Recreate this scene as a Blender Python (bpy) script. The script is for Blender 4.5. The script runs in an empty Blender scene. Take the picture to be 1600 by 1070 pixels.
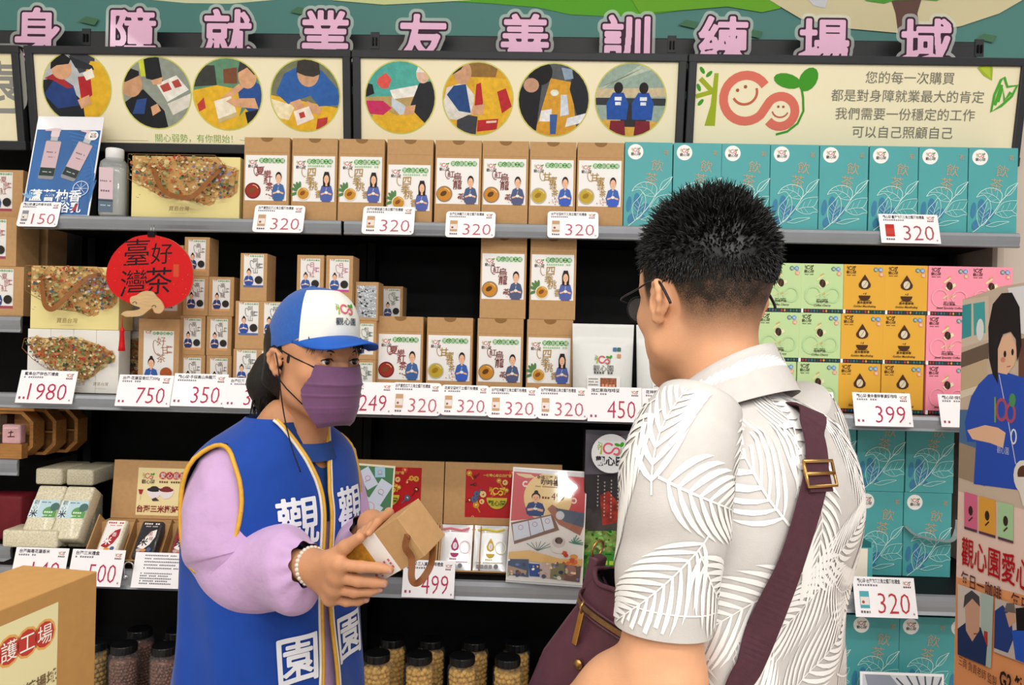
import bpy, bmesh, math, random
import numpy as np
from mathutils import Vector, Matrix, Euler
random.seed(7)
S = bpy.context.scene
COL = S.collection
PI = math.pi
def R(a): return math.radians(a)

# ---------------------------------------------------------------- camera
FPX = 1250.0
CAMP = Vector((0.0, -2.02, 1.50))
CAMR = Matrix.Rotation(R(1.66), 3, 'Z') @ Matrix.Rotation(R(90.0), 3, 'X') @ Matrix.Rotation(R(1.33), 3, 'Z')
cd = bpy.data.cameras.new('camera'); cd.sensor_fit = 'HORIZONTAL'; cd.sensor_width = 36.0
cd.lens = FPX / 1600.0 * 36.0; cd.clip_start = 0.05; cd.clip_end = 60
cam = bpy.data.objects.new('camera', cd); COL.objects.link(cam)
cam.matrix_world = Matrix.Translation(CAMP) @ CAMR.to_4x4()
S.camera = cam
# ---------------------------------------------------------------- world, lights, exposure
W = bpy.data.worlds.new('shop_world'); S.world = W; W.use_nodes = True
W.node_tree.nodes['Background'].inputs[0].default_value = (1.0, 0.98, 0.95, 1)
W.node_tree.nodes['Background'].inputs[1].default_value = 0.42
def area(name, loc, sx, sy, power, rot=(0, 0, 0), color=(1, 0.97, 0.93)):
    l = bpy.data.lights.new(name, 'AREA'); l.shape = 'RECTANGLE'; l.size = sx; l.size_y = sy
    l.energy = power; l.color = color
    o = bpy.data.objects.new(name, l); COL.objects.link(o); o.location = loc; o.rotation_euler = rot
    return o
area('ceiling_lamp_light', (0.0, -1.5, 3.3), 3.8, 0.2, 22)
area('ceiling_lamp_light', (0.0, -2.9, 3.3), 3.8, 0.2, 60)
area('ceiling_lamp_light', (0.0, -4.3, 3.3), 3.8, 0.2, 84)
area('ceiling_lamp_light', (-2.6, -2.4, 3.3), 0.2, 2.6, 22)
area('ceiling_lamp_light', (2.6, -2.4, 3.3), 0.2, 2.6, 22)
vs = S.view_settings; S.display_settings.display_device = 'sRGB'
vs.view_transform = 'Standard'; vs.look = 'None'; vs.gamma = 1.0; vs.use_curve_mapping = False
vs.exposure = 0.13

# ---------------------------------------------------------------- helpers: pixels, colours, materials
def ray(px, py):
    return CAMR @ Vector(((px - 800.0) / FPX, -(py - 535.0) / FPX, -1.0))
def at(px, py, Y):
    d = ray(px, py); t = (Y - CAMP.y) / d.y
    return CAMP + d * t
def dist(px, py, depth):
    d = ray(px, py)
    return CAMP + d * depth
def atz(px, py, Z):
    d = ray(px, py); t = (Z - CAMP.z) / d.z
    return CAMP + d * t
def lin(h):
    h = h.lstrip('#')
    if len(h) == 3: h = ''.join(c * 2 for c in h)
    c = [int(h[i:i + 2], 16) / 255.0 for i in (0, 2, 4)]
    return tuple(((x + 0.055) / 1.055) ** 2.4 if x > 0.04045 else x / 12.92 for x in c) + (1.0,)
_mats = {}
def mat(hexc, rough=0.55, metal=0.0, coat=0.0, noise=0.0, scale=60.0, bump=0.0, bscale=None, spec=0.35, trans=0.0, alpha=1.0, stretch=None, sheen=0.0, emit=0.0, sss=0.0, ior=1.45):
    key = (hexc, rough, metal, coat, noise, scale, bump, bscale, spec, trans, alpha, stretch, sheen, emit, sss)
    if key in _mats: return _mats[key]
    m = bpy.data.materials.new('surface_' + hexc.lstrip('#')); m.use_nodes = True
    nt = m.node_tree; b = nt.nodes['Principled BSDF']
    b.inputs['Base Color'].default_value = lin(hexc); b.inputs['Roughness'].default_value = rough
    b.inputs['Metallic'].default_value = metal; b.inputs['Coat Weight'].default_value = coat
    b.inputs['Coat Roughness'].default_value = 0.06
    b.inputs['Specular IOR Level'].default_value = spec
    b.inputs['Transmission Weight'].default_value = trans; b.inputs['Alpha'].default_value = alpha
    b.inputs['IOR'].default_value = ior
    if sheen: b.inputs['Sheen Weight'].default_value = sheen
    if sss:
        b.inputs['Subsurface Weight'].default_value = sss; b.inputs['Subsurface Radius'].default_value = (0.012, 0.005, 0.003)
        b.inputs['Subsurface Scale'].default_value = 0.6
    if emit:
        b.inputs['Emission Color'].default_value = lin(hexc); b.inputs['Emission Strength'].default_value = emit
    if noise or bump:
        tc = nt.nodes.new('ShaderNodeTexCoord'); mp = nt.nodes.new('ShaderNodeMapping')
        nt.links.new(tc.outputs['Object'], mp.inputs['Vector'])
        if stretch: mp.inputs['Scale'].default_value = stretch
        nz = nt.nodes.new('ShaderNodeTexNoise'); nz.inputs['Scale'].default_value = scale; nz.inputs['Detail'].default_value = 4
        nt.links.new(mp.outputs[0], nz.inputs['Vector'])
        if noise:
            mx = nt.nodes.new('ShaderNodeMix'); mx.data_type = 'RGBA'
            c = lin(hexc)
            mx.inputs[6].default_value = tuple(min(1, x * (1 + noise)) for x in c[:3]) + (1,)
            mx.inputs[7].default_value = tuple(x * (1 - noise) for x in c[:3]) + (1,)
            mr = nt.nodes.new('ShaderNodeMapRange'); mr.inputs[1].default_value = 0.3; mr.inputs[2].default_value = 0.7
            nt.links.new(nz.outputs['Fac'], mr.inputs[0]); nt.links.new(mr.outputs[0], mx.inputs[0])
            nt.links.new(mx.outputs[2], b.inputs['Base Color'])
        if bump:
            n2 = nz
            if bscale:
                n2 = nt.nodes.new('ShaderNodeTexNoise'); n2.inputs['Scale'].default_value = bscale; n2.inputs['Detail'].default_value = 3
                nt.links.new(mp.outputs[0], n2.inputs['Vector'])
            bp = nt.nodes.new('ShaderNodeBump'); bp.inputs['Strength'].default_value = 1.0; bp.inputs['Distance'].default_value = bump
            nt.links.new(n2.outputs['Fac'], bp.inputs['Height']); nt.links.new(bp.outputs[0], b.inputs['Normal'])
    _mats[key] = m
    return m
def acrylic():
    """clear acrylic sheet: lets the print through, mirrors lamps by Fresnel"""
    m = bpy.data.materials.new('clear_acrylic'); m.use_nodes = True; nt = m.node_tree; nt.nodes.remove(nt.nodes['Principled BSDF'])
    fr = nt.nodes.new('ShaderNodeFresnel'); fr.inputs[0].default_value = 1.5; a = nt.nodes.new('ShaderNodeBsdfTransparent'); g = nt.nodes.new('ShaderNodeBsdfGlossy'); g.inputs['Roughness'].default_value = .015
    mx = nt.nodes.new('ShaderNodeMixShader'); nt.links.new(fr.outputs[0], mx.inputs[0]); nt.links.new(a.outputs[0], mx.inputs[1]); nt.links.new(g.outputs[0], mx.inputs[2]); nt.links.new(mx.outputs[0], nt.nodes['Material Output'].inputs[0]); return m
def ink(h): return mat(h, rough=0.5, spec=0.25)

# ---------------------------------------------------------------- helpers: glyph outlines
_gl = {}
def glyphs(s, bold=0.0):
    k = (s, bold)
    if k in _gl: return _gl[k]
    c = bpy.data.curves.new('lettering', 'FONT'); c.body = s; c.resolution_u = 2; c.offset = bold
    o = bpy.data.objects.new('lettering', c); COL.objects.link(o)
    dg = bpy.context.evaluated_depsgraph_get()
    me = bpy.data.meshes.new_from_object(o.evaluated_get(dg))
    v = [(p.co.x, p.co.y) for p in me.vertices]; f = [tuple(p.vertices) for p in me.polygons]
    bpy.data.objects.remove(o); bpy.data.curves.remove(c); bpy.data.meshes.remove(me)
    if v:
        xs = [p[0] for p in v]; ys = [p[1] for p in v]; bb = (min(xs), max(xs), min(ys), max(ys))
    else: bb = (0, 1, 0, 1)
    _gl[k] = (v, f, bb)
    return _gl[k]

def clip_poly(sub, clip):
    out = sub
    for i in range(len(clip)):
        a = clip[i]; b = clip[(i + 1) % len(clip)]; src = out; out = []
        def side(p): return (b[0] - a[0]) * (p[1] - a[1]) - (b[1] - a[1]) * (p[0] - a[0])
        for j in range(len(src)):
            p = src[j]; q = src[(j + 1) % len(src)]; sp = side(p); sq = side(q)
            if sp >= 0: out.append(p)
            if (sp >= 0) != (sq >= 0):
                t = sp / (sp - sq); out.append((p[0] + t * (q[0] - p[0]), p[1] + t * (q[1] - p[1])))
        if not out: return []
    return out
def ell(cx, cy, rx, ry, rot=0.0, n=20, a0=0.0, a1=2 * PI):
    c, s = math.cos(rot), math.sin(rot); r = []
    full = abs(a1 - a0 - 2 * PI) < 1e-6
    for i in range(n if full else n + 1):
        a = a0 + (a1 - a0) * i / n; x = rx * math.cos(a); y = ry * math.sin(a)
        r.append((cx + x * c - y * s, cy + x * s + y * c))
    return r
def spline(pts, n=8):
    P = [Vector(p) for p in pts]; P = [P[0] * 2 - P[1]] + P + [P[-1] * 2 - P[-2]]; o = []
    for i in range(1, len(P) - 2):
        for k in range(n):
            t = k / n; a, b, c, d = P[i - 1], P[i], P[i + 1], P[i + 2]
            o.append(0.5 * ((2 * b) + (c - a) * t + (2 * a - 5 * b + 4 * c - d) * t * t + (3 * b - a - 3 * c + d) * t ** 3))
    o.append(P[-2]); return [tuple(q) for q in o]

class D:
    """flat print in metres: u right, v up, each element a hair further out than the last"""
    EPS = 0.00005
    def __init__(s): s.v = []; s.f = []; s.m = []; s.o = 0.0002; s.clip = None; s.sh = 0.0; s.xf = None
    def _push(s, pts, faces, m, o=None):
        if isinstance(m, str): m = ink(m)
        b = len(s.v); o = s.o if o is None else o
        if s.xf: pts = [s.xf(*p) for p in pts]
        s.v += [(p[0], p[1], o) for p in pts]; s.f += [tuple(b + i for i in f) for f in faces]; s.m += [m] * len(faces)
        s.o += s.EPS
    def poly(s, pts, m):
        pts = [tuple(p[:2]) for p in pts]
        a = sum(pts[i][0] * pts[(i + 1) % len(pts)][1] - pts[(i + 1) % len(pts)][0] * pts[i][1] for i in range(len(pts)))
        if a < 0: pts = pts[::-1]
        if s.clip: pts = clip_poly(pts, s.clip)
        if len(pts) > 2: s._push(pts, [tuple(range(len(pts)))], m)
    def rect(s, x0, y0, x1, y1, m, r=0.0):
        if r <= 0: return s.poly([(x0, y0), (x1, y0), (x1, y1), (x0, y1)], m)
        p = []
        for cx, cy, a in ((x1 - r, y0 + r, -PI / 2), (x1 - r, y1 - r, 0), (x0 + r, y1 - r, PI / 2), (x0 + r, y0 + r, PI)):
            p += ell(cx, cy, r, r, 0, 4, a, a + PI / 2)
        s.poly(p, m)
    def disc(s, cx, cy, rx, m, ry=None, rot=0, n=20): s.poly(ell(cx, cy, rx, ry or rx, rot, n), m)
    def grid(s, x0, y0, x1, y1, nx, ny, m):
        pts = [(x0 + (x1 - x0) * i / nx, y0 + (y1 - y0) * j / ny) for j in range(ny + 1) for i in range(nx + 1)]
        s._push(pts, [(j * (nx + 1) + i, j * (nx + 1) + i + 1, (j + 1) * (nx + 1) + i + 1, (j + 1) * (nx + 1) + i) for j in range(ny) for i in range(nx)], m)
    def line(s, pts, w, m, closed=False, taper=None):
        P = [Vector(p[:2]) for p in pts]; n = len(P); L = []
        for i in range(n):
            if closed: t = P[(i + 1) % n] - P[i - 1]
            else: t = P[min(i + 1, n - 1)] - P[max(i - 1, 0)]
            if t.length < 1e-9: t = Vector((1, 0))
            t.normalize(); nn = Vector((-t.y, t.x))
            ww = w * (taper(i / max(1, n - 1)) if taper else 1) / 2
            L.append((P[i] + nn * ww, P[i] - nn * ww))
        if s.clip:
            for i in range(n if closed else n - 1):
                a, b = L[i], L[(i + 1) % n]
                o = s.o; s.poly([a[1], b[1], b[0], a[0]], m); s.o = o
            s.o += s.EPS; return
        pts2 = [tuple(q) for ab in L for q in ab]
        s._push(pts2, [(2 * i + 1, 2 * ((i + 1) % n) + 1, 2 * ((i + 1) % n), 2 * i) for i in range(n if closed else n - 1)], m)
    def text(s, t, x, y, h, m, align='C', bold=0.0, shear=0.0, xs=1.0, rot=0.0):
        v, f, bb = glyphs(t, bold)
        w = (bb[1] + bb[0]) if align == 'C' else 0
        ox = -w / 2 if align == 'C' else (-bb[1] if align == 'R' else -bb[0])
        c, sn = math.cos(rot), math.sin(rot); pts = []
        for a, b in v:
            px = (a + ox + shear * b) * h * xs; py = (b - 0.0) * h
            pts.append((x + px * c - py * sn, y + px * sn + py * c))
        if s.clip:
            o = s.o
            for q in f: s.poly([pts[i] for i in q], m); s.o = o
            s.o += s.EPS
        else: s._push(pts, f, m)
    def vtext(s, t, x, y, h, m, gap=1.0, **k):
        o = s.o
        for i, ch in enumerate(t):
            s.text(ch, x, y - h * gap * (i + 0.85), h, m, **k); s.o = o
        s.o += s.EPS
    def bars(s, x0, x1, y, h, m, gap=0.35, seed=1):
        rr = random.Random(seed); x = x0; o = s.o
        while x < x1 - h * 0.4:
            w = h * rr.uniform(0.75, 0.95)
            if rr.random() > 0.07:
                s.rect(x, y, min(x1, x + w), y + h * rr.uniform(.82, 1), m); s.o = o
            x += w + h * gap
        s.o += s.EPS
    def sub(s, d, x, y, k=1.0):
        b = len(s.v); s.v += [(p[0] * k + x, p[1] * k + y, p[2] + s.o) for p in d.v]
        s.f += [tuple(b + i for i in f) for f in d.f]; s.m += d.m
        s.o += max([p[2] for p in d.v] + [0])

class MB:
    def __init__(s): s.v = []; s.f = []; s.mi = []; s.sm = []; s.mats = []
    def slot(s, m):
        if isinstance(m, str): m = ink(m)
        if m not in s.mats: s.mats.append(m)
        return s.mats.index(m)
    def add(s, v, f, m, smooth=False, M=None):
        b = len(s.v); k = s.slot(m)
        if M is not None: v = [tuple(M @ Vector(p)) for p in v]
        s.v += [tuple(p) for p in v]; s.f += [tuple(b + i for i in q) for q in f]; s.mi += [k] * len(f); s.sm += [smooth] * len(f)
        return s
    def box(s, x0, x1, y0, y1, z0, z1, m, bev=0.0, seg=2, M=None):
        if bev > 0:
            bm = bmesh.new(); bmesh.ops.create_cube(bm, size=1)
            for v in bm.verts: v.co = Vector(((x0 + x1) / 2 + v.co.x * (x1 - x0), (y0 + y1) / 2 + v.co.y * (y1 - y0), (z0 + z1) / 2 + v.co.z * (z1 - z0)))
            bmesh.ops.bevel(bm, geom=bm.edges[:], offset=bev, segments=seg, affect='EDGES', profile=0.5)
            s.addbm(bm, m, seg > 2, M); return s
        v = [(x, y, z) for z in (z0, z1) for y in (y0, y1) for x in (x0, x1)]
        f = [(0, 2, 3, 1), (4, 5, 7, 6), (0, 1, 5, 4), (2, 6, 7, 3), (0, 4, 6, 2), (1, 3, 7, 5)]
        return s.add(v, f, m, False, M)
    def addbm(s, bm, m, smooth=False, M=None):
        bm.verts.index_update()
        s.add([tuple(v.co) for v in bm.verts], [tuple(v.index for v in f.verts) for f in bm.faces], m, smooth, M); bm.free(); return s
    def tube(s, path, r, m, n=8, cap=True, flat=1.0, up=None, smooth=True, M=None):
        P = [Vector(p) for p in path]; N = len(P); rs = r if isinstance(r, (list, tuple)) else [r] * N
        t0 = (P[1] - P[0]).normalized(); u = Vector(up) if up else (Vector((0, 0, 1)) if abs(t0.z) < 0.9 else Vector((1, 0, 0)))
        v = []; f = []
        for i in range(N):
            t = (P[min(i + 1, N - 1)] - P[max(i - 1, 0)]).normalized()
            u = (u - t * u.dot(t)).normalized(); w = t.cross(u)
            for k in range(n):
                a = 2 * PI * k / n; v.append(P[i] + (u * math.cos(a) * flat + w * math.sin(a)) * rs[i])
        for i in range(N - 1):
            for k in range(n): f.append((i * n + k, i * n + (k + 1) % n, (i + 1) * n + (k + 1) % n, (i + 1) * n + k))
        if cap: f += [tuple(range(n))[::-1], tuple((N - 1) * n + k for k in range(n))]
        return s.add(v, f, m, smooth, M)
    def strap(s, path, normals, w, th, m, M=None, smooth=False):
        P = [Vector(p) for p in path]; N = len(P); v = []; f = []
        for i in range(N):
            t = (P[min(i + 1, N - 1)] - P[max(i - 1, 0)]).normalized()
            nn = Vector(normals[i] if isinstance(normals, list) else normals); nn = (nn - t * nn.dot(t)).normalized(); b = t.cross(nn)
            ww = w[i] if isinstance(w, list) else w
            for a, c in ((-1, 0), (1, 0), (1, 1), (-1, 1)): v.append(P[i] + b * a * ww / 2 + nn * c * th)
        for i in range(N - 1):
            for k in range(4): f.append((i * 4 + k, i * 4 + (k + 1) % 4, i * 4 + 4 + (k + 1) % 4, i * 4 + 4 + k))
        f += [(3, 2, 1, 0), tuple((N - 1) * 4 + k for k in range(4))]
        return s.add(v, f, m, smooth, M)
    def lathe(s, prof, m, n=24, M=None, smooth=True):
        v = []; f = []; K = len(prof)
        for r, z in prof:
            for k in range(n):
                a = 2 * PI * k / n; v.append((r * math.cos(a), r * math.sin(a), z))
        for i in range(K - 1):
            for k in range(n): f.append((i * n + k, i * n + (k + 1) % n, (i + 1) * n + (k + 1) % n, (i + 1) * n + k))
        if prof[0][0] > 1e-6: f.append(tuple(range(n))[::-1])
        if prof[-1][0] > 1e-6: f.append(tuple((K - 1) * n + k for k in range(n)))
        return s.add(v, f, m, smooth, M)
    def prism(s, pts, y0, y1, m, M=None, side=None):
        n = len(pts); a = sum(pts[i][0] * pts[(i + 1) % n][1] - pts[(i + 1) % n][0] * pts[i][1] for i in range(n))
        if a < 0: pts = pts[::-1]
        v = [(p[0], y0, p[1]) for p in pts] + [(p[0], y1, p[1]) for p in pts]
        s.add(v, [tuple(range(n)), tuple(range(2 * n - 1, n - 1, -1))], m, False, M)
        return s.add(v, [(i + n, (i + 1) % n + n, (i + 1) % n, i) for i in range(n)], side or m, False, M)
    def loft(s, rings, m, smooth=True, closed=True, cap=(False, False), M=None):
        n = len(rings[0]); v = [p for r in rings for p in r]; f = []
        for i in range(len(rings) - 1):
            for k in range(n if closed else n - 1): f.append((i * n + k, i * n + (k + 1) % n, (i + 1) * n + (k + 1) % n, (i + 1) * n + k))
        if cap[0]: f.append(tuple(range(n))[::-1])
        if cap[1]: f.append(tuple((len(rings) - 1) * n + k for k in range(n)))
        return s.add(v, f, m, smooth, M)
    def sphere(s, c, r, m, nu=16, nv=10, M=None):
        rx, ry, rz = r if isinstance(r, tuple) else (r, r, r)
        bm = bmesh.new(); bmesh.ops.create_uvsphere(bm, u_segments=nu, v_segments=nv, radius=1)
        for v in bm.verts: v.co = Vector((c[0] + v.co.x * rx, c[1] + v.co.y * ry, c[2] + v.co.z * rz))
        return s.addbm(bm, m, True, M)
    def decal(s, d, M=None, fn=None):
        mp = fn or (lambda u, v, o: (u, -o, v))
        b = len(s.v); v = [mp(*p) for p in d.v]
        if M is not None: v = [tuple(M @ Vector(p)) for p in v]
        s.v += v; s.f += [tuple(b + i for i in q) for q in d.f]; s.mi += [s.slot(m) for m in d.m]; s.sm += [False] * len(d.f)
        return s
    def mesh(s, name):
        me = bpy.data.meshes.new(name); me.from_pydata([tuple(p) for p in s.v], [], s.f)
        for m in s.mats: me.materials.append(m)
        me.polygons.foreach_set('material_index', s.mi); me.polygons.foreach_set('use_smooth', s.sm); me.update()
        return me
    def build(s, name, parent=None, loc=None, rot=None):
        o = bpy.data.objects.new(name, s.mesh(name)); COL.objects.link(o)
        if parent: o.parent = parent
        if loc is not None: o.location = loc
        if rot is not None: o.rotation_euler = rot
        return o

def tag(o, label=None, cat=None, group=None, kind=None):
    if label: o['label'] = label
    if cat: o['category'] = cat
    if group: o['group'] = group
    if kind: o['kind'] = kind
    return o
def thing(name, label, cat, loc=(0, 0, 0), rot=(0, 0, 0), group=None):
    o = bpy.data.objects.new(name, None); COL.objects.link(o); o.location = loc; o.rotation_euler = rot; o.empty_display_size = 0.05
    return tag(o, label, cat, group)
def dup(root, loc, rot=None, label=None):
    r = root.copy(); COL.objects.link(r); r.location = loc
    if rot is not None: r.rotation_euler = rot
    if label: r['label'] = label
    for ch in root.children:
        c = ch.copy(); COL.objects.link(c); c.parent = r
        for g in ch.children:
            q = g.copy(); COL.objects.link(q); q.parent = c
    return r
def struct(o): o['kind'] = 'structure'; return o
ORD = ['first', 'second', 'third', 'fourth', 'fifth', 'sixth', 'seventh', 'eighth', 'ninth', 'tenth']

KRAFT = mat('#bb9366', rough=0.7, noise=0.05, scale=90, bump=0.0002, bscale=400, spec=0.2)
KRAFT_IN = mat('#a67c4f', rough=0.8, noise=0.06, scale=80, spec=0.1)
BLACK = mat('#0e0d0f', rough=0.6, noise=0.2, scale=40, spec=0.2)
DARK = mat('#2b2c30', rough=0.45, noise=0.06, scale=30, spec=0.4)
LIP = mat('#8f9298', rough=0.32, metal=0.35, noise=0.04, scale=20, spec=0.5)
PAPER = mat('#f1eff1', rough=0.5, noise=0.015, scale=40, spec=0.3)
# ---------------------------------------------------------------- print designs shared by several things
GREEN = '#3f8f35'; PINK = '#d0596b'
def logo(d, x, y, s, dark=None, text=True, full=False):
    """the workshop's emblem: tree, two smiling rings, sprout; s = width"""
    c1 = dark or '#9bab1f'; c2 = dark or ('#d9705f' if full else PINK); c3 = dark or '#3f9422'
    def T(px, py): return (x + (px - 90) / 555 * s, y + (610 - py) / 555 * s)
    w = s / 555
    d.poly([T(*p) for p in ((145, 572), (193, 572), (197, 338), (178, 338), (168, 480))], c1)
    d.line([T(185, 430), T(115, 362)], 22 * w, c1); d.line([T(190, 415), T(98, 442)], 20 * w, c1)
    for a, b, r in ((122, 326, -.6), (154, 342, .8), (110, 402, -.4), (122, 468, .7)):
        d.disc(*T(a, b), 9 * w, c3, ry=19 * w, rot=-r, n=8)
    big = [(327 + 102 * math.cos(R(a)), 447 - 102 * math.sin(R(a))) for a in range(35, 316, 14)]
    sm = [(487 + 67 * math.cos(R(a)), 503 - 67 * math.sin(R(a))) for a in range(140, -151, -14)]
    d.line([T(*p) for p in big + sm], 40 * w, c2)
    if full:
        for p in ((287, 412), (322, 396)): d.disc(*T(*p), 8 * w, '#a05a3c', n=10)
        for p in ((477, 482), (500, 482)): d.disc(*T(*p), 6 * w, '#a05a3c', n=10)
        d.line([T(320 + 56 * math.cos(R(a)), 420 - 54 * math.sin(R(a))) for a in range(-150, 21, 10)], 11 * w, '#c4614a')
        d.line([T(487 + 37 * math.cos(R(a)), 495 - 34 * math.sin(R(a))) for a in range(-165, -9, 12)], 7 * w, '#c4614a')
    d.disc(*T(510, 368), 64 * w, c3, ry=32 * w, rot=-.25, n=14); d.disc(*T(604, 360), 40 * w, c3, ry=56 * w, rot=-.5, n=14)
    d.line([T(*p) for p in ((575, 395), (586, 440), (592, 500), (570, 555), (525, 592), (474, 606))], 10 * w, c3)
    if text: d.text('觀心園', x + s * .5, y - s * .30, s * .36, dark or '#4a3a33', bold=.012)
def pill_title(d, x0, x1, yc, h, col=GREEN, t='愛心庇護工場', halo=None):
    n = len(t); st = (x1 - x0 - h) / (n - 1); o = d.o
    for i in range(n):
        if halo: d.disc(x0 + h / 2 + st * i, yc, h * .62, halo, n=12); d.o = o
    if halo: d.o = o + d.EPS; o = d.o
    for i in range(n): d.disc(x0 + h / 2 + st * i, yc, h * .52, col, n=12); d.o = o
    d.o = o + d.EPS
    for i in range(n): d.text(t[i], x0 + h / 2 + st * i, yc - h * .31, h * .84, '#f3f7ee')
def bust(d, x, y, w, h, shirt='#3b5a9a', hair='short', face='#eab592', arms=True, apron=None):
    """small drawn figure holding a cup; x centre, y base"""
    d.poly([(x - .42 * w, y + .05 * h), (x - .5 * w, y + .28 * h), (x - .36 * w, y + .52 * h), (x - .12 * w, y + .58 * h), (x + .12 * w, y + .58 * h), (x + .36 * w, y + .52 * h), (x + .5 * w, y + .28 * h), (x + .42 * w, y + .05 * h)], shirt)
    d.rect(x - .33 * w, y, x + .33 * w, y + .3 * h, apron or shirt)
    hc = '#231b1d'
    if hair == 'long':
        d.poly([(x - .25 * w, y + .5 * h), (x - .27 * w, y + .8 * h), (x - .15 * w, y + h), (x + .15 * w, y + h), (x + .27 * w, y + .8 * h), (x + .25 * w, y + .5 * h)], hc)
    d.rect(x - .07 * w, y + .52 * h, x + .07 * w, y + .64 * h, face)
    if hair == 'bun': d.disc(x, y + .97 * h, .11 * w, hc, n=10)
    d.disc(x, y + .8 * h, .23 * w, hc, ry=.17 * h, n=14)
    d.disc(x, y + .745 * h, .19 * w, face, ry=.145 * h, n=14)
    for q in (-.075, .075): d.disc(x + q * w, y + .75 * h, .022 * w, hc, n=6)
    d.line([(x - .05 * w, y + .68 * h), (x + .05 * w, y + .68 * h)], .02 * w, '#b55')
    if arms:
        d.line([(x - .4 * w, y + .24 * h), (x - .12 * w, y + .28 * h)], .12 * w, face)
        d.line([(x + .4 * w, y + .24 * h), (x + .12 * w, y + .28 * h)], .12 * w, face)
        d.disc(x, y + .3 * h, .13 * w, '#e9e4da', ry=.05 * h, n=10)
        d.line([(x - .03 * w, y + .36 * h), (x + .02 * w, y + .47 * h)], .03 * w, '#c9d2e6')

def scribbles(d, x0, y0, x1, y1, cols, n, r0, r1, seed, inside=None):
    rr = random.Random(seed)
    for i in range(n):
        for _ in range(20):
            x = rr.uniform(x0, x1); y = rr.uniform(y0, y1)
            if inside is None or inside(x, y): break
        else: continue
        k = rr.randint(5, 8); a0 = rr.random() * 6; rad = rr.uniform(r0, r1)
        d.poly([(x + rad * rr.uniform(.5, 1.2) * math.cos(a0 + 2 * PI * j / k), y + rad * rr.uniform(.4, 1) * math.sin(a0 + 2 * PI * j / k)) for j in range(k)], rr.choice(cols))
def inpoly(P):
    def f(x, y):
        c = False; j = len(P) - 1
        for i in range(len(P)):
            if (P[i][1] > y) != (P[j][1] > y) and x < (P[j][0] - P[i][0]) * (y - P[i][1]) / (P[j][1] - P[i][1]) + P[i][0]: c = not c
            j = i
        return c
    return f
MAPCOL = ['#7d8a4e', '#5d6a3e', '#a4552f', '#c06a3d', '#3e4436', '#8a6a3a', '#d8c9a0', '#9aa06a', '#6b4a34', '#b83e34', '#4b5f74', '#e6d9b4']

# ---------------------------------------------------------------- room
XB = [-1.383, -0.518, 0.360, 1.252]
floor = struct(MB().box(-4, 4, -6, 1.2, -.05, 0, mat('#cfc9c0', rough=.35, noise=.05, scale=6)).build('floor'))
wall = MB().box(-4, 4, .55, .65, 0, 3.4, mat('#588f89', rough=.5, noise=.02, scale=5))
def wallpoly(pts, col, o):
    d = D(); d.o = o; d.poly([(at(px, py, .55).x, at(px, py, .55).z) for px, py in pts], col)
    wall.decal(d, Matrix.Translation((0, .55, 0)))
wallpoly([(100, 0), (0, 0), (-60, -40), (430, -140), (520, -60), (430, 0), (360, 6), (300, 5)][2:] and [(237, 0), (290, 5), (360, 6), (430, 0), (560, -60), (160, -60)], '#e7ebc6', .001)
wallpoly([(430, -40), (640, 3), (700, 2), (770, 6), (840, 12), (890, 23), (950, 26), (1018, 23), (1100, 12), (1160, -10), (1180, -60), (600, -60)], '#62b52c', .002)
wallpoly([(500, -30), (520, 1), (600, 8), (680, 4), (735, 1), (760, -20), (760, -60)], '#dfe8a8', .003)
wallpoly([(1000, 22), (1050, 18), (1136, 11), (1190, 20), (1218, 14), (1240, -10), (1240, -60), (950, -60)], '#72b82e', .004)
wallpoly([(1200, 0), (1218, 11), (1250, 30), (1330, 46), (1420, 54), (1500, 42), (1560, 22), (1605, -4), (1605, -60), (1200, -60)], '#e8dcb2', .005)
wallpoly([(1389, -5), (1440, -5), (1432, 22), (1436, 52), (1402, 52), (1398, 22)], '#6d5048', .006)
wallpoly([(1345, -5), (1352, 3), (1380, 7), (1396, 2), (1440, 1), (1462, 3), (1480, -6)], '#5aa843', .007)
wallpoly([(1258, -4), (1270, 10), (1288, 14), (1292, 2), (1280, -6)], '#dfe2ea', .0065)
for (cx, cy) in ((210, 40), (140, 35), (470, 20), (1075, 40), (1540, 62), (1175, 55)):
    wallpoly([(cx - 16, cy), (cx - 4, cy - 8), (cx + 16, cy - 4), (cx + 10, cy + 6)], '#527f60', .008)
wall.build('wall_back')['kind'] = 'structure'
struct(MB().box(-4, 4, -6, 1.2, 3.4, 3.5, mat('#e6e4df', rough=.8, noise=.02)).build('ceiling'))
struct(MB().box(-4.1, -4, -6, 1.2, 0, 3.4, mat('#d9d4cc', rough=.8, noise=.02)).build('wall_left'))
# beige pillar to the right of the shelving
pm = mat('#cfc0b2', rough=.7, noise=.03, scale=8)
WALLR = lambda: struct(MB().box(1.275, 2.2, .24, .53, 0, ZH1 - .08, pm, bev=.02).build('wall_right'))

# dark cornice rail with clip slots along the wall above the headers
zr0, zr1 = at(800, 74, .40).z - .06, at(800, 56, .40).z
rail = MB(); rail.box(-1.75, at(1528, 60, .40).x, .40, .47, zr0, zr1, DARK, bev=.004)
o = rail.build('cornice_rail'); tag(o, 'long dark grey rail along the wall above the header signs', 'rail')
for px in (133, 585, 1050, 1531):
    c = MB(); x = at(px, 60, .395).x
    for q in (-.006, .004): c.box(x + q, x + q + .004, .392, .40, zr1 - .035, zr1 - .012, BLACK)
    c.box(x - .012, x + .014, .398, .402, zr1 - .045, zr1 + .006, DARK)
    c.build('clip_slot', parent=o)

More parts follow.
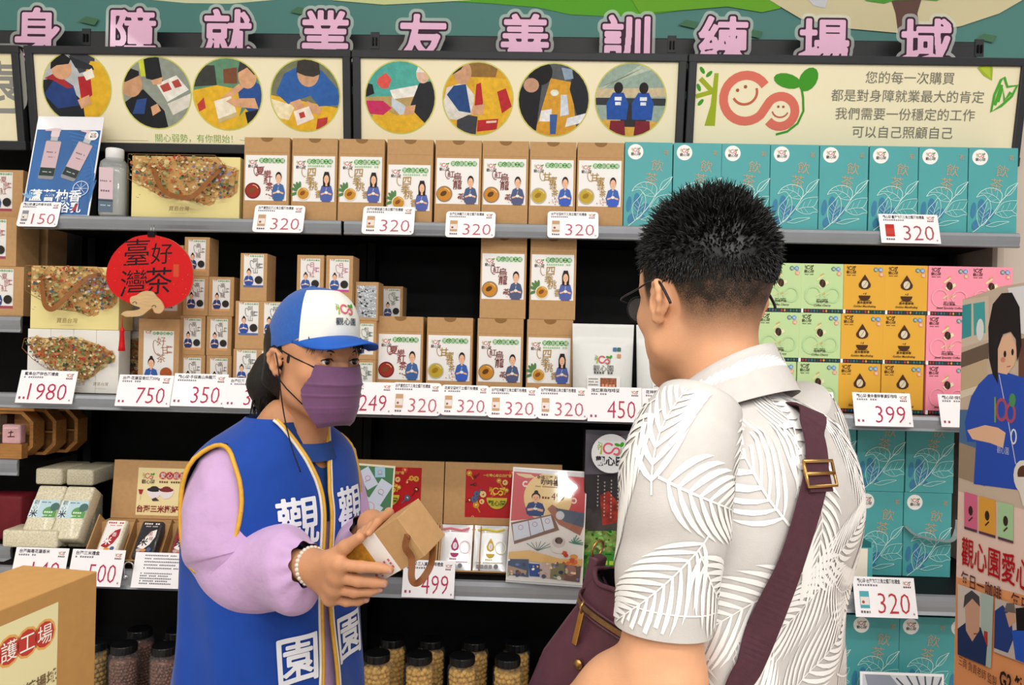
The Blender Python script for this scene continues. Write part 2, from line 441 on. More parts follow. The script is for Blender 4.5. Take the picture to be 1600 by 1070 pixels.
# ---------------------------------------------------------------- header signs
YH = .205
ZH1 = at(800, 80, .185).z; ZH0 = at(200, 238, .228).z; HH = (ZH1 - ZH0)
XH = [at(q, 150, YH).x for q in (45, 551, 1071, 1600)]
LEAN = R(9)
WALLR()
CREAM = mat('#efe5c4', rough=.4, noise=.012, scale=4, spec=.3)
CREAM2 = mat('#e9deb6', rough=.4, noise=.012, scale=4, spec=.3)
def unit_photo(k):
    d = D(); d.clip = ell(0, 0, 1, 1, 0, 32)
    skin = '#d6a27c'; blue = '#2b4f93'; yel = '#e0b02c'
    pm_ = lambda m: mat(m, rough=.5, noise=.13, scale=42 + 9 * k, spec=.25)
    def P(m, *p): d.poly(list(p), pm_(m))
    def O(x, y, rx, ry, m, rot=0): d.disc(x, y, rx, pm_(m), ry=ry, rot=rot, n=20)
    if k == 0:
        P('#b9bcbf', (-1, -1), (1, -1), (1, 1), (-1, 1)); P('#3e4148', (-.2, 1), (.6, 1), (.55, .55), (.1, .4)); P(yel, (-.1, -1), (1, -1), (1, .7), (.45, .75), (.2, .3))
        P('#2a2c33', (-.2, .9), (.5, .62), (.55, .5), (0, .55)); P('#20242c', (-1, -1), (.2, -1), (.15, -.4), (-.5, .3), (-1, .2)); P('#27407a', (-1, -.2), (-.55, .35), (-.1, .05), (.05, -.5), (-.6, -.6))
        P('#a52f30', (-.95, .25), (-.6, .42), (-.1, 0), (-.3, -.02), (-.7, .2)); O(-.42, .52, .3, .3, skin); P('#1c1a1e', (-.75, .5), (-.7, .85), (-.35, .95), (-.12, .8), (-.2, .66), (-.55, .62))
        P('#b0262b', (.05, .3), (.42, .35), (.45, -.2), (.12, -.45)); P(skin, (0, -.35), (.35, -.2), (.4, -.45), (.1, -.6)); P('#eee7dc', (.2, .4), (.48, .55), (.55, .3), (.3, .2))
    elif k == 1:
        P('#8f958a', (-1, -1), (1, -1), (1, 1), (-1, 1)); P('#c9cf3d', (-.5, .95), (-.1, 1), (0, .5), (-.45, .45)); P('#202125', (-.35, 1), (.1, 1), (.2, .3), (-.3, .4)); P('#1c1d22', (-1, -.3), (-.4, .1), (.2, -.5), (.3, -1), (-1, -1))
        O(-.75, .25, .33, .38, '#c79672'); P('#1d1b1e', (-1.1, .3), (-.95, .75), (-.5, .6), (-.5, .48), (-.9, .3)); P('#e7e4db', (.0, .25), (.6, .5), (.95, .1), (.3, -.25)); P('#d8d4c9', (.3, -.3), (1, 0), (1, -.35), (.45, -.62))
        P('#b3493f', (.1, .2), (.35, .3), (.45, .1), (.2, .02)); P('#b3493f', (.45, .32), (.65, .4), (.75, .2), (.55, .14)); P('#2d4a86', (-.6, -.2), (-.3, -.15), (-.4, -.6), (-.75, -.6)); P(skin, (-.15, .35), (.2, .45), (.15, .25), (-.1, .22)); P(skin, (-.2, -.4), (0, -.3), (.1, -.5), (-.15, -.65))
    elif k == 2:
        P('#5f8b6d', (-1, -1), (1, -1), (1, 1), (-1, 1)); P('#3a3d38', (-1, .2), (-.3, .25), (-.35, .8), (-1, .8)); P('#7a4b33', (-.1, .3), (.3, .3), (.3, .75), (-.1, .7)); P(yel, (-1, -1), (.2, -1), (.55, .1), (-.3, .25), (-1, .1)); P('#d3ad2c', (0, -1), (1, -1), (.6, -.3))
        P(blue, (.3, .2), (.75, .4), (1.1, .2), (1.1, -.5), (.7, -.6), (.35, -.2)); P('#1d2028', (.5, -.5), (1, -.4), (1, -1), (.6, -1)); O(.6, .5, .27, .34, skin); P('#3b3835', (.32, .6), (.4, .95), (.75, .98), (.95, .6), (.8, .55), (.6, .75)); P(skin, (.5, .2), (.35, .3), (-.05, 0), (-.2, -.1), (0, -.2))
        P('#ece3cd', (-.4, -.2), (.1, -.05), (.25, -.5), (-.3, -.7)); P('#c3b083', (-.3, -.7), (.25, -.5), (.25, -.62), (-.28, -.82)); P(skin, (.8, -.1), (.9, -.4), (.2, -.35), (-.05, -.2), (.1, -.12)); P('#c2413a', (-.9, -.3), (-.7, -.1), (-.65, -.4), (-.85, -.5))
    elif k == 3:
        P('#75785c', (-1, -1), (1, -1), (1, 1), (-1, 1)); P(yel, (-1, -1), (1, -1), (1, -.35), (-1, 0)); P('#eddfb8', (-1, -.1), (-.3, -.3), (-.5, -.7), (-1, -.6)); P('#2f5fa6', (-.85, .05), (-.6, .6), (-.1, .85), (.5, .7), (.95, .2), (1, -.25), (.4, -.3), (.15, 0), (-.25, -.15), (-.5, -.25))
        O(.1, .6, .32, .36, '#c99b78'); P('#38342f', (-.25, .65), (-.2, .95), (.1, 1.02), (.42, .9), (.45, .6), (.25, .52), (0, .55)); P(skin, (-.45, -.2), (-.15, -.1), (0, -.35), (-.25, -.45)); P(skin, (.05, -.15), (.5, -.35), (.4, -.55), (.0, -.4)); P('#f0e4d8', (-.35, -.45), (.1, -.3), (.25, -.65), (-.25, -.85)); P('#b73a38', (.35, -.65), (.65, -.6), (.6, -.95), (.3, -.95)); P('#b73a38', (-.2, -.5), (-.05, -.45), (0, -.6), (-.15, -.65))
    elif k == 4:
        P('#4fa79c', (-1, -1), (1, -1), (1, 1), (-1, 1)); P('#d8544c', (-.62, .55), (-.4, .68), (-.25, .5), (-.35, .25), (-.55, .25), (-.68, .4)); P('#b59a62', (-1, 0), (1, .1), (1, -.6), (-1, -.5)); P('#e9e6df', (-.3, .2), (.5, .35), (.55, .05), (-.2, -.05)); P(yel, (-1, -1), (1, -1), (.6, -.3), (-.1, -.5), (-.7, -.25))
        P('#26272c', (.3, -.2), (.55, .4), (1.1, .5), (1.1, -.6), (.7, -.7), (.4, -.4)); O(.66, .66, .2, .26, '#dbb59d'); P('#e4e2de', (.46, .7), (.55, .95), (.85, .95), (.8, .72)); P('#c12e5f', (-1.1, -.1), (-.5, -.1), (-.25, -.3), (-.5, -.5), (-1.1, -.45)); P('#1e1f24', (-1, .4), (-.8, .35), (-.75, .1), (-1, 0)); P('#c3cdd6', (-.25, 0), (.1, -.2), (.3, -.35), (0, -.5), (-.25, -.25)); P(skin, (.15, -.25), (.45, -.2), (.4, -.45), (.1, -.5))
    elif k == 5:
        P('#d7a32e', (-1, -1), (1, -1), (1, 1), (-1, 1)); P('#8f6a35', (-.5, 1), (.6, 1), (.5, .6), (-.3, .6)); P(yel, (-.2, -1), (1, -1), (1, .55), (-.1, .6)); P('#3b3d45', (-.6, -1), (-.05, -1), (0, -.5), (-.6, -.4)); P('#d9d5cb', (-1.1, -.55), (-.9, .3), (-.4, .45), (-.1, .1), (-.15, -.4), (-.6, -.6)); P('#24477f', (-.7, .35), (-.35, .4), (-.2, -.4), (-.55, -.35), (-.9, .1))
        O(-.45, .72, .26, .33, '#c99a78'); P('#22201f', (-.75, .65), (-.7, .98), (-.35, 1.0), (-.5, .8)); P('#b3272c', (-.05, .4), (.08, .45), (.15, -.1), (.1, -.3), (-.1, -.28)); P(skin, (-.15, -.2), (.2, -.15), (.15, -.45), (-.2, -.45)); P('#b3272c', (.55, .2), (.8, .3), (.98, -.2), (.7, -.4)); P('#b3272c', (0, -.6), (.6, -.55), (.55, -.85), (-.02, -.92)); P('#e5c7b4', (.25, -.62), (.55, -.6), (.54, -.66), (.25, -.68))
    elif k == 6:
        P('#53565a', (-1, -1), (1, -1), (1, 1), (-1, 1)); P('#d29a2f', (-.55, -1), (.7, -1), (.5, .5), (-.1, .6)); P('#20232a', (.55, .9), (1.1, .4), (1.1, -.6), (.8, -.8), (.45, .3)); P('#1a1a1f', (-1, -1), (-.5, -1), (-.35, .4), (-.7, .5), (-1.1, .2)); O(-.4, .75, .35, .35, '#151416'); O(-.65, .4, .22, .2, '#c3957a')
        P('#e6e8ea', (-.35, -.3), (-.05, -.25), (-.05, -.6), (-.4, -.6)); P('#cdd5e0', (.2, .15), (.38, .15), (.45, -.4), (.2, -.45)); P('#e2e5ea', (.4, -.5), (.95, -.35), (.9, -.6), (.35, -.75)); O(.02, .2, .12, .09, '#dfe5d2'); P('#8aa0b5', (.2, .9), (.5, .85), (.55, .6), (.3, .55)); P('#3b5c9c', (-.1, -.4), (.12, -.4), (.08, -.95), (-.08, -.95))
    else:
        P('#93a79b', (-1, -1), (1, -1), (1, 1), (-1, 1)); P('#b4c0ae', (-1, .3), (1, 1), (.3, 1), (-.8, .3)); P('#c9b794', (-1, .3), (1, .35), (1, .1), (-1, .05)); P('#33343a', (-1, .05), (1, .05), (1, -.15), (-1, -.15)); P('#d5a547', (-1, -.55), (1, -.6), (1, -1), (-1, -1)); P('#2c2b30', (-.2, -.1), (.5, -.1), (.45, -.75), (-.3, -.75))
        for x in (-.36, .36):
            P('#2350a4', (x - .3, -.55), (x - .33, -.1), (x - .15, .2), (x + .15, .2), (x + .3, -.1), (x + .26, -.55)); O(x, .33, .13, .16, '#1e1b1c'); P('#7a1f2c', (x - .2, -.58), (x + .2, -.58), (x + .24, -1), (x - .24, -1)); P('#e4e8f0', (x - .1, .08), (x + .1, .08), (x + .1, -.02), (x - .1, -.02)); P('#e4e8f0', (x - .08, -.06), (x + .08, -.06), (x + .08, -.15), (x - .08, -.15))
    return d
def header(x0, x1, label, prints):
    w = x1 - x0
    h = thing('header_sign', label, 'sign', (x0, .228, ZH0), (LEAN, 0, 0))
    f = MB(); b = .020
    for a in ((0, w, 0, .026), (0, w, HH - .022, HH)): f.box(a[0], a[1], -.012, .012, a[2], a[3], DARK, bev=.003)
    for a in ((.002, .024), (w - .024, w - .002)): f.box(a[0], a[1], -.0115, .0115, .02, HH - .018, DARK, bev=.003)
    f.build('frame', h)
    p = MB(); p.box(.02, w - .02, -.004, .004, .02, HH - .018, CREAM)
    d = D(); prints(d, lambda px, py: (at(px, py, YH).x - x0, (at(px, py, YH).z - ZH0) / math.cos(LEAN)), h)
    p.decal(d, Matrix.Translation((0, -.004, 0))); p.build('panel', h)
    return h
def photo_row(start, pts):
    def f(d, T, h):
        for i, (px, py) in enumerate(pts):
            u, v = T(px, py); q = MB(); dd = D(); r = .0965
            dd.disc(u, v, r * 1.035, '#c9c96a', n=40); dd.sub(unit_photo(start + i), u, v, r)
            q.decal(dd, Matrix.Translation((0, -.0042, 0))); q.build('round_photo', h)
        if start == 0:
            u0, v0 = T(300, 219); d.text('關心弱勢，有你開始！', u0, v0, .024, '#6f9a35', xs=1.0)
            for a, b in ((162, 228), (372, 383)): d.line([T(a, 216.5), T(b, 217.5)], .0012, '#8e9a52')
    return f
header(XH[0] + .001, XH[1] - .001, 'cream header sign with four round photos and green slogan above the soap bottle', photo_row(0, ((123, 138), (247, 146), (357, 148), (478, 150))))
header(XH[1] + .001, XH[2] - .001, 'cream header sign with four round photos above the brown tea boxes', photo_row(4, ((626, 153), (747, 155), (865, 157), (985, 157))))
def msg(d, T, h):
    x, y = T(1082, 208); x2, _ = T(1272, 208); logo(d, x, y, x2 - x, text=False, full=True)
    for i, t in enumerate(('您的每一次購買', '都是對身障就業最大的肯定', '我們需要一份穩定的工作', '可以自己照顧自己')):
        u, v = T((1417, 1415, 1413, 1411)[i], (132, 159, 186, 213)[i]); d.text(t, u, v, .0345, '#77756a')
    def heart(pts, c): d.line([T(*p) for p in pts], .007, c, closed=True)
    for k in (0, 1):
        P = [(1522, 110), (1532, 106), (1538, 102), (1542, 112), (1543, 127), (1532, 120)]
        d.poly([T(*p) for p in P], '#b4c53c') if k == 0 else heart(P, '#9db52c')
    P = [(1547, 175), (1550, 150), (1558, 128), (1563, 124), (1569, 138), (1584, 136), (1577, 152), (1562, 166)]
    heart(P, '#4aa32f'); d.line([T(*p) for p in ((1556, 160), (1562, 140), (1566, 158), (1575, 146))], .009, '#4aa32f'); d.line([T(*p) for p in ((1552, 165), (1560, 135))], .008, '#4aa32f')
header(XH[2] + .001, XH[3], 'cream header sign with large smiling emblem and four lines of grey text', msg)
def yuan(d, T, h):
    u, v = T(4, 130); w = .075
    d.rect(u - w, v - .085, u + w, v + .105, '#8c8b86', r=.04); d.rect(u - w + .014, v - .071, u + w - .014, v + .091, '#e9dfb9', r=.03)
    d.text('袁', u, v - .045, .12, '#8c8b86', bold=.02)
header(XH[0] - .885, XH[0] - .012, 'header sign cut off at left picture edge with a big grey framed character', yuan)

# ---------------------------------------------------------------- pink cut-out characters along the rail
def bubble(ch, grow, res=150, m=.28):
    """glyph outline swollen by 'grow' em: distance field of the glyph, filled by marching squares"""
    v, f, bb = glyphs(ch, .0); L = 1 + 2 * m; xs = (np.arange(res) + .5) / res * L - m; X, Y = np.meshgrid(xs, xs - .12)
    M = np.zeros((res, res), bool)
    for q in f:
        P = [v[i] for i in q]
        for k in range(1, len(P) - 1):
            a, b, c = P[0], P[k], P[k + 1]
            s1 = (b[0] - a[0]) * (Y - a[1]) - (b[1] - a[1]) * (X - a[0]); s2 = (c[0] - b[0]) * (Y - b[1]) - (c[1] - b[1]) * (X - b[0]); s3 = (a[0] - c[0]) * (Y - c[1]) - (a[1] - c[1]) * (X - c[0])
            M |= ((s1 >= 0) & (s2 >= 0) & (s3 >= 0)) | ((s1 <= 0) & (s2 <= 0) & (s3 <= 0))
    idx = np.arange(res); g = np.where(M[:, :, None] & (idx[None, None, :] == idx[None, :, None]), 0, 0)
    row = np.full((res, res), 1e4)
    for i in range(res):
        k = np.nonzero(M[i])[0]
        if len(k): row[i] = np.abs(idx[:, None] - k[None, :]).min(1)
    dd = np.sqrt(np.min(row[:, None, :] ** 2 + ((idx[:, None] - idx[None, :]) ** 2)[:, :, None], axis=0)) / res * L
    for _ in range(2): dd = (dd + np.roll(dd, 1, 0) + np.roll(dd, -1, 0) + np.roll(dd, 1, 1) + np.roll(dd, -1, 1)) / 5
    F = grow - dd; V = []; FA = []
    for i in range(res - 1):
        for j in range(res - 1):
            c = [(i, j), (i, j + 1), (i + 1, j + 1), (i + 1, j)]; fv = [F[q] for q in c]
            if max(fv) <= 0: continue
            pts = []
            for k in range(4):
                a, b = c[k], c[(k + 1) % 4]; fa, fb = fv[k], fv[(k + 1) % 4]
                if fa > 0: pts.append((X[a], Y[a]))
                if (fa > 0) != (fb > 0): t = fa / (fa - fb); pts.append((X[a] + t * (X[b] - X[a]), Y[a] + t * (Y[b] - Y[a])))
            if len(pts) > 2: FA.append(tuple(range(len(V), len(V) + len(pts)))); V += pts
    return V, FA, (bb[0] + bb[1]) / 2
LAM = mat('#dfe4e0', rough=.12, trans=.0, alpha=.42, spec=.6)
PK = mat('#f0bcdc', rough=.4, noise=.01, coat=.4)
CH = [('身', 57, 65), ('障', 208, 66), ('就', 356, 68), ('業', 508, 70), ('友', 660, 76), ('善', 820, 76), ('訓', 978, 78), ('練', 1130, 80), ('場', 1287, 83), ('域', 1447, 84)]
for i, (c, px, py) in enumerate(CH):
    p = at(px, py, .33); hgt = .158
    b = MB(); d = D(); v, f, bb = glyphs(c, .085)
    # laminate sheet: rounded outline behind the character
    for gr, m_ in ((.125, LAM), (.066, '#3a1d33'), (.028, PK)):
        V, FA, cx = bubble(c, gr); d._push([((a - cx) * hgt * .95, e * hgt - .034) for a, e in V], FA, m_); d.o += .0004
    b.decal(d); o = b.build('character_cutout', loc=(p.x, .33, p.z))
    tag(o, 'pink laminated cut-out of the character %s above the header signs' % c, 'sign', 'pink cut-out characters')
# support: thin black ledge the cut-outs stand behind
o = MB().box(XB[0] - .9, XB[3], .236, .398, ZH1 - .036, ZH1 - .03, BLACK).build('header_top_cover'); tag(o, 'black cover strip on top of the header signs', 'shelf')

# ---------------------------------------------------------------- shelving
YT, YM, YL = .09, 0.0, 0.0
ZT = at(600, 345.5, YT).z; ZT0 = at(600, 368, YT).z
ZM = at(700, 631, YM).z; ZM0 = at(700, 655, YM).z
ZL = at(760, 908, YL).z; ZL0 = at(760, 939, YL).z
ZB = .36; ZJ = .52
def shelf(parent, x0, x1, yf, z1, z0, yb=.46):
    s = MB(); s.box(x0, x1, yf + .006, yb, z1 - .022, z1, BLACK)
    o = s.build('shelf_board', parent)
    # price rail: shallow scooped grey profile
    h = z1 - z0; prof = [(0.006, z1 + .001), (-.001, z1 - .002), (-.004, z1 - h * .25), (-.003, z1 - h * .55), (0, z1 - h * .8), (-.004, z0 + .002), (.001, z0), (.006, z0)]
    r = MB(); r.loft([[(x, yf + a, b) for a, b in prof] for x in (x0, x1)], LIP, smooth=False, closed=True, cap=(True, True))
    r.build('price_rail', o)
    return o
def bay(x0, x1, label, shelves, brk=True):
    t = thing('shelving_bay', label, 'shelving', (0, 0, 0), group=None)
    MB().box(x0 + .001, x1 - .001, .46, .49, .02, ZH1 - .04, BLACK).build('back_panel', t)
    for x in (x0 + .014, x1 - .014):
        MB().box(x - .012, x + .012, .40, .462, 0, ZH1 - .04, BLACK).build('upright', t)
    for yf, z1, z0 in shelves: shelf(t, x0 + .004, x1 - .004, yf, z1, z0)
    MB().box(x0 + .001, x1 - .001, .02, .46, 0, .09, DARK).build('base_plinth', t)
    return t
SH = [(YT, ZT, ZT0), (YM, ZM, ZM0), (YL, ZL, ZL0), (0.0, ZJ, ZJ - .05)]
bay(XB[0], XB[1], 'black shelving bay behind the woman, under the first photo header', SH)
bay(XB[1], XB[2], 'black shelving bay between the two people, under the second photo header', SH)
bay(XB[2], XB[3], 'black shelving bay behind the man, under the emblem header', SH[:3] + [(0.0, ZB, ZB - .05)])
ZN = at(20, 494, .12).z; ZN2 = at(30, 716, .14).z; ZN3 = at(20, 852, .10).z
bay(XB[0] - .88, XB[0] - .014, 'black shelving bay cut off at the left picture edge', [(.12, ZN, ZN - .045), (.12, ZN2, ZN2 - .045), (.10, ZN3, ZN3 - .045), (.1, ZB, ZB - .05)])
# ---------------------------------------------------------------- cartons and their printed labels
def carton(w, dp, h, m, bev=.0012, flap=None):
    b = MB(); b.box(-w / 2, w / 2, 0, dp, 0, h, m, bev=bev)
    if flap:      # tuck flap line and thumb notch on the top front
        d = D(); d.line([(-w / 2 + .004, h - flap), (w / 2 - .004, h - flap)], .0006, '#8d6a40')
        d.poly(ell(0, h - .0005, .017, .012, 0, 10, PI, 2 * PI), '#8a6437'); b.decal(d)
    return b
KW, KD, KH = .1235, .085, .222
def tea_label(kind):
    w, h = .113, .122; d = D()
    d.rect(0, 0, w, h, '#eeebe9')
    logo(d, .008, h - .026, .025); d.o += .0001
    pill_title(d, .038, w - .006, h - .0145, .0125, halo='#bfe0b8')
    if kind in ('red',):
        tx, c, cup, ring = '夏戀紅茶', '#8c2a2a', '#9b2f22', '#6d1d18'
    elif kind == 'gui': tx, c, cup, ring = '四季桃香', '#a9863f', '#c48a2c', '#e9dfc8'
    elif kind == 'oolong': tx, c, cup, ring = '紅烏龍茶', '#7a2f26', '#c98528', '#8a7a66'
    else: tx, c, cup, ring = '甘蜜味茶', '#a8842c', '#bda02f', '#b9b3a2'
    if kind == 'gui':
        d.bars(.040, w - .008, h - .029, .005, '#9ccb94', seed=3)
        for a, l in ((1.9, .03), (2.3, .026), (1.5, .028), (2.8, .02), (3.5, .018)):
            d.disc(.018 + math.cos(a) * .014, .026 + math.sin(a) * .017, .004, '#56804a', ry=.011, rot=a - PI / 2, n=10)
    cx, cy, r = (.022, .026, .0215) if kind != 'gui' else (.029, .021, .018)
    d.disc(cx, cy, r, ring, n=24); d.disc(cx, cy, r * .86, cup, n=24)
    d.disc(cx - r * .1, cy + r * .05, r * .45, {'red': '#7a4a22', 'gui': '#8a4a18', 'oolong': '#5a3a16', 'mi': '#9a7418'}[kind], ry=r * .3, rot=.6, n=9)
    d.line(ell(cx, cy, r * .7, r * .7, 0, 10, .4, 1.6), .0014, '#efd9a4')
    xs = [(.040, .070, .022), (.060, .064, .018), (.062, .046, .021), (.066, .028, .019)]
    if kind == 'oolong': xs = [(.038, .071, .017), (.055, .062, .022), (.056, .041, .022), (.066, .014, .015)]
    if kind == 'mi': xs = [(.042, .068, .021), (.058, .058, .020), (.060, .042, .017), (.064, .026, .016)]
    if kind == 'gui': xs = [(.050, .069, .023), (.046, .047, .021), (.055, .032, .022), (.071, .012, .019)]
    d.line(ell(.030, .078, .006, .012, .2, 12, .6, 5.2), .0016, c)
    for ch, (a, b, s_) in zip(tx, xs): d.text(ch, a, b, s_ * 1.16, c, shear=.12, rot=.05, bold=.006)
    if kind in ('red', 'oolong'): scribbles(d, .056, .004, .074, .018, ['#7a2a20', '#a33a2a', '#4d3324'], 7, .0015, .003, 5)
    if kind == 'mi': scribbles(d, .046, .003, .074, .022, ['#b5532c', '#c98a3a', '#7a3a22'], 16, .0010, .0020, 6)
    bust(d, w - .0215, 0, .036, .080 if kind != 'oolong' else .078, {'red': '#44679f', 'gui': '#5563a6', 'oolong': '#4c5a7d', 'mi': '#3c62b0'}[kind], 'long' if kind == 'gui' else 'short', apron={'red': '#3f639c', 'gui': '#5160a5', 'oolong': '#54597c', 'mi': '#3a5cc0'}[kind])
    return d, w, h
_proto = {}
def tea_box(kind, low=False):
    k = (kind, low)
    if k not in _proto:
        o = carton(KW, KD, KH, KRAFT, flap=.0405).build('tea_box')
        d, w, h = tea_label(kind)
        b = MB(); b.decal(d, Matrix.Translation((-w / 2 - .001, 0, .032 if low else .052)))
        b.build('label', o); _proto[k] = [o, False]
    return _proto[k]
def put(pr, loc, rot, label, cat, group):
    if not pr[1]:
        o = pr[0]; pr[1] = True; o.location = loc
        if rot: o.rotation_euler = rot
    else: o = dup(pr[0], loc, rot or (0, 0, 0))
    tag(o, label, cat, group); return o

ZTOP = ZT + .0005; ZMID = ZM + .0005; ZLOW = ZL + .0005
words = {'red': 'red cup', 'gui': 'long-haired woman', 'oolong': 'amber cup', 'mi': 'yellow cup'}
rowT = [('red', 416, 0), ('gui', 490.5, 1), ('gui', 564, 0), ('gui', 640, 2), ('oolong', 715.5, 0), ('oolong', 789, 0), ('mi', 863, 0), ('mi', 937.5, 0)]
for i, (k, cx, low) in enumerate(rowT):
    p = at(cx, 290, .112)
    o = put(tea_box(k, low == 2), (p.x, .112 + random.uniform(-.003, .003), ZTOP), (0, 0, random.uniform(-.012, .012)),
            'brown tea box, %s, %s from left on top shelf' % (words[k], ORD[i]), 'tea box', 'brown tea boxes on the top shelf')
    if i == 7:
        f = MB(); f.box(-KW / 2 + .006, KW / 2 - .006, .0, .001, 0, .014, KRAFT_IN, M=Matrix.Translation((0, KD - .004, KH - .002)) @ Matrix.Rotation(.3, 4, 'X'))
        f.build('open_flap', o)
rowM = [('red', 624.5, 0, 'standing beside the purple mask'), ('mi', 702, 0, 'second from the mask on the middle shelf'), ('oolong', 781, 0, 'lower one of its stack on the middle shelf'), ('gui', 858.5, 0, 'lower one of its stack beside the white pouch'),
        ('oolong', 783.5, 1, 'upper one of its stack below the top shelf'), ('gui', 861, 1, 'upper one of its stack left of the man')]
for k, cx, up, wh in rowM:
    p = at(cx, 560, .125)
    put(tea_box(k), (p.x, .125, ZMID + up * (KH + .0003)), (0, 0, random.uniform(-.015, .015)), 'brown tea box, %s, %s' % (words[k], wh), 'tea box', 'brown tea boxes on the middle shelf')

# ---- teal tea cartons
TEAL = mat('#4fa3a6', rough=.4, noise=.02, scale=14, spec=.35)
TW, TD, TH = .1265, .08, .2255
def teal_print(w, h):
    d = D(); W = '#d4f0ea'
    def T(u, v): return (u / 555 * w, (955 - v) / 955 * h)      # u,v on a 555 x 955 front
    d.disc(*T(125, 110), 90 / 555 * w, '#f2f2ee', n=28)
    logo(d, T(75, 0)[0], T(0, 118)[1], .024)
    G = '#c2a17c'; d.text('飲', *T(375, 315), .034, G, rot=-.08, bold=-.008); d.text('茶', *T(310, 470), .036, G, rot=-.1, bold=-.008)
    d.text('茗', *T(480, 135), .014, G)
    N = '#3f7fa3'
    for u, v, rx, ry, a in ((60, 700, 30, 90, .1), (160, 690, 45, 120, -.1), (250, 740, 40, 60, .5), (200, 830, 60, 25, .3), (90, 860, 40, 60, .4)):
        d.disc(*T(u, v), rx / 555 * w, N, ry=ry / 955 * h, rot=-a, n=14)
    st = lambda pts, wd=.0011, n=6: d.line([T(*q[:2]) for q in spline([p + (0,) for p in pts], n)], wd, W)
    st([(50, 950), (150, 870), (250, 770), (330, 660), (365, 600), (420, 540), (560, 385)], .0017)
    st([(555, 385), (520, 400), (440, 450), (415, 530), (470, 520), (520, 460), (555, 385)])
    st([(365, 610), (380, 520), (330, 465), (230, 450), (140, 490), (90, 555)], .0014); st([(90, 555), (180, 530), (240, 590), (320, 610), (365, 600)]); st([(365, 600), (300, 540), (220, 510), (130, 510)], .0010)
    for a, b in (((320, 555), (330, 480)), ((270, 525), (250, 455)), ((220, 510), (190, 470)), ((330, 570), (270, 590)), ((260, 525), (220, 560))): st([a, b], .0006)
    st([(130, 880), (100, 780), (110, 700), (170, 630), (225, 570), (255, 660), (240, 760), (190, 850), (130, 880)]); st([(150, 870), (170, 760), (215, 610)], .0010)
    for a, b in (((165, 790), (120, 730)), ((170, 740), (125, 700)), ((180, 700), (150, 650)), ((170, 780), (235, 720)), ((180, 730), (240, 670)), ((160, 830), (215, 790))): st([a, b], .0006)
    st([(300, 730), (380, 620), (470, 590), (552, 585)]); st([(300, 730), (380, 770), (450, 775), (500, 755), (552, 752)]); st([(300, 730), (400, 700), (500, 690), (552, 600)], .0010); st([(480, 690), (552, 740)], .0010)
    for a, b in (((370, 710), (400, 640)), ((430, 695), (470, 610)), ((390, 705), (440, 765)), ((350, 715), (380, 760))): st([a, b], .0006)
    st([(200, 870), (300, 830), (380, 820), (460, 820), (380, 850), (280, 880), (200, 870)])
    return d
_to = carton(TW, TD, TH, TEAL).build('teal_tea_carton')
_tb = MB(); _tb.decal(teal_print(TW, TH), Matrix.Translation((-TW / 2, 0, 0))); _tb.build('printed_front', _to)
TP = [_to, False]
for i, cx in enumerate((1012.5, 1089, 1164.5, 1241, 1318, 1396, 1473.5, 1551.5)):
    p = at(cx, 290, .112)
    put(TP, (p.x, .112, ZTOP), (0, 0, random.uniform(-.008, .008)), 'teal tea carton with leaf drawing, %s from the left on the top shelf' % ORD[i], 'tea carton', 'teal cartons on the top shelf')
for j, (cx, up) in enumerate(((1374, 0), (1449.5, 0), (1374.5, 1), (1451, 1), (1298, 0), (1298, 1))):
    p = at(cx, 800, .165)
    put(TP, (p.x, .165, ZLOW + up * (TH + .0005)), (0, 0, random.uniform(-.01, .01)), 'teal tea carton, %s of the %s stack on the lower shelf' % (('bottom', 'top')[up], ('middle', 'right-hand', 'middle', 'right-hand', 'left-hand', 'left-hand')[j]), 'tea carton', 'teal cartons on the lower shelf')
for j, (cx, up) in enumerate(((1290, 1), (1366, 1), (1443.5, 1), (1290, 0), (1366, 0), (1443.5, 0), (1519, 1), (1519, 0))):
    p = at(cx, 1020, .09)
    put(TP, (p.x, .09, ZB + .0005 + up * (TH + .0005)), (0, 0, random.uniform(-.01, .01)), 'teal tea carton in the %s layer of the bottom shelf, %s column from the left' % (('lower', 'upper')[up], ('first', 'second', 'third', 'first', 'second', 'third', 'fourth', 'fourth')[j]), 'tea carton', 'teal cartons on the bottom shelf')
# open teal carton standing in front, lid up, cream inside
p0 = at(1300, 927, .06); p1 = at(1361, 927, .06)
o = thing('open_teal_carton', 'open teal carton with cream inside standing in front of the teal stack', 'tea carton', (p1.x - .05, .055, ZLOW))
b = MB(); b.box(-.05, .05, .0, .003, 0, .10, TEAL); b.box(-.05, .05, .07, .073, 0, .112, TEAL); b.box(-.05, -.047, .003, .07, 0, .10, TEAL); b.box(.047, .05, .003, .07, 0, .112, TEAL); b.box(-.047, .047, .003, .07, 0, .003, TEAL); b.build('carton_body', o)
MB().box(-.05, .036, -.0025, -.0003, .008, .098, mat('#e8dfd0', rough=.6, noise=.02)).build('cream_insert', o)
# grey ribbon handle of the right-hand lower carton
rb = MB(); c0 = at(1414, 822, .16); c1 = at(1490, 842, .16); c2 = at(1455, 842, .145); c3 = at(1497, 812, .16)
pts = spline([c0, at(1430, 835, .15), c2, at(1485, 845, .15), at(1495, 830, .158), c3], 6)
rb.strap(pts, (0, -.3, 1), .013, .001, mat('#8a9494', rough=.5, noise=.03)); tag(rb.build('ribbon_handle'), 'grey ribbon strap hanging across the front of a teal carton', 'ribbon')

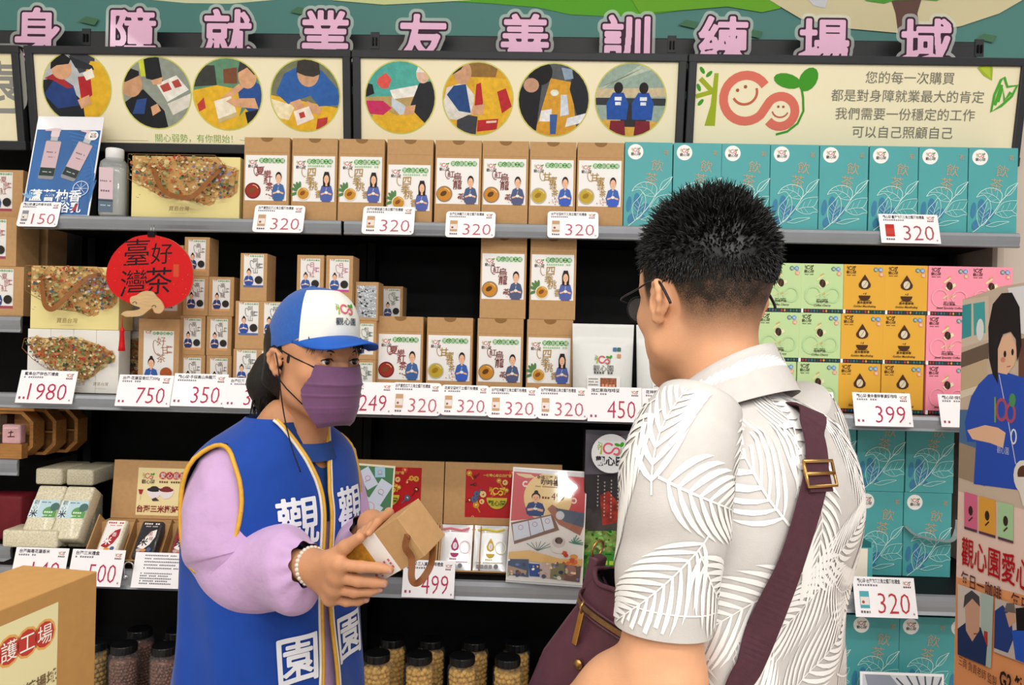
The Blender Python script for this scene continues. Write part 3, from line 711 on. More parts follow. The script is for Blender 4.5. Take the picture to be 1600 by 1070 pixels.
# ---- coffee cartons
CW, CD, CHH = .1065, .07, .1262
def coffee_print(kind, w, h):
    d = D(); ik = '#3b2a1d' if kind != 'green' else '#3a3426'
    d.bars  # strip of woven pattern along the foot
    s = .010; n = 14; rr = random.Random(4); o = d.o
    d.rect(0, 0, w, s, '#2c2f33'); o = d.o
    for i in range(n):
        x = w * i / n; c = ['#f0efe9', '#b23a2c', '#a43a35', '#2a5f6c', '#4a6f9a', '#2f6a4e', '#2a3f5c', '#c23d35', '#d89a3a', '#244b46', '#317f7a', '#2e6a4e', '#3a8a62', '#25506a'][i]
        d.poly([(x + .001, s / 2), (x + w / n / 2, s - .001), (x + w / n - .001, s / 2), (x + w / n / 2, .001)] if i else [(0, 0), (w / n * .8, 0), (w / n * .8, s), (0, s)], c); d.o = o
    d.o = o + d.EPS
    logo(d, .007, h - .0165, .023, dark=ik); d.bars(.008, .030, h - .029, .0022, ik)
    for i, (x, y, c) in enumerate(((w - .026, h - .013, '#2b6f66'), (w - .014, h - .013, '#3f7fc4'), (w - .012, h - .025, '#e28a5c'))):
        d.disc(x, y, .0058, c, n=9); d.text('福', x, y - .003, .008, '#dfe7ea')
    cx = w / 2
    if kind == 'yellow':
        d.poly([(cx, h * .80), (cx + .008, h * .70), (cx + .0155, h * .60), (cx + .0145, h * .545), (cx + .008, h * .505), (cx, h * .495), (cx - .008, h * .505), (cx - .0145, h * .545), (cx - .0155, h * .60), (cx - .008, h * .70)], '#4a2c17')
        d.disc(cx, h * .60, .0082, '#d8cdb4', ry=.010, rot=-.2, n=16); d.line([(cx - .005, h * .54), (cx + .001, h * .6), (cx + .005, h * .66)], .001, '#6e5a40')
        d.poly(ell(cx, h * .37, .015, .0135, 0, 12, PI, 2 * PI), '#4a2c17'); d.line([(cx - .003, h * .40), (cx - .001, h * .42)], .0018, ik); d.line([(cx + .002, h * .39), (cx + .004, h * .43)], .0018, ik)
        t1, t2 = '黃金曼特寧', 'Golden Mandheling'
    else:
        d.line([(cx - .014, h * .66), (cx + .002, h * .76)], .0045, '#e0d9a0'); d.line([(cx - .006, h * .76), (cx + .003, h * .80)], .003, '#c9a86a')
        d.poly([(cx - .012, h * .56), (cx + .013, h * .66), (cx + .016, h * .60), (cx - .004, h * .50)], '#e6e0b8')
        d.disc(cx, h * .60, .0078, '#39241a', ry=.0105, rot=.2, n=16); d.line([(cx - .002, h * .54), (cx - .0005, h * .6), (cx + .002, h * .66)], .001, '#7a5a3c')
        for q in (-.010, 0, .010): d.line([(cx + q - .006, h * .34), (cx + q + .006, h * .41)], .003, '#d8d39a' if q else '#cdb06e')
        d.line(ell(w * .28, h * .35, .020, .022, 0, 20), .004, {'green': '#b2d29a', 'pink': '#f0a0b0'}[kind], closed=True); d.line(ell(w * .74, h * .36, .018, .018, 0, 20), .004, {'green': '#b2d29a', 'pink': '#f0a0b0'}[kind], closed=True)
        t1, t2 = ('咖啡櫻桃', 'Coffee Cherry') if kind == 'green' else ('緋紅果珠', 'Jewel Specialty Coffee')
    d.bars(cx - .014, cx + .014, h * .265, .0022, ik); d.text(t1, cx, h * .205, .0075, ik, bold=.015); d.text(t2, cx, h * .135, .0072, ik, shear=.25, bold=.015)
    return d
CP = {}
for k, c in (('green', '#bcd69c'), ('yellow', '#e0a83a'), ('pink', '#f293a9')):
    o = carton(CW, CD, CHH, mat(c, rough=.42, noise=.015, scale=12)).build('coffee_carton')
    b = MB(); b.decal(coffee_print(k, CW, CHH), Matrix.Translation((-CW / 2, 0, 0))); b.build('printed_front', o); CP[k] = [o, False]
cols = [('green', 1220, 1216, 1211), ('green', 1285, 1281, 1278), ('yellow', 1351, 1347, 1343), ('yellow', 1416.5, 1412.5, 1410), ('pink', 1483.5, 1480.5, 1480), ('pink', 1549, 1547, 1545)]
for ci, (k, *xs) in enumerate(cols):
    for r_ in range(3):
        px = xs[2 - r_]; p = at(px, 600 - 78 * r_, .055)
        put(CP[k], (p.x, .055, ZMID + r_ * (CHH + .0004)), (0, 0, random.uniform(-.012, .012)), '%s coffee carton, %s row, %s' % (k, ('bottom', 'middle', 'top')[r_], ('left green column', 'right green column', 'left yellow column', 'right yellow column', 'left pink column', 'right pink column')[ci]), 'coffee carton', 'coffee cartons on the middle shelf')

# ---- small brown tea boxes
SW, SDp, SHt = .068, .062, .1052
def small_print(w, h, ink1, foot, pill=True, disc='#33302f', big=False, t='高山龍', shirt='#2c3f74'):
    d = D(); d.rect(0, 0, w, h, '#e7e4e0')
    if foot: d.rect(0, 0, w, h * .07, foot)
    logo(d, w * .04, h * .94, w * .22, text=False); pill_title(d, w * .30, w * .97, h * .955, h * .055)
    for i, ch in enumerate(t): d.text(ch, w * (.60 if i % 2 == 0 else .72), h * (.75 - .155 * i), h * .17, ink1, rot=.06, bold=-.006)
    d.line(ell(w * .42, h * .70, w * .09, h * .13, .2, 12, .6, 5.2), w * .02, ink1)
    d.bars(w * .80, w * .95, h * .6, h * .03, ink1); d.bars(w * .80, w * .95, h * .7, h * .03, ink1)
    bust(d, w * .27, h * (.07 if foot else .03), w * .48, h * .50, shirt, 'bun')
    d.disc(w * .77, h * .23, w * .20, disc, n=18); d.disc(w * .77, h * .23, w * .16, mat('#2a2623' if disc == '#33302f' else disc, rough=.8, noise=.5, scale=600), n=18)
    return d
def small_box(w, dp, h, lw, lh, lz, **k):
    o = carton(w, dp, h, KRAFT, bev=.001).build('small_tea_box')
    b = MB(); b.decal(small_print(lw, lh, **k), Matrix.Translation((-lw / 2, 0, lz))); b.build('label', o); return [o, False]
SA = small_box(SW, SDp, SHt, .047, .084, .014, ink1='#5b4436', foot='#d9a06c')
for cx, r_, wh in ((299.5, 0, 'left one of the lowest row'), (341, 0, 'right one of the lowest row'), (300, 1, 'left one of the second row up'), (341.5, 1, 'right one of the second row up'), (305, 2, 'third row up, half behind it'), (345, 2, 'right one of the third row up'), (307, 3, 'topmost, under the top shelf')):
    p = at(cx, 612 - 62 * r_, .10)
    put(SA, (p.x, .10, ZMID + r_ * (SHt + .0003)), (0, 0, random.uniform(-.02, .02)), 'small orange-footed tea box by the fan, %s' % wh, 'tea box', 'small brown boxes right of the fan')
SB = small_box(.0705, .075, .1255, .052, .086, .036, ink1='#31423a', foot='#5a6a9c', t='阿里山', shirt='#2f4f9a')
for cx, r_, wh in ((384, 0, 'left of its bottom row'), (423, 0, 'bottom row, nearest her cap'), (387.5, 1, 'left of its middle row'), (427, 1, 'middle row, touching the blue cap'), (395.5, 2, 'alone on top')):
    p = at(cx, 612 - 76 * r_, .06)
    put(SB, (p.x, .06, ZMID + r_ * .1258), (0, 0, random.uniform(-.02, .02)), 'small blue-footed tea box left of the cap, %s' % wh, 'tea box', 'small brown boxes left of the cap')
SC = small_box(.0715, .075, .1255, .052, .086, .030, ink1='#b0326e', foot='#c0508c', t='日月紅', shirt='#33559c')
for cx, r_, wh in ((480, 0, 'bottom left'), (525, 0, 'bottom right'), (481, 1, 'middle left'), (526, 1, 'middle right'), (484, 2, 'top left'), (529.5, 2, 'top right')):
    p = at(cx, 612 - 76 * r_, .075)
    put(SC, (p.x, .075, ZMID + r_ * .1258), (0, 0, random.uniform(-.015, .015)), 'small tea box with magenta lettering behind the cap, %s of six' % wh, 'tea box', 'small brown boxes behind the cap')
SD_ = small_box(.062, .07, .1035, .047, .082, .014, ink1='#3f5f46', foot=None, t='包種茶', shirt='#3a4f86')
for cx, r_, wh in ((568, 0, 'bottom one behind the mask'), (569.5, 1, 'middle one behind the cap brim')):
    p = at(cx, 600 - 60 * r_, .10)
    put(SD_, (p.x, .10, ZMID + r_ * .1038), None, 'small brown tea box with white label, %s' % wh, 'tea box', 'small brown boxes behind the brim')
for cx, r_ in ((610, 0), (611, 1), (612, 2)):
    p = at(cx, 600 - 60 * r_, .25)
    put(SD_, (p.x, .25, ZMID + r_ * .1038 + (.02 if 0 else 0)), None, 'small tea box deep in shelf right of the silver one, %s' % ('lowest', 'middle', 'top')[r_], 'tea box', 'small brown boxes deep in the shelf')
# silver wrapped carton
p = at(573, 460, .10); o = carton(.062, .07, .1035, KRAFT).build('silver_label_box', loc=(p.x, .10, ZMID + 2 * .1038))
tag(o, 'small brown box with crinkled silver label right of the cap', 'tea box')
b = MB(); d = D(); d.rect(-.026, .008, .026, .094, mat('#c9ccd0', rough=.25, metal=.8, bump=.002, bscale=90, noise=.2, scale=80))
scribbles(d, -.022, .012, .022, .085, ['#2d2f33', '#4a4d50', '#3b5348'], 22, .002, .005, 9); b.decal(d); b.build('label', o)

# ---- large brown box with the orange bowl, and its twin behind the fan
bb = carton(.108, .085, .20, KRAFT, flap=None)
big = [bb.build('tea_box'), False]
b = MB(); lw, lh = .080, .146; d = small_print(lw, lh, '#a5693a', None, disc='#a8562a', t='好甘茶', shirt='#3a5fa8')
d.rect(0, 0, lw * .5, lh * .16, '#d8a03c'); d.bars(lw * .52, lw * .95, lh * .05, lh * .04, '#444'); b.decal(d, Matrix.Translation((-lw / 2, 0, .022))); b.build('label', big[0])
p = at(247.5, 560, .075)
put(big, (p.x, .075, ZMID), (0, 0, .03), 'brown tea box with an orange bowl on its label below the red fan', 'tea box', None)
put(big, (at(256, 430, .12).x, .12, ZMID + .201), (0, 0, -.02), 'brown tea box almost hidden behind the red fan', 'tea box', None)

# ---- island-map gift boxes
def island(w, h, pts, n, seed, wm=True):
    d = D(); d.poly(pts, '#c79a5e')
    k = inpoly(pts); xs = [p[0] for p in pts]; ys = [p[1] for p in pts]
    q = [(min(xs) + (p[0] - min(xs)) , p[1]) for p in pts]
    scribbles(d, min(xs), min(ys), max(xs), max(ys), ['#d9b878', '#cfae70', '#e0c98e', '#b98a54'], n // 3, .004, .010, seed + 1, k)
    scribbles(d, min(xs), min(ys), max(xs), max(ys), MAPCOL, n, .0022, .0068, seed, k)
    scribbles(d, min(xs), min(ys), max(xs), max(ys), ['#3c4230', '#4f5f38', '#6f7d45', '#8f3a2a', '#5a4030'], n // 2, .0012, .0032, seed + 5, k)
    d.line(pts, .0016, '#8a6238', closed=True)
    return d
YEL = mat('#e6d794', rough=.45, noise=.015, scale=10)
def birds(d, x, y, s, c='#3f4c6e'):
    for dx, dy, k in ((0, 0, 1), (.9, 1.1, .7)):
        d.line([(x + s * (dx - .6 * k), y + s * (dy + .35 * k)), (x + s * dx, y + s * dy), (x + s * (dx + .6 * k), y + s * (dy + .2 * k))], s * .14, c)
def map_box(w, h, dp, ribbon):
    o = carton(w, dp, h, YEL, bev=.0015).build('map_gift_box'); b = MB()
    def T(u, v): return (-w / 2 + u / 500 * w, h - v / 285 * h)
    P = [T(*q) for q in ((2, 2), (2, 112), (40, 135), (100, 160), (160, 195), (230, 200), (300, 205), (360, 225), (385, 215), (390, 195), (460, 185), (490, 160), (496, 60), (440, 45), (400, 2))]
    d = island(w, h, P, 260, 3); scribbles(d, T(300, 0)[0], T(0, 120)[1], T(480, 0)[0], T(0, 50)[1], ['#6b6a8c', '#8a86a8', '#a09ab8'], 25, .002, .005, 2, inpoly(P))
    birds(d, *T(50, 200), .007 * w / .3); d.text('寶島台灣', *T(240, 255), .014, '#7a5a34', shear=.15); d.line([T(205, 268), T(275, 268)], .0006, '#9a8450')
    b.decal(d); b.build('printed_front', o)
    RB = mat('#8a5526', rough=.55, noise=.1, scale=70); s = MB()
    pts = [(T(u, v)[0], -.004 - dy, T(u, v)[1]) for u, v, dy in ribbon]
    s.strap(spline(pts, 6), (0, -1, 0), .013, .0012, RB); s.build('ribbon_handle', o); return o
p = at(290, 290, .115)
o = map_box(.296, .168, .07, ((100, 40, 0), (130, 95, .02), (190, 175, .045), (280, 205, .05), (330, 190, .045), (380, 110, .02), (430, 40, 0)))
o.location = (p.x, .115, ZTOP); tag(o, 'flat cream gift box printed with an island map on the top shelf', 'gift box')
p = at(117, 460, .05)
o = map_box(.237, .165, .075, ((60, 50, 0), (90, 95, .015), (140, 175, .04), (185, 198, .045), (230, 165, .04), (330, 60, .015), (400, 35, 0)))
o.location = (p.x, .05, ZMID + .1665); tag(o, 'cream gift box printed with an island map standing on white slim cartons', 'gift box')
# white slim cartons carrying one island map across four fronts
WH = mat('#e6e3dc', rough=.4, noise=.01, scale=20); w1 = .0612; h1 = .166; Wt = 4 * w1
def T4(u, v): return ((u - 140) / 450 * Wt, h1 - (v - 607) / 305 * h1)
P4 = [T4(*q) for q in ((160, 655), (200, 648), (260, 655), (300, 645), (340, 652), (370, 645), (420, 655), (470, 670), (520, 690), (560, 715), (575, 730), (570, 760), (535, 770), (500, 800), (470, 830), (430, 850), (380, 840), (320, 815), (260, 790), (200, 750), (150, 700))]
isl = island(Wt, h1, P4, 330, 8)
xl = at(42.5, 560, .05).x
for i in range(4):
    o = carton(w1 - .0006, .06, h1, WH).build('slim_white_carton', loc=(xl + (i + .5) * w1, .05, ZMID))
    tag(o, 'slim white carton under the map gift box, %s from the left of four' % ORD[i], 'carton', 'slim white cartons')
    d = D(); d.clip = [(i * w1, 0), ((i + 1) * w1 - .001, 0), ((i + 1) * w1 - .001, h1), (i * w1, h1)]
    for v_, f_, m_ in ((isl.v, isl.f, isl.m),):
        for q, m in zip(f_, m_): d.o = v_[q[0]][2]; d.poly([v_[k][:2] for k in q], m)
    d.clip = None
    if i >= 2: d.text('寶島台灣', (i + .5) * w1, T4(0, 870)[1], .010, '#7a5a34', shear=.15); d.line([((i + .28) * w1, T4(0, 885)[1]), ((i + .72) * w1, T4(0, 885)[1])], .0006, '#9a8450')
    if i == 0: birds(d, .008, .045, .007)
    b = MB(); b.decal(d, Matrix.Translation((-(i + .5) * w1, 0, 0))); b.build('printed_front', o)
for i, cx in enumerate((206,)):
    p = at(cx, 560, .165); o = carton(w1, .06, h1, WH).build('slim_white_carton', loc=(p.x, .165, ZMID)); tag(o, 'slim white map carton behind the red tassel', 'carton', 'slim white cartons')
    d = D(); d.clip = [(0, 0), (w1, 0), (w1, h1), (0, h1)]
    for q, m in zip(isl.f, isl.m): d.o = isl.v[q[0]][2]; d.poly([(isl.v[k][0] - .07, isl.v[k][1]) for k in q], m)
    b = MB(); b.decal(d, Matrix.Translation((-w1 / 2, 0, 0))); b.build('printed_front', o)
    o = carton(w1, .06, h1 * .8, WH).build('slim_white_carton', loc=(p.x, .168, ZMID + h1 + .001)); tag(o, 'slim white carton standing on another behind the red fan', 'carton', 'slim white cartons')

# ---- red hanging fan
fx = at(235, 418, -.012); fan = thing('hanging_fan', 'red hanging fan sign with four black characters and a tassel', 'fan sign', (fx.x, -.012, fx.z))
sc_ = 1 / 622.0
def Fp(px, py): return ((px - 235) * sc_, -(py - 418) * sc_)
RED = mat('#c9080f', rough=.45, noise=.05, scale=120); body = [Fp(x, y) for x, y, _ in spline([(235, 365, 0), (268, 374, 0), (294, 396, 0), (304, 428, 0), (296, 460, 0), (270, 479, 0), (235, 482, 0), (200, 474, 0), (172, 455, 0), (164, 428, 0), (176, 396, 0), (204, 372, 0), (235, 365, 0)], 5)[:-1]]
b = MB(); b.prism(body, 0, .006, RED, side=mat('#b8a07a', rough=.6)); d = D()
for ch, x, y, s_ in (('臺', 212, 412, 46), ('灣', 208, 461, 46), ('好', 252, 409, 36), ('茶', 248, 456, 46)): d.text(ch, *Fp(x, y), s_ * sc_, '#161014', rot=.06, shear=.1)
d.rect(*Fp(272, 432), *Fp(281, 412), '#c8482a'); scribbles(d, -.10, -.09, .10, .08, ['#e0a64a'], 40, .0006, .0012, 3, inpoly(body)); b.decal(d); b.build('fan_face', fan)
WD = mat('#c9a678', rough=.55, noise=.1, scale=30, stretch=(1, 1, 6)); b = MB()
cl = [Fp(x, y) for x, y, _ in spline([(191, 493, 0), (198, 488, 0), (215, 486, 0), (222, 482, 0), (207, 476, 0), (206, 466, 0), (216, 462, 0), (226, 456, 0), (240, 456, 0), (248, 464, 0), (256, 472, 0), (260, 482, 0), (254, 490, 0), (245, 489, 0), (241, 482, 0), (234, 487, 0), (222, 495, 0), (200, 497, 0)], 4)]
b.prism(cl, -.006, -.001, WD); d = D()
for x, y in ((215, 476), (246, 481)): d.line([(Fp(x, y)[0] + .0016 * k * math.cos(.55 * k), Fp(x, y)[1] + .0016 * k * math.sin(.55 * k)) for k in [q * .5 for q in range(0, 12)]], .0016, '#3d2a1a')
b.decal(d, Matrix.Translation((0, -.006, 0))); b.build('wooden_cloud', fan)
b = MB(); tx, tz = Fp(193, 500); b.tube([(tx, -.003, tz + .006), (tx, -.003, tz - .02)], .0014, RED, 6); b.lathe([(.001, 0), (.005, -.006), (.006, -.012), (.0045, -.016), (.0075, -.05), (.0085, -.062), (0, -.062)], RED, 12, M=Matrix.Translation((tx, -.003, tz - .02))); b.build('tassel', fan)
b = MB(); b.box(-.008, .010, -.004, .010, .078, .092, BLACK, bev=.001); b.tube([(-.002, .003, .085), (-.002, .003, ZT0 - fx.z + .002)], .0015, mat('#a9acb0', metal=.9, rough=.3), 6); b.tube([(.005, .003, .085), (.005, .003, ZT0 - fx.z + .002)], .0015, mat('#a9acb0', metal=.9, rough=.3), 6); b.build('binder_clip', fan)

# ---- white stand-up pouches
def pouch(w, h, dp):
    o = thing('coffee_pouch', '', 'pouch'); rows = []
    m = mat('#dfe0dd', rough=.38, noise=.01, bump=.0012, bscale=22, spec=.4)
    N = 26
    for j in range(N + 1):
        t = j / N; z = h * t; th = dp * max(.012, (1 - t ** 1.6)) * (1 if t > .06 else .75 + 4 * t); ww = w * (.94 + .06 * t)
        if t > .80: th = .0025
        ring = []
        for k in range(28):
            a = 2 * PI * k / 28; c, s_ = math.cos(a), math.sin(a)
            x = ww / 2 * abs(c) ** .45 * (1 if c >= 0 else -1); y = th / 2 * abs(s_) ** .9 * (1 if s_ >= 0 else -1) * (1 - .55 * abs(x / (ww / 2)) ** 3)
            ring.append((x, y + dp / 2 + (t - .5) * .012, z))
        rows.append(ring)
    b = MB(); b.loft(rows, m, cap=(True, True)); b.build('bag', o)
    def fr(u, v, oo):
        t = v / h; th = .0025 if t > .8 else dp * max(.012, 1 - t ** 1.6); y = -th / 2 * (1 - .55 * abs(u / (w / 2)) ** 3) + dp / 2 + (t - .5) * .012
        return (u, y - oo - .0015, v)
    d = D(); logo(d, -.023, h * .50, .046, text=False); d.text('觀心園', 0, h * .425, .018, '#4c4844'); d.bars(-.024, .024, h * .39, .006, '#555')
    for x, z, c in ((.030, .69, '#3e6fa5'), (.041, .69, '#3d6a54'), (.041, .61, '#d08a5e')): d.rect(x - .005, h * z - .005, x + .005, h * z + .005, c, r=.002)
    d.grid(-.042, .02, .044, h * .36, 8, 4, '#ecebe8'); d.o += .0006; d.grid(-.008, h * .15, .034, h * .34, 6, 4, mat('#9a5a3c', rough=.7, noise=.6, scale=160)); d.o += .0006; d.bars(-.004, .03, h * .23, .008, '#e69a72')
    for q in range(6): d.bars(-.038, -.014, h * (.32 - .035 * q), .003, '#77716c', seed=q)
    b = MB(); b.decal(d, fn=fr); b.build('label', o); return o
o = pouch(.163, .213, .075); p = at(943, 560, .07); o.location = (p.x, .06, ZMID); o['label'] = 'white stand-up coffee pouch with emblem, left one, beside the brown boxes'; o['group'] = 'white coffee pouches'
o2 = dup(o, (at(1038, 560, .07).x + .012, .06, ZMID), (0, 0, .03), 'white stand-up coffee pouch half hidden behind the man')

# ---- soap poster, bottle
def framed(name, w, h, th, M_frame, d, bord=.0, coat=0):
    b = MB(); b.box(-w / 2, w / 2, 0, th, 0, h, M_frame, bev=.001); b.decal(d, Matrix.Translation((-w / 2, 0, 0))); return b
p = at(86, 345, .10); w, h = .186, .292; d = D()
def T5(u, v): return ((u - 40) / 570 * w, (925 - v) / 885 * h)
d.rect(.004, .002, w - .004, h * .86, '#2f6da8')
BL = mat('#2c5f9c', rough=.4, noise=.35, scale=9, stretch=(1, 1, .3)); d.rect(.006, .004, w - .006, h * .855, BL)
for i in range(14): d.line([(w * .5 + .006 * i, h * .84 - .012 * i), (w * .75 + .004 * i, h * .80 - .010 * i), (w * .97, h * .74 - .014 * i)], .003, '#3c74b4')
def pump(cx, cy, rot):
    c, s_ = math.cos(rot), math.sin(rot); d.xf = lambda x, y: (cx + x * c - y * s_, cy + x * s_ + y * c)
    d.rect(-.022, -.06, .022, .055, '#8e8f92', r=.006); d.rect(-.021, -.026, .021, .052, '#cdb2b9'); d.rect(-.021, -.05, .021, -.026, '#2f3a38')
    d.rect(-.010, .055, .010, .066, '#b9bcc0'); d.rect(-.012, .066, .012, .086, '#e2cfd4', r=.003); d.poly([(-.014, .083), (.014, .083), (.012, .092), (-.006, .092), (-.030, .086), (-.030, .082)], '#dcc6cc')
    d.bars(-.013, .013, .018, .004, '#6a5058'); d.bars(-.006, .013, .004, .003, '#8a5a66'); d.bars(-.012, .012, -.040, .003, '#c8cfca'); d.xf = None
pump(*T5(205, 430), -.05); pump(*T5(440, 440), -.32)
d.disc(*T5(545, 215), .014, '#efecec', n=20); logo(d, T5(545, 215)[0] - .008, T5(545, 215)[1] - .001, .016)
d.text('蘆薈柚香', w * .47, h * .145, .036, '#f2f4f8', bold=.02); d.text('沐浴乳', w * .62, h * .035, .032, '#f2f4f8', bold=.02)
cx, cy = T5(510, 690); d.line(ell(cx, cy, .021, .021, 0, 24), .0022, '#cfdcf0', closed=True)
for k in range(8): d.line([(cx, cy), (cx + .018 * math.cos(k * PI / 4), cy + .018 * math.sin(k * PI / 4))], .0012, '#cfdcf0')
for k in range(5): d.line([(w * .08, h * .16), (w * .08 + .022 * math.cos(.5 + k * .5), h * .16 + .022 * math.sin(.5 + k * .5))], .004, '#7fb0dc')
d.poly([(w * .74, .012), (w * .80, .012), (w * .83, .035), (w * .79, .03)], '#a8364a')
b = framed('poster', w, h, .003, mat('#e9e7ec', rough=.25, coat=.3, noise=.01), d); o = b.build('shelf_poster', loc=(p.x, .098, ZTOP), rot=(R(-13), R(0), 0)); tag(o, 'poster of two pump bottles on blue at the left end of the top shelf', 'poster')
p = at(177, 290, .125); o = thing('soap_bottle', 'clear plastic bottle with white cap and pink label beside the pump poster', 'bottle', (p.x, .13, ZTOP), (0, 0, .3)); o.scale = (1, 1, 1.08)
PL = mat('#cfd3d2', rough=.08, trans=.0, alpha=.38, spec=.6); b = MB()
def sq(s_, z, n=24, e=.5): return [(s_ * abs(math.cos(2 * PI * k / n)) ** e * (1 if math.cos(2 * PI * k / n) >= 0 else -1), s_ * abs(math.sin(2 * PI * k / n)) ** e * (1 if math.sin(2 * PI * k / n) >= 0 else -1), z) for k in range(n)]
b.loft([sq(.032, 0), sq(.035, .006), sq(.035, .125), sq(.033, .137), sq(.026, .146, e=.8), sq(.022, .15, e=1), sq(.022, .165, e=1)], PL, cap=(True, True)); b.build('bottle_body', o)
b = MB(); b.loft([sq(.0315, .004), sq(.0325, .008), sq(.0325, .118), sq(.030, .124)], mat('#b9bcb4', rough=.15, noise=.12, scale=30, alpha=.6), cap=(True, True)); b.build('soap_filling', o)
b = MB(); b.lathe([(.017, .145), (.0235, .150), (.0235, .170), (.022, .174), (0, .174)], mat('#e8e8ea', rough=.3), 20); b.build('cap', o)
b = MB(); d = D(); d.rect(-.031, .022, .004, .120, '#d6bdc6'); d.rect(-.031, .010, .004, .042, '#5d6e80'); d.rect(-.031, .036, .004, .040, '#3c4a52'); d.bars(-.028, .0, .085, .004, '#8a6a76'); d.bars(-.026, .002, .06, .005, '#7a5a66'); d.bars(-.026, .0, .025, .003, '#c8d2da'); b.decal(d, Matrix.Translation((0, -.0352, 0))); b.build('label', o)
# ---------------------------------------------------------------- price cards on the rails
class Plane:
    """a flat face in the room: u along, v up the face, n towards the viewer"""
    def __init__(s, o, u, v):
        s.o = Vector(o); s.u = Vector(u).normalized(); s.v = Vector(v); s.v = (s.v - s.u * s.v.dot(s.u)).normalized(); s.n = s.u.cross(s.v)
        s.M = Matrix((s.u, -s.n, s.v)).transposed().to_4x4(); s.M.translation = s.o
    def uv(s, px, py):
        d = ray(px, py); t = (s.o - CAMP).dot(s.n) / d.dot(s.n); q = CAMP + d * t - s.o
        return (q.dot(s.u), q.dot(s.v))
CARD = mat('#f2eff2', rough=.45, noise=.01, scale=30, spec=.3, coat=.15)
def price_card(l, r, t, b, num, title, label, rnd=False, Y=-.014, lean=17, col=None, thumb=None, num_x=None, sub=True, tiny='特價', group='price cards'):
    p = at((l + r) / 2, b, Y); sc = FPX / (CAMR.inverted() @ (p - CAMP)).z * -1
    w = (r - l) / sc; h = (b - t) / sc / math.cos(R(lean)) * .97; d = D()
    m = MB(); rr = h * .12 if rnd else .0005
    pts = []
    for cx, cy, a in ((w / 2 - rr, rr, -PI / 2), (w / 2 - rr, h - rr, 0), (-w / 2 + rr, h - rr, PI / 2), (-w / 2 + rr, rr, PI)): pts += ell(cx, cy, rr, rr, 0, 4, a, a + PI / 2)
    m.prism(pts, 0, .0008, CARD)
    if title:
        hh = h * .115; v_, f_, bb = glyphs(title, .02); L = (bb[1] - bb[0]) * hh; k = min(1, (w * .70) / L)
        d.text(title, -w / 2 + w * .07, h * .855, hh, '#2c2730', align='L', bold=.02, xs=k)
        d.bars(-w / 2 + w * .07, -w / 2 + w * .42, h * .765, h * .055, '#807a84', seed=len(title))
        logo(d, w * .31, h * .80, w * .13, text=False); d.bars(w * .315, w * .435, h * .745, h * .045, '#6a4a52')
    if num:
        c = col or ('#b9606f' if rnd else '#b02c52'); nh = h * (.62 if rnd else .74)
        v_, f_, bb = glyphs(num, -.012); want = w * (.56 if (rnd or len(num) < 4) else .72) * (1 if rnd else .92); k = want / ((bb[1] - bb[0]) * nh)
        nx = (w * .13 if rnd else w * (.12 if len(num) < 4 else .03)) if num_x is None else num_x * w
        d.text(num, nx, h * .10, nh, c, bold=-.012, xs=k, shear=.03)
        d.bars(w * .43, w * .46, h * .08, h * .05, '#9a8a94')
    if thumb:
        x0 = -w / 2 + w * .09; d.rect(x0, h * .22, x0 + w * .15, h * .64, thumb); d.rect(x0 + .001, h * .30, x0 + w * .145, h * .50, '#e2d9d4' if thumb != '#b8281f' else '#c8382c'); d.disc(x0 + w * .05, h * .37, w * .025, '#a05040', n=8); d.bars(x0, x0 + w * .15, h * .10, h * .06, '#6a5a62')
    elif num and tiny: d.bars(-w / 2 + w * .05, -w / 2 + w * .17, h * .12, h * .075, '#9a4a64', gap=.9)
    m.decal(d)
    o = m.build('price_card', loc=p, rot=(R(-lean), 0, 0)); tag(o, label, 'price card', group); return o
YTT = YT - .014; KT = '#c29a72'
price_card(24, 89, 312, 354, '150', '觀心園·蘆薈柚香沐浴乳', 'price card reading 150 under the pump bottle poster', True, YTT, thumb='#8a8a92')
for l, r, t, b, ti, wh in ((393, 473, 317, 363, '台灣夏戀紅茶三角立體茶包禮盒', 'leftmost of its kind on the top shelf'), (564, 646, 319, 366, '台灣四季桃香三角立體茶包禮盒', 'just right of the gap in the top rail'), (695, 773, 327, 371, '台灣紅烏龍茶三角立體茶包禮盒', 'third of its kind on the top shelf'), (855, 935, 327, 372, '台灣甘蜜味茶三角立體茶包禮盒', 'under the yellow-cup boxes')):
    price_card(l, r, t, b, '320', ti, 'price card reading 320, brown box thumbnail, %s' % wh, True, YTT, thumb=KT)
price_card(1378, 1470, 331, 380, '320', '觀心園·臺灣飲茶三角立體茶包禮盒', 'price card reading 320 with red thumbnail below the teal top row', False, YTT, thumb='#b8281f', col='#a84a5a', num_x=.14)
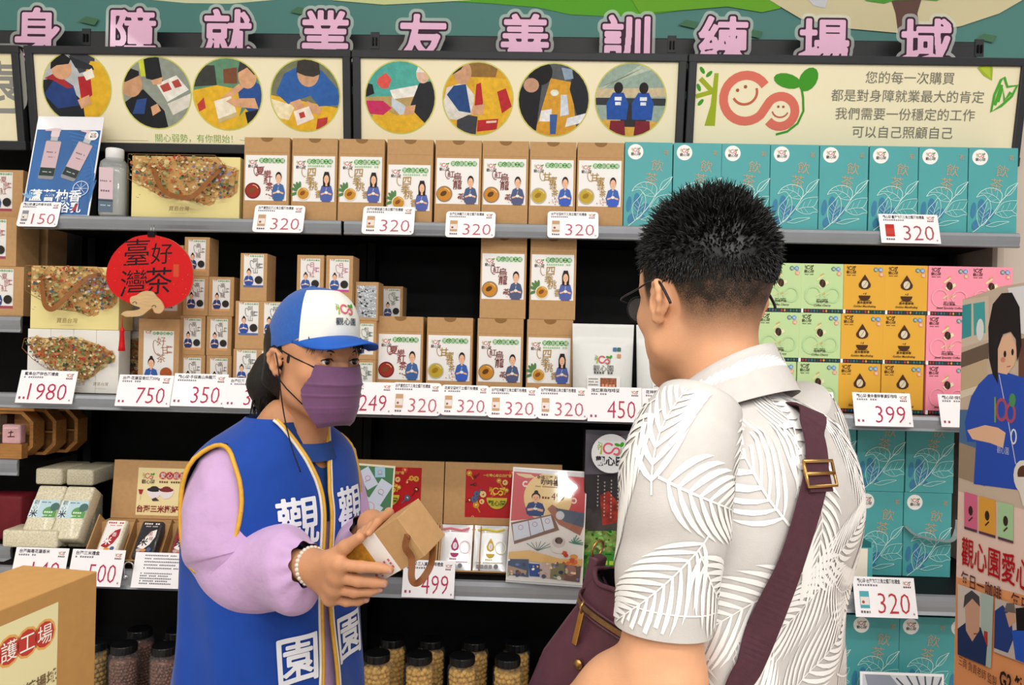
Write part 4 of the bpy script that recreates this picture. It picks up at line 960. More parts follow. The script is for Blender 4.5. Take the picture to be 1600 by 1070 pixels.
for l, r, t, b, nu, ti, wh, rn in ((22, 113, 578, 630, '1980', '寶島台灣特色茶禮盒', 'under the white slim cartons', 0), (178, 265, 585, 635, '750', '台灣·花蓮蜜香紅茶500g', 'under the orange bowl box', 0), (265, 351, 583, 635, '350', '觀心園·手採高山烏龍茶', 'under the small orange-footed boxes', 0), (349, 432, 590, 638, '350', '台灣紅茶', 'half hidden by the ponytail', 0), (530, 612, 596, 647, '249', '台灣包種茶', 'beside the purple mask', 0),
        (609, 688, 597, 649, '320', '台灣夏戀紅茶三角立體茶包禮盒', 'first right of the 249 card', 1), (687, 763, 601, 649, '320', '花東甘蜜味茶立體茶包禮盒', 'second right of the 249 card', 1), (761, 840, 604, 653, '320', '台灣紅烏龍茶三角立體茶包禮盒', 'second left of the 450 card', 1), (839, 918, 604, 655, '320', '台灣四季桃香三角立體茶包禮盒', 'first left of the 450 card', 1),
        (918, 1003, 604, 659, '450', '緋紅果珠咖啡豆', 'under the left white pouch', 0), (1004, 1090, 607, 661, '450', '花神時光咖啡豆', 'beside the man at the white pouches', 0), (1222, 1306, 611, 664, '399', '觀心園·濾掛咖啡', 'right of the bag strap under green cartons', 0), (1337, 1427, 613, 666, '399', '觀心園·黃金曼特寧濾掛咖啡', 'under the yellow coffee cartons', 0), (1472, 1560, 616, 668, '399', '觀心園·緋紅濾掛咖啡', 'cut by the standing banner', 0)):
    price_card(l, r, t, b, nu, ti, 'price card reading %s, %s' % (nu, wh), bool(rn), -.014, thumb=KT if rn else None)
price_card(14, 99, 858, 911, '140', '台灣無毒花蓮香米', 'price card reading 140 behind the brown box in front', False, -.022)
price_card(103, 188, 861, 916, '500', '台灣三米禮盒', 'price card reading 500 under the three rice packs', False, -.022)
price_card(627, 709, 878, 934, '499', '觀心園·三入濾掛咖啡禮盒', 'price card reading 499 below the held box', False, -.022)
price_card(1338, 1434, 905, 965, '320', '觀心園·台灣飲茶三角立體茶包禮盒', 'price card reading 320 below the lower teal stack', False, -.024, thumb='#4fa3b0', col='#b8333f', num_x=.13)
o = price_card(203, 292, 866, 919, '', '', 'white card with two blocks of small print on the lower rail', False, -.022)
d = D(); w = o.dimensions.x
for k in range(5): d.bars(-w * .32, w * (.30 - .06 * (k % 3 == 0)), .078 - .0078 * k, .0034, '#4a4654', gap=.5, seed=k); d.bars(-w * .36, w * (.20 - .05 * (k % 2)), .034 - .0062 * k, .0034, '#4a4654', gap=.5, seed=k + 9)
b = MB(); b.decal(d); b.build('small_print', o)
c = MB(); p = at(201, 890, -.02); c.tube([(p.x + .012 * math.cos(a), -.02, p.z + .008 + .012 * math.sin(a)) for a in [R(-20 + 20 * q) for q in range(11)]] + [(p.x - .008, -.02, p.z - .012)], .0016, mat('#b9bcc0', metal=.9, rough=.25), 8)
c.sphere((p.x - .006, -.02, p.z - .018), .006, mat('#b9bcc0', metal=.9, rough=.25)); tag(c.build('card_hook', ), 'small metal hook ring on the lower rail beside the small print card', 'hook')

# ---------------------------------------------------------------- lower shelf: rice bricks and gift boxes
RICE = mat('#d8cfb4', rough=.35, noise=.22, scale=260, bump=.0012, bscale=260, coat=.3)
RICED = mat('#3a3638', rough=.35, noise=.6, scale=280, bump=.0012, bscale=280, coat=.3)
RICER = mat('#6e4a40', rough=.35, noise=.5, scale=280, bump=.0012, bscale=280, coat=.3)
def brick(w, h, dp, m, lab=None):
    b = MB(); b.box(-w / 2, w / 2, -dp, 0, 0, h, m, bev=.006, seg=3); o = b.build('rice_brick')
    if lab:
        d = D(); lab(d); q = MB(); q.decal(d, Matrix.Translation((0, -dp, 0))); q.build('label', o)
    return o
def lab_rice(d):
    d.rect(-.036, .055, .036, .104, '#b9d3dc'); d.rect(-.036, .055, -.014, .104, '#d3e2e6'); d.disc(.016, .072, .017, '#5f9a55', ry=.014, n=14); d.disc(.027, .085, .012, '#4c6e6a', n=12); d.poly([(.0, .056), (.036, .056), (.036, .075)], '#5f9a55')
    d.vtext('觀心', -.025, .104, .014, '#3c5668'); d.text('米', -.024, .058, .021, '#22303c', bold=.02); d.bars(-.012, .012, .096, .003, '#3c5668'); d.bars(.004, .026, .068, .005, '#e4efdf'); d.bars(.002, .028, .060, .003, '#e4efdf')
B1 = brick(.076, .146, .045, RICE, lab_rice)
for i, (px, wh) in enumerate(((45, 'left'), (91, 'right'))):
    p = at(px, 846 + i, -.0); o = B1 if i == 0 else dup(B1, (0, 0, 0)); o.location = (p.x + .006, .045, ZLOW + .047); o.rotation_euler = (R(-34), 0, 0)
    tag(o, 'vacuum-packed white rice brick with green and blue label, %s one of two' % wh, 'rice pack', 'labelled rice bricks')
B2 = brick(.076, .145, .045, RICE)
for i, (x, y, z, rz, lb) in enumerate(((at(55, 870, .03).x, .1, ZLOW, 90, 'plain rice brick lying flat at the left end of the lower shelf'), (at(130, 750, .17).x - .005, .19, ZLOW + .135, 0, 'plain rice brick lying on top at right behind the labelled ones'), (at(82, 745, .17).x - .005, .19, ZLOW + .135, 0, 'plain rice brick lying on top at left behind the labelled ones'))):
    o = B2 if i == 0 else dup(B2, (0, 0, 0))
    if i == 0: o.location = (x + .07, -.0 + .003 + .04, z + .001); o.rotation_euler = (R(-90), 0, R(90)); o.location = (x + .072, .043, z + .0455)
    else: o.location = (x, .16, z + .045); o.rotation_euler = (R(-90), 0, 0)
    tag(o, lb, 'rice pack', 'plain rice bricks')
for i in range(2):
    o = dup(B2, (at(106, 800, .19).x - .04 + i * .079, .235, ZLOW), (0, 0, 0), 'plain rice brick standing behind the labelled ones, %s' % ('left', 'right')[i])
def lab_three(col, t):
    def f(d):
        d.rect(-.023, .018, .023, .102, col); d.bars(-.020, .020, .0935, .005, '#ead9d4'); d.bars(-.014, .018, .087, .003, '#d9c4c0')
        d.poly([(-.020, .030), (-.012, .050), (.004, .074), (.018, .080), (.019, .060), (.010, .038), (-.004, .024)], '#eee6e4')
        d.text('米', -.008, .036, .024, '#1e1b20' if col != '#f1ebe6' else '#fff', bold=.02); d.text(t[0], .004, .062, .014, '#8c2530'); d.text(t[1], .009, .050, .011, '#8c2530')
        d.disc(-.002, .022, .008, '#d98c4c', ry=.004, n=10); d.disc(.012, .024, .006, '#4d5f8c', ry=.006, n=8); d.disc(-.014, .022, .007, '#c4a8a0', ry=.005, n=8)
    return f
def lab_white(d):
    d.rect(-.023, .018, .023, .102, '#efe9e4'); d.bars(-.020, .020, .0935, .005, '#b0303a'); d.bars(-.014, .018, .087, .003, '#c04a52')
    d.poly([(-.020, .030), (-.012, .050), (.004, .074), (.018, .080), (.019, .060), (.010, .038), (-.004, .024)], '#a8252f')
    d.text('米', -.008, .036, .024, '#f4efec', bold=.02); d.text('香', .006, .058, .013, '#f4efec'); d.disc(-.002, .022, .008, '#e0933a', ry=.004, n=10); d.disc(.012, .024, .006, '#4d5f8c', n=8)
def sticker_rice(d, w, h):
    d.rect(0, 0, w, h, '#ecd9a4'); logo(d, .012, h - .032, .034); pill_title(d, w * .34, w * .96, h - .020, .018, col='#b8343a', halo='#e08a7a')
    d.bars(w * .34, w * .93, h - .040, .0055, '#6b4a34'); d.text('台灣三米攏好', w * .34, .010, .0195, '#8c2d28', bold=.03)
    for x, c in ((w * .27, '#2e2a2c'), (w * .46, '#7a2f2c')):
        d.poly(ell(x, h * .54, .021, .024, 0, 14, PI, 2 * PI), '#e9dcdf'); d.disc(x, h * .54, .020, c, ry=.006, n=14); d.disc(x, h * .57, .012, c, ry=.006, n=10)
    d.poly([(.004, h * .54), (.018, h * .54), (.014, h * .44), (.008, h * .44)], '#a52a34'); d.line([(.011, h * .44), (.011, h * .32)], .0015, '#d8b8a8')
    d.poly([(w * .24, h * .34), (w * .30, h * .38), (w * .36, h * .31), (w * .26, h * .30)], '#4a3a38'); bust(d, w * .79, .006, .034, h * .66, '#2e4a86', 'short', apron='#2a3f70'); d.disc(w * .79, h * .60, .016, '#b3874a', ry=.004, n=12); d.disc(w * .90, h * .44, .012, '#dba52e', ry=.016, n=10)
def gift_box(w, label, sticker, sw, sh, sx, sz, lidh, cells=3, lean=40, Lt=.118, group=None, loc=(0, 0, 0), back=.085):
    o = thing('open_gift_box', label, 'gift box', loc)
    # tray: leaning floor with walls, in its own tilted frame
    Mt = Matrix.Rotation(R(-lean), 4, 'X'); b = MB(); wd = .045
    b.box(-w / 2, w / 2, -.003, 0, 0, Lt, KRAFT_IN, M=Mt); b.box(-w / 2, w / 2, -wd * .55, 0, -.0, .003, KRAFT, M=Mt)
    for x in (-w / 2, w / 2 - .003): b.box(x, x + .003, -wd, 0, 0, Lt, KRAFT, M=Mt)
    y1 = Lt * math.sin(R(lean)); z1 = Lt * math.cos(R(lean))
    b.box(-w / 2, w / 2, y1 - .025, y1 + .02, z1, z1 + .006, KRAFT, bev=.001); b.box(-w / 2, w / 2, y1 - .026, y1 - .0245, z1 - .028, z1 + .004, KRAFT)
    b.box(-w / 2 + .004, w / 2 - .004, y1 + .012, y1 + .018, 0, z1, KRAFT); b.build('tray', o)
    for i in range(1, cells):
        x = -w / 2 + w * i / cells; MB().box(x - .001, x + .001, -wd * .8, -.003, .004, Lt - .003, KRAFT_IN, M=Mt).build('divider', o)
    l = MB(); l.box(-w / 2, w / 2, 0, .003, 0, lidh, KRAFT, bev=.0008); l.box(-w / 2, w / 2, .003, .030, lidh - .003, lidh, KRAFT)
    for x in (-w / 2, w / 2 - .003): l.box(x, x + .003, .003, .030, 0, lidh - .003, KRAFT)
    ld = l.build('lid', o, loc=(0, y1 + .0215, z1 + .006), rot=(R(-6), 0, 0))
    d = D(); sticker(d, sw, sh); q = MB(); q.decal(d, Matrix.Translation((sx - sw / 2, 0, sz))); q.build('sticker', ld)
    return o, Mt
p = at(238, 870, .03); gx = at(226, 800, .06).x
o, Mt = gift_box(.292, 'open brown gift box with a rice sticker inside its raised lid', sticker_rice, .178, .128, .012, .010, .158, 3, 38, .118, loc=(gx + .012, .045, ZLOW))
for i, (m, lab, nm) in enumerate(((RICE, lab_white, 'white rice pack with white and red label'), (RICED, lab_three('#2a2a2e', '黑糯'), 'black rice pack with black label'), (RICER, lab_three('#8e1f2c', '紅糯'), 'red rice pack with dark red label'))):
    q = brick(.058, .105, .030, m, lab); q.name = 'rice_pack'; q.location = Vector(o.location) + (Mt @ Vector((-.097 + .097 * i, -.0035, .0045))); q.rotation_euler = (R(-38), 0, 0)
    tag(q, nm + ' lying in the open gift box', 'rice pack', None)
def sticker_red(d, w, h):
    d.rect(0, 0, w, h, mat('#b3161d', rough=.4, noise=.05)); rr = random.Random(5); d.clip = [(0, 0), (w, 0), (w, h), (0, h)]
    for i in range(26):
        x, y = rr.uniform(0, w), rr.uniform(0, h); c = rr.choice(['#c98a2a', '#d9a640', '#7a1216', '#3b2a24', '#4a6080', '#d24a30', '#e3bf7a'])
        d.disc(x, y, rr.uniform(.004, .009), c, n=9); d.disc(x, y, .003, rr.choice(['#b3161d', '#f0d9a0', '#5a2020']), n=7)
        d.line([(x, y), (x + rr.uniform(-.016, .016), y + rr.uniform(-.02, .01))], .003, c)
    d.clip = None
    d.poly(ell(w * .5, h * .42, .028, .030, 0, 16, PI, 2 * PI), '#c9b23a'); logo(d, w * .5 - .022, h * .46, .044, dark='#e0b93a', text=False); d.text('觀心園', w * .5, h * .26, .016, '#3f5a22', bold=.02)
    d.text('一個動心的日日好禮', w * .5, h * .86, .0085, '#e3bf5a', bold=.02)
x2 = at(786, 750, .13).x
o2, Mt2 = gift_box(.318, 'open brown gift box with red printed sticker, right one of two', sticker_red, .172, .128, -.016, .020, .166, 3, 30, .120, loc=(x2, .055, ZLOW))
x1 = at(604, 750, .13).x - .006
o1, Mt1 = gift_box(.318, 'open brown gift box with red printed sticker, left one behind the woman', sticker_red, .172, .128, .012, .020, .166, 3, 30, .120, loc=(x1, .055, ZLOW))
def sachet(c1, c2):
    b = MB(); w, h = .088, .118; m = mat('#dfe0e2', rough=.3, metal=.25, noise=.02, bump=.0008, bscale=50, coat=.3); n = 10; v = []; f = []
    for s_ in (0, 1):
        for j in range(n + 1):
            for i in range(n + 1):
                x, z = i / n, j / n; bul = .007 * (max(0, math.sin(PI * x)) * max(0, math.sin(PI * z))) ** .5
                v.append(((x - .5) * w, -.008 + (bul if s_ else -bul), z * h))
    k = (n + 1) ** 2
    for j in range(n):
        for i in range(n):
            a = j * (n + 1) + i; f.append((a, a + 1, a + n + 2, a + n + 1)); f.append((k + a + n + 1, k + a + n + 2, k + a + 1, k + a))
    b.add(v, f, m, True); o = b.build('coffee_sachet')
    d = D(); d.line([(-.036, .104), (-.015, .107), (.015, .102), (.036, .108)], .004, c2); d.bars(-.03, .034, .098, .003, c2)
    d.poly([(0, .083), (.006, .072), (.0105, .060), (.008, .051), (0, .047), (-.008, .051), (-.0105, .060), (-.006, .072)], c1); d.disc(0, .061, .0055, '#e4dfe2', ry=.009, n=12); d.line([(0, .056), (.001, .066)], .001, c1)
    d.poly(ell(0, .042, .011, .011, 0, 10, PI, 2 * PI), c1); d.line(ell(.026, .058, .014, .016, 0, 16), .0025, '#ead3da' if c1 != '#c9a83c' else '#e6e0c6', closed=True)
    d.bars(-.012, .012, .025, .004, c1); d.bars(-.036, .036, .018, .003, '#a98a94' if c1 != '#c9a83c' else '#b8a878')
    for q in range(4): d.rect(-.036 + .011 * q, .005, -.027 + .011 * q, .014, '#8f8b90', r=.002)
    d.disc(.016, .010, .006, '#77747a', n=10); q = MB(); q.decal(d, Matrix.Translation((0, -.0155, 0))); q.build('printed_front', o); return o
for px, c1, c2, lb, mt, oo in ((710, '#a8386a', '#d96a7e', 'silver coffee sachet with magenta print beside the held box', Mt2, o2), (766, '#c9a83c', '#d9c23a', 'silver coffee sachet with gold print left of the 499 poster', Mt2, o2), (580, '#a8386a', '#d96a7e', 'silver coffee sachet with magenta print behind the held box', Mt1, o1)):
    s_ = sachet(c1, c2); q = Vector(oo.location) + (mt @ Vector((0, -.012, .005))); s_.location = (at(px, 855, q.y).x, q.y, q.z); s_.rotation_euler = (R(-28), 0, 0); tag(s_, lb, 'coffee sachet', 'silver coffee sachets')
s_ = dup(s_, (at(826, 855, q.y).x, q.y, q.z), None, 'silver coffee sachet hidden mostly behind the 499 poster')

# ---------------------------------------------------------------- posters on the lower shelf
w, h = .098, .158; d = D(); d.rect(.004, .004, w - .004, h - .005, '#4c7a58')
d.clip = [(.004, .004), (w - .004, .004), (w - .004, h - .004), (.004, h - .004)]
def card_(cx, cy, a, b_, rot, c='#c7cfe0'):
    cs, sn = math.cos(rot), math.sin(rot); d.poly([(cx + x * cs - y * sn, cy + x * sn + y * cs) for x, y in ((-a, -b_), (a, -b_), (a, b_), (-a, b_))], c)
    d.line(ell(cx, cy, a * .4, a * .4, 0, 12), .0018, '#c98a9a', closed=True); d.line([(cx - a * .5 * cs, cy - a * .5 * sn - .006), (cx + a * .5 * cs, cy + a * .5 * sn - .006)], .0016, '#8a90b0')
card_(.030, .122, .016, .026, .6); card_(.060, .140, .013, .013, .1, '#9cc3d8'); card_(.066, .090, .017, .030, -.5); card_(.040, .050, .030, .018, -.55); d.poly([(.004, .09), (.016, .082), (.010, .06), (.004, .06)], '#b23a5a'); d.rect(0, 0, w, .018, '#d9c48a'); d.clip = None
p = at(581, 822, .015); b = framed('p', w * 1.2, h * 1.0, .004, mat('#e6dcc0', rough=.35, noise=.02, coat=.2), D()); b = MB(); b.box(-w / 2, w / 2, 0, .004, 0, h, mat('#e6dcc0', rough=.35, noise=.02, coat=.2), bev=.001); b.decal(d, Matrix.Translation((-w / 2, 0, 0)))
b.box(-.03, .03, .004, .006, ZLOW - p.z + .001, .06, KRAFT); o = b.build('shelf_poster', loc=(p.x, .013, p.z), rot=(0, R(3), 0)); tag(o, 'small green poster with scattered pale sachets standing beside the woman', 'poster')
w, h = .193, .283; d = D(); COATP = mat('#efece8', rough=.2, coat=.9, noise=.01)
def K(u, v): return ((u - 60) / 490 * w, h - (v - 340) / 700 * h)
def KP(m, *p): d.poly([K(*q) for q in p], m)
d.clip = [(.003, .004), (w - .003, .004), (w - .003, h - .003), (.003, h - .003)]
gl = lambda hx: mat(hx, rough=.35, coat=.85, noise=.01)
d.rect(.003, .004, w - .003, h - .003, gl('#e9e2dc')); KP(gl('#c9474c'), (60, 365), (560, 375), (560, 600), (60, 680)); d.disc(*K(300, 520), .062, gl('#e6c888'), n=30); KP(gl('#dfe0e2'), (60, 340), (560, 345), (560, 378), (60, 368))
KP('#e3cfa8', (80, 378), (180, 380), (215, 400), (150, 405), (100, 392)); 
for u, v, s_ in ((148, 443, 1), (470, 528, -1)): d.line(ell(*K(u, v), .006, .006, 0, 10, .7 if s_ > 0 else 3.8, 5.5 if s_ > 0 else 8.6), .004, '#efe3d8')
d.text('幸福三選 月·好禮', *K(320, 404), .0105, '#5a3a2c', bold=.02); d.text('咖啡禮盒', *K(330, 440), .016, '#4a2f26', bold=.03); d.bars(K(215, 455)[0], K(420, 455)[0], K(0, 456)[1], .003, '#7a5a40'); d.text('499', *K(365, 532), .026, '#7a3a34', xs=.9); d.bars(K(262, 0)[0], K(310, 0)[0], K(0, 528)[1], .006, '#7a3a34')
bust(d, K(222, 0)[0], K(0, 640)[1], .050, .062, '#33487c', 'bun', arms=True)
KP('#8a6a5c', (70, 690), (335, 620), (385, 715), (100, 820)); KP('#d7d9e2', (80, 700), (178, 672), (200, 765), (98, 800)); KP('#d2d5df', (183, 670), (258, 650), (285, 730), (205, 762)); KP('#d7d9e2', (264, 648), (325, 630), (352, 705), (290, 728)); 
for u, v in ((135, 715), (225, 690), (305, 665)): d.line(ell(*K(u, v), .006, .006, 0, 10), .0015, '#b58a9a', closed=True)
KP('#a8715c', (300, 590), (330, 560), (540, 680), (520, 740), (380, 680)); KP('#5c6676', (350, 580), (545, 600), (540, 690), (410, 660)); d.disc(*K(385, 625), .011, '#cfd0d2', n=16)
for k in range(7): d.line([K(250, 850), K(180 + 30 * k, 790 + 6 * abs(k - 3))], .0014, '#5d7d7a')
for k in range(8): d.line([K(480, 790), K(450 + 16 * k, 740 + 14 * abs(k - 3))], .0022, '#4f8a78')
d.disc(*K(388, 815), .022, '#e4dcd6', ry=.018, n=18); d.disc(*K(385, 790), .017, '#cfc4bd', ry=.014, n=16); d.disc(*K(385, 780), .010, '#4a3530', ry=.008, n=12); d.rect(K(375, 0)[0], K(0, 800)[1], K(402, 0)[0], K(0, 768)[1], '#6a5048')
KP(gl('#e5bd78'), (60, 870), (200, 850), (400, 890), (560, 880), (560, 930), (60, 912)); scribbles(d, K(420, 0)[0], K(0, 925)[1], K(535, 0)[0], K(0, 850)[1], ['#cf5a36', '#d9783a', '#c44630', '#e0a050'], 14, .005, .010, 4)
KP('#54627c', (60, 912), (200, 905), (205, 1012), (52, 1005)); KP('#30519c', (200, 930), (270, 930), (275, 1005), (210, 1005)); KP('#c9b6ac', (270, 920), (345, 915), (340, 1010), (280, 1008)); KP('#8a8464', (345, 920), (430, 915), (430, 1015), (342, 1012)); KP('#7a5a54', (430, 925), (535, 925), (530, 1022), (430, 1016)); KP('#b59a86', (70, 950), (190, 975), (185, 1000), (60, 995)); d.disc(*K(470, 955), .014, '#a5786c', n=12); scribbles(d, K(60, 0)[0], K(0, 1010)[1], K(530, 0)[0], K(0, 915)[1], ['#3b4258', '#caa58c', '#8aa070', '#d8cfc8', '#5a6a9a', '#6a4a40'], 40, .003, .007, 6)
d.clip = None
pc = at(850, 912, -.012); ROT499 = (R(-14), R(2.2), 0)
b = MB(); b.box(-w / 2, w / 2, 0, .004, 0, h, COATP, bev=.001); b.decal(d, Matrix.Translation((-w / 2, 0, 0)))
b.add([(-w / 2, -.0045, 0), (w / 2, -.0045, 0), (w / 2, -.0045, h), (-w / 2, -.0045, h)], [(0, 1, 2, 3)], acrylic())
POSTER = b.build('shelf_poster', loc=(pc.x, -.010, pc.z + .002), rot=ROT499); tag(POSTER, 'glossy framed poster with 499 and a coffee gift box leaning on the lower rail', 'poster')
b = MB(); b.box(-w / 2, w / 2, -.012, .006, -.004, .0, mat('#d8dadc', rough=.1, alpha=.5, spec=.6)); b.build('acrylic_foot', POSTER)
# the lamp whose mirror image shows in that poster's acrylic
bpy.context.view_layer.update(); n_ = (POSTER.matrix_world.to_3x3() @ Vector((0, -1, 0))).normalized(); q_ = POSTER.matrix_world.translation; r0 = ray(893, 772).normalized(); t_ = (q_ - CAMP).dot(n_) / r0.dot(n_); hp = CAMP + r0 * t_
rf = r0 - n_ * 2 * r0.dot(n_); lp = hp + rf * 3.6; la = area('wall_lamp_light', lp, .19, .30, 9, color=(1, .98, .95)); la.rotation_euler = (-rf).to_track_quat('-Z', 'Y').to_euler()
# palm-print poster on the bottom shelf
p0 = at(1347, 1051, .03); p1 = at(1479, 1056, .03); w = p1.x - p0.x; h = p0.z - ZB - .003; d = D(); d.clip = [(.006, .006), (w - .006, .006), (w - .006, h - .006), (.006, h - .006)]
d.rect(.006, .006, w - .006, h - .006, '#c9ccd2'); d.poly([(.01, h), (.07, h), (.12, h - .06), (.03, h - .08)], '#8d93a2')
for k in range(12): d.line([(w * .8, h * .72), (w * .8 + .11 * math.cos(.2 + .24 * k), h * .72 + .11 * math.sin(.2 + .24 * k))], .004, '#4a5660')
d.disc(w * .4, h * .5, .05, '#a98a6a'); d.clip = None
b = MB(); b.box(0, w, 0, .004, 0, h, PAPER, bev=.001); b.decal(d); tag(b.build('shelf_poster', loc=(p0.x, .02, ZB + .002), rot=(R(-4), 0, 0)), 'grey palm leaf poster at the bottom edge in front of teal cartons', 'poster')

# ---------------------------------------------------------------- black landscape carrier bag
p0 = at(909, 902, .06); w, h, dp = .215, .385, .09; o = thing('carrier_bag', 'black landscape-printed carrier bag with white round emblem half behind the man', 'bag', (p0.x + w / 2, .045, ZLOW))
b = MB(); b.box(-w / 2, w / 2, 0, dp, 0, h, mat('#2e2c30', rough=.4, noise=.1, scale=12, coat=.2), bev=.002); d = D()
def G(u, v): return ((u - 500) / 480 * w - w / 2, h - (v - 55) / 950 * h)
def GP(m, *p): d.poly([G(*q) for q in p], m)
d.clip = [(-w / 2 + .001, .001), (w / 2 - .001, .001), (w / 2 - .001, h - .001), (-w / 2 + .001, h - .001)]
GP(mat('#5b5862', rough=.4, noise=.25, scale=14), (500, 55), (980, 55), (980, 320), (500, 340)); GP('#77728c', (760, 55), (980, 55), (980, 200), (880, 240), (800, 180)); scribbles(d, G(740, 0)[0], G(0, 210)[1], G(980, 0)[0], G(0, 70)[1], ['#8a86a4', '#a09cb4', '#5b586a', '#6c5c7a'], 30, .004, .012, 3)
GP(mat('#3d3836', rough=.5, noise=.5, scale=20), (500, 560), (700, 520), (980, 560), (980, 720), (500, 720)); GP(mat('#8e2c24', rough=.5, noise=.6, scale=40), (590, 470), (640, 440), (700, 520), (690, 640), (610, 660)); GP(mat('#5c6a34', rough=.5, noise=.5, scale=40), (700, 560), (790, 470), (860, 560), (820, 660), (720, 650)); GP(mat('#6f8a42', rough=.5, noise=.6, scale=60), (500, 700), (980, 680), (980, 830), (500, 840)); GP(mat('#3f8a34', rough=.5, noise=.5, scale=60), (500, 830), (980, 820), (980, 1005), (500, 1005))
scribbles(d, G(500, 0)[0], G(0, 1000)[1], G(980, 0)[0], G(0, 690)[1], ['#2f6a28', '#58a03e', '#7ab354', '#9ab878', '#24501f', '#44682c'], 130, .003, .009, 8); d.disc(*G(640, 910), .035, '#347f2a', ry=.028); d.bars(G(590, 0)[0], G(690, 0)[0], G(0, 905)[1], .012, '#a8c23c'); d.bars(G(600, 0)[0], G(690, 0)[0], G(0, 935)[1], .010, '#a8c23c')
for k in range(7):      # columns of small pale characters, too small to read
    for j in range(9 + k % 3): x_, z_ = G(572 + 38 * k, 345 + (k * 37) % 50 + 23 * j); d.rect(x_, z_, x_ + .0042, z_ + .0008, '#b9aca4'); d.rect(x_ + .0004, z_ - .0022, x_ + .0040, z_ - .0014, '#b9aca4'); d.rect(x_ + .0016, z_ - .0034, x_ + .0026, z_ + .0012, '#b9aca4')
d.disc(*G(645, 198), .050, '#d5d6d8', n=30); logo(d, G(565, 0)[0], G(0, 215)[1], .068, text=False); d.text('觀心園', G(640, 0)[0], G(0, 268)[1], .025, '#35323a', bold=.03); d.clip = None
b.decal(d); b.build('bag_body', o)
rp = MB(); rp.tube([(x, -.008 - .01 * math.sin(PI * t / 12), z) for t, (x, z) in enumerate([(q[0], q[1]) for q in spline([G(695, 80) + (0,), G(700, 160) + (0,), G(750, 250) + (0,), G(810, 285) + (0,), G(860, 275) + (0,), G(930, 200) + (0,), G(940, 80) + (0,)], 2)])], .0035, mat('#6a1a24', rough=.6, noise=.2, scale=200), 8); rp.build('rope_handle', o)

# ---------------------------------------------------------------- jars on the bottom shelf
def nuts(m, n, r, R0, h, seed, bean=False):
    rr = random.Random(seed); b = MB(); rows = int(h / (r * 1.65))
    for j in range(rows):
        k = int(2 * PI * R0 / (r * 1.95))
        for i in range(k):
            a = 2 * PI * (i + .5 * (j % 2)) / k + rr.uniform(-.08, .08); z = r + j * r * 1.65 + rr.uniform(-.2, .2) * r; q = r * rr.uniform(.85, 1.12)
            b.sphere(((R0 - r) * math.cos(a), (R0 - r) * math.sin(a), z), (q, q, q * rr.uniform(.8, 1)), m, 8, 6)
    b.lathe([(0, .002), (R0 - r, .002), (R0 - r, h - .003), (0, h - .001)], m, 16)
    for i in range(14):
        a = rr.random() * 6.28; q = rr.uniform(0, R0 - r); b.sphere((q * math.cos(a), q * math.sin(a), h), r, m, 8, 6)
    return b
JCL = mat('#dfe2e0', rough=.06, alpha=.07, spec=.7); LIDM = mat('#141416', rough=.35, noise=.1)
def jar(m, r, seed):
    o = thing('snack_jar', '', 'jar'); R0 = .0385
    c = nuts(m, 0, r, R0 - .003, .118, seed).build('contents', o, loc=(0, 0, .003)); c['kind'] = 'stuff'
    MB().lathe([(R0 * .9, 0), (R0, .004), (R0, .122), (R0 * .95, .130), (.030, .136), (.030, .140)], JCL, 28).build('jar_body', o)
    l = MB(); n = 48; pr = []
    for z, rr_ in ((.136, .0322), (.138, .033), (.154, .033), (.156, .0318)):
        pr.append([((rr_ + (.0006 if k % 2 else 0)) * math.cos(2 * PI * k / n), (rr_ + (.0006 if k % 2 else 0)) * math.sin(2 * PI * k / n), z) for k in range(n)])
    l.loft(pr, LIDM, smooth=False, cap=(True, True)); l.build('lid', o); return o
TAN = mat('#dcae58', rough=.4, noise=.25, scale=70, bump=.001, bscale=120, coat=.15); BRN = mat('#744a3c', rough=.35, noise=.5, scale=150, bump=.001, bscale=200, coat=.25); OLV = mat('#9a7a3a', rough=.4, noise=.3, scale=90)
J1 = jar(TAN, .0078, 1); J2 = jar(BRN, .0052, 2); J3 = jar(OLV, .0075, 3); first = {1: 1, 2: 1, 3: 1}
def put_jar(k, px, py, Y, lb, grp):
    src = {1: J1, 2: J2, 3: J3}[k]; p = at(px, py, Y)
    loc = (p.x, Y, ZJ + .0008); rz = (0, 0, random.random() * 6)
    if first[k]: o = src; first[k] = 0; o.location = loc; o.rotation_euler = rz
    else: o = dup(src, loc, rz)
    o['label'] = lb; o['group'] = grp
for i, px in enumerate((589, 655, 722, 793, 862)): put_jar(1, px, 1050, .075, 'jar of round tan nuts with black lid, %s from the left in the front row' % ORD[i], 'nut jars')
for i, px in enumerate((524, 612, 673, 741, 806)): put_jar(1, px, 1050, .185, 'jar of round tan nuts in the row behind, %s from the left' % ORD[i], 'nut jars')
for i, px in enumerate((193, 257)): put_jar(2, px, 1050, .075, 'jar of dark brown beans with black lid, %s of the pair left of the woman' % ('left', 'right')[i], 'bean jars')
for i, px in enumerate((217, 276)): put_jar(2, px, 1050, .185, 'jar of dark brown beans standing behind the front pair, %s one' % ('left', 'right')[i], 'bean jars')
put_jar(3, 145, 1050, .085, 'jar of olive-brown nuts beside the brown box in front', 'nut jars')

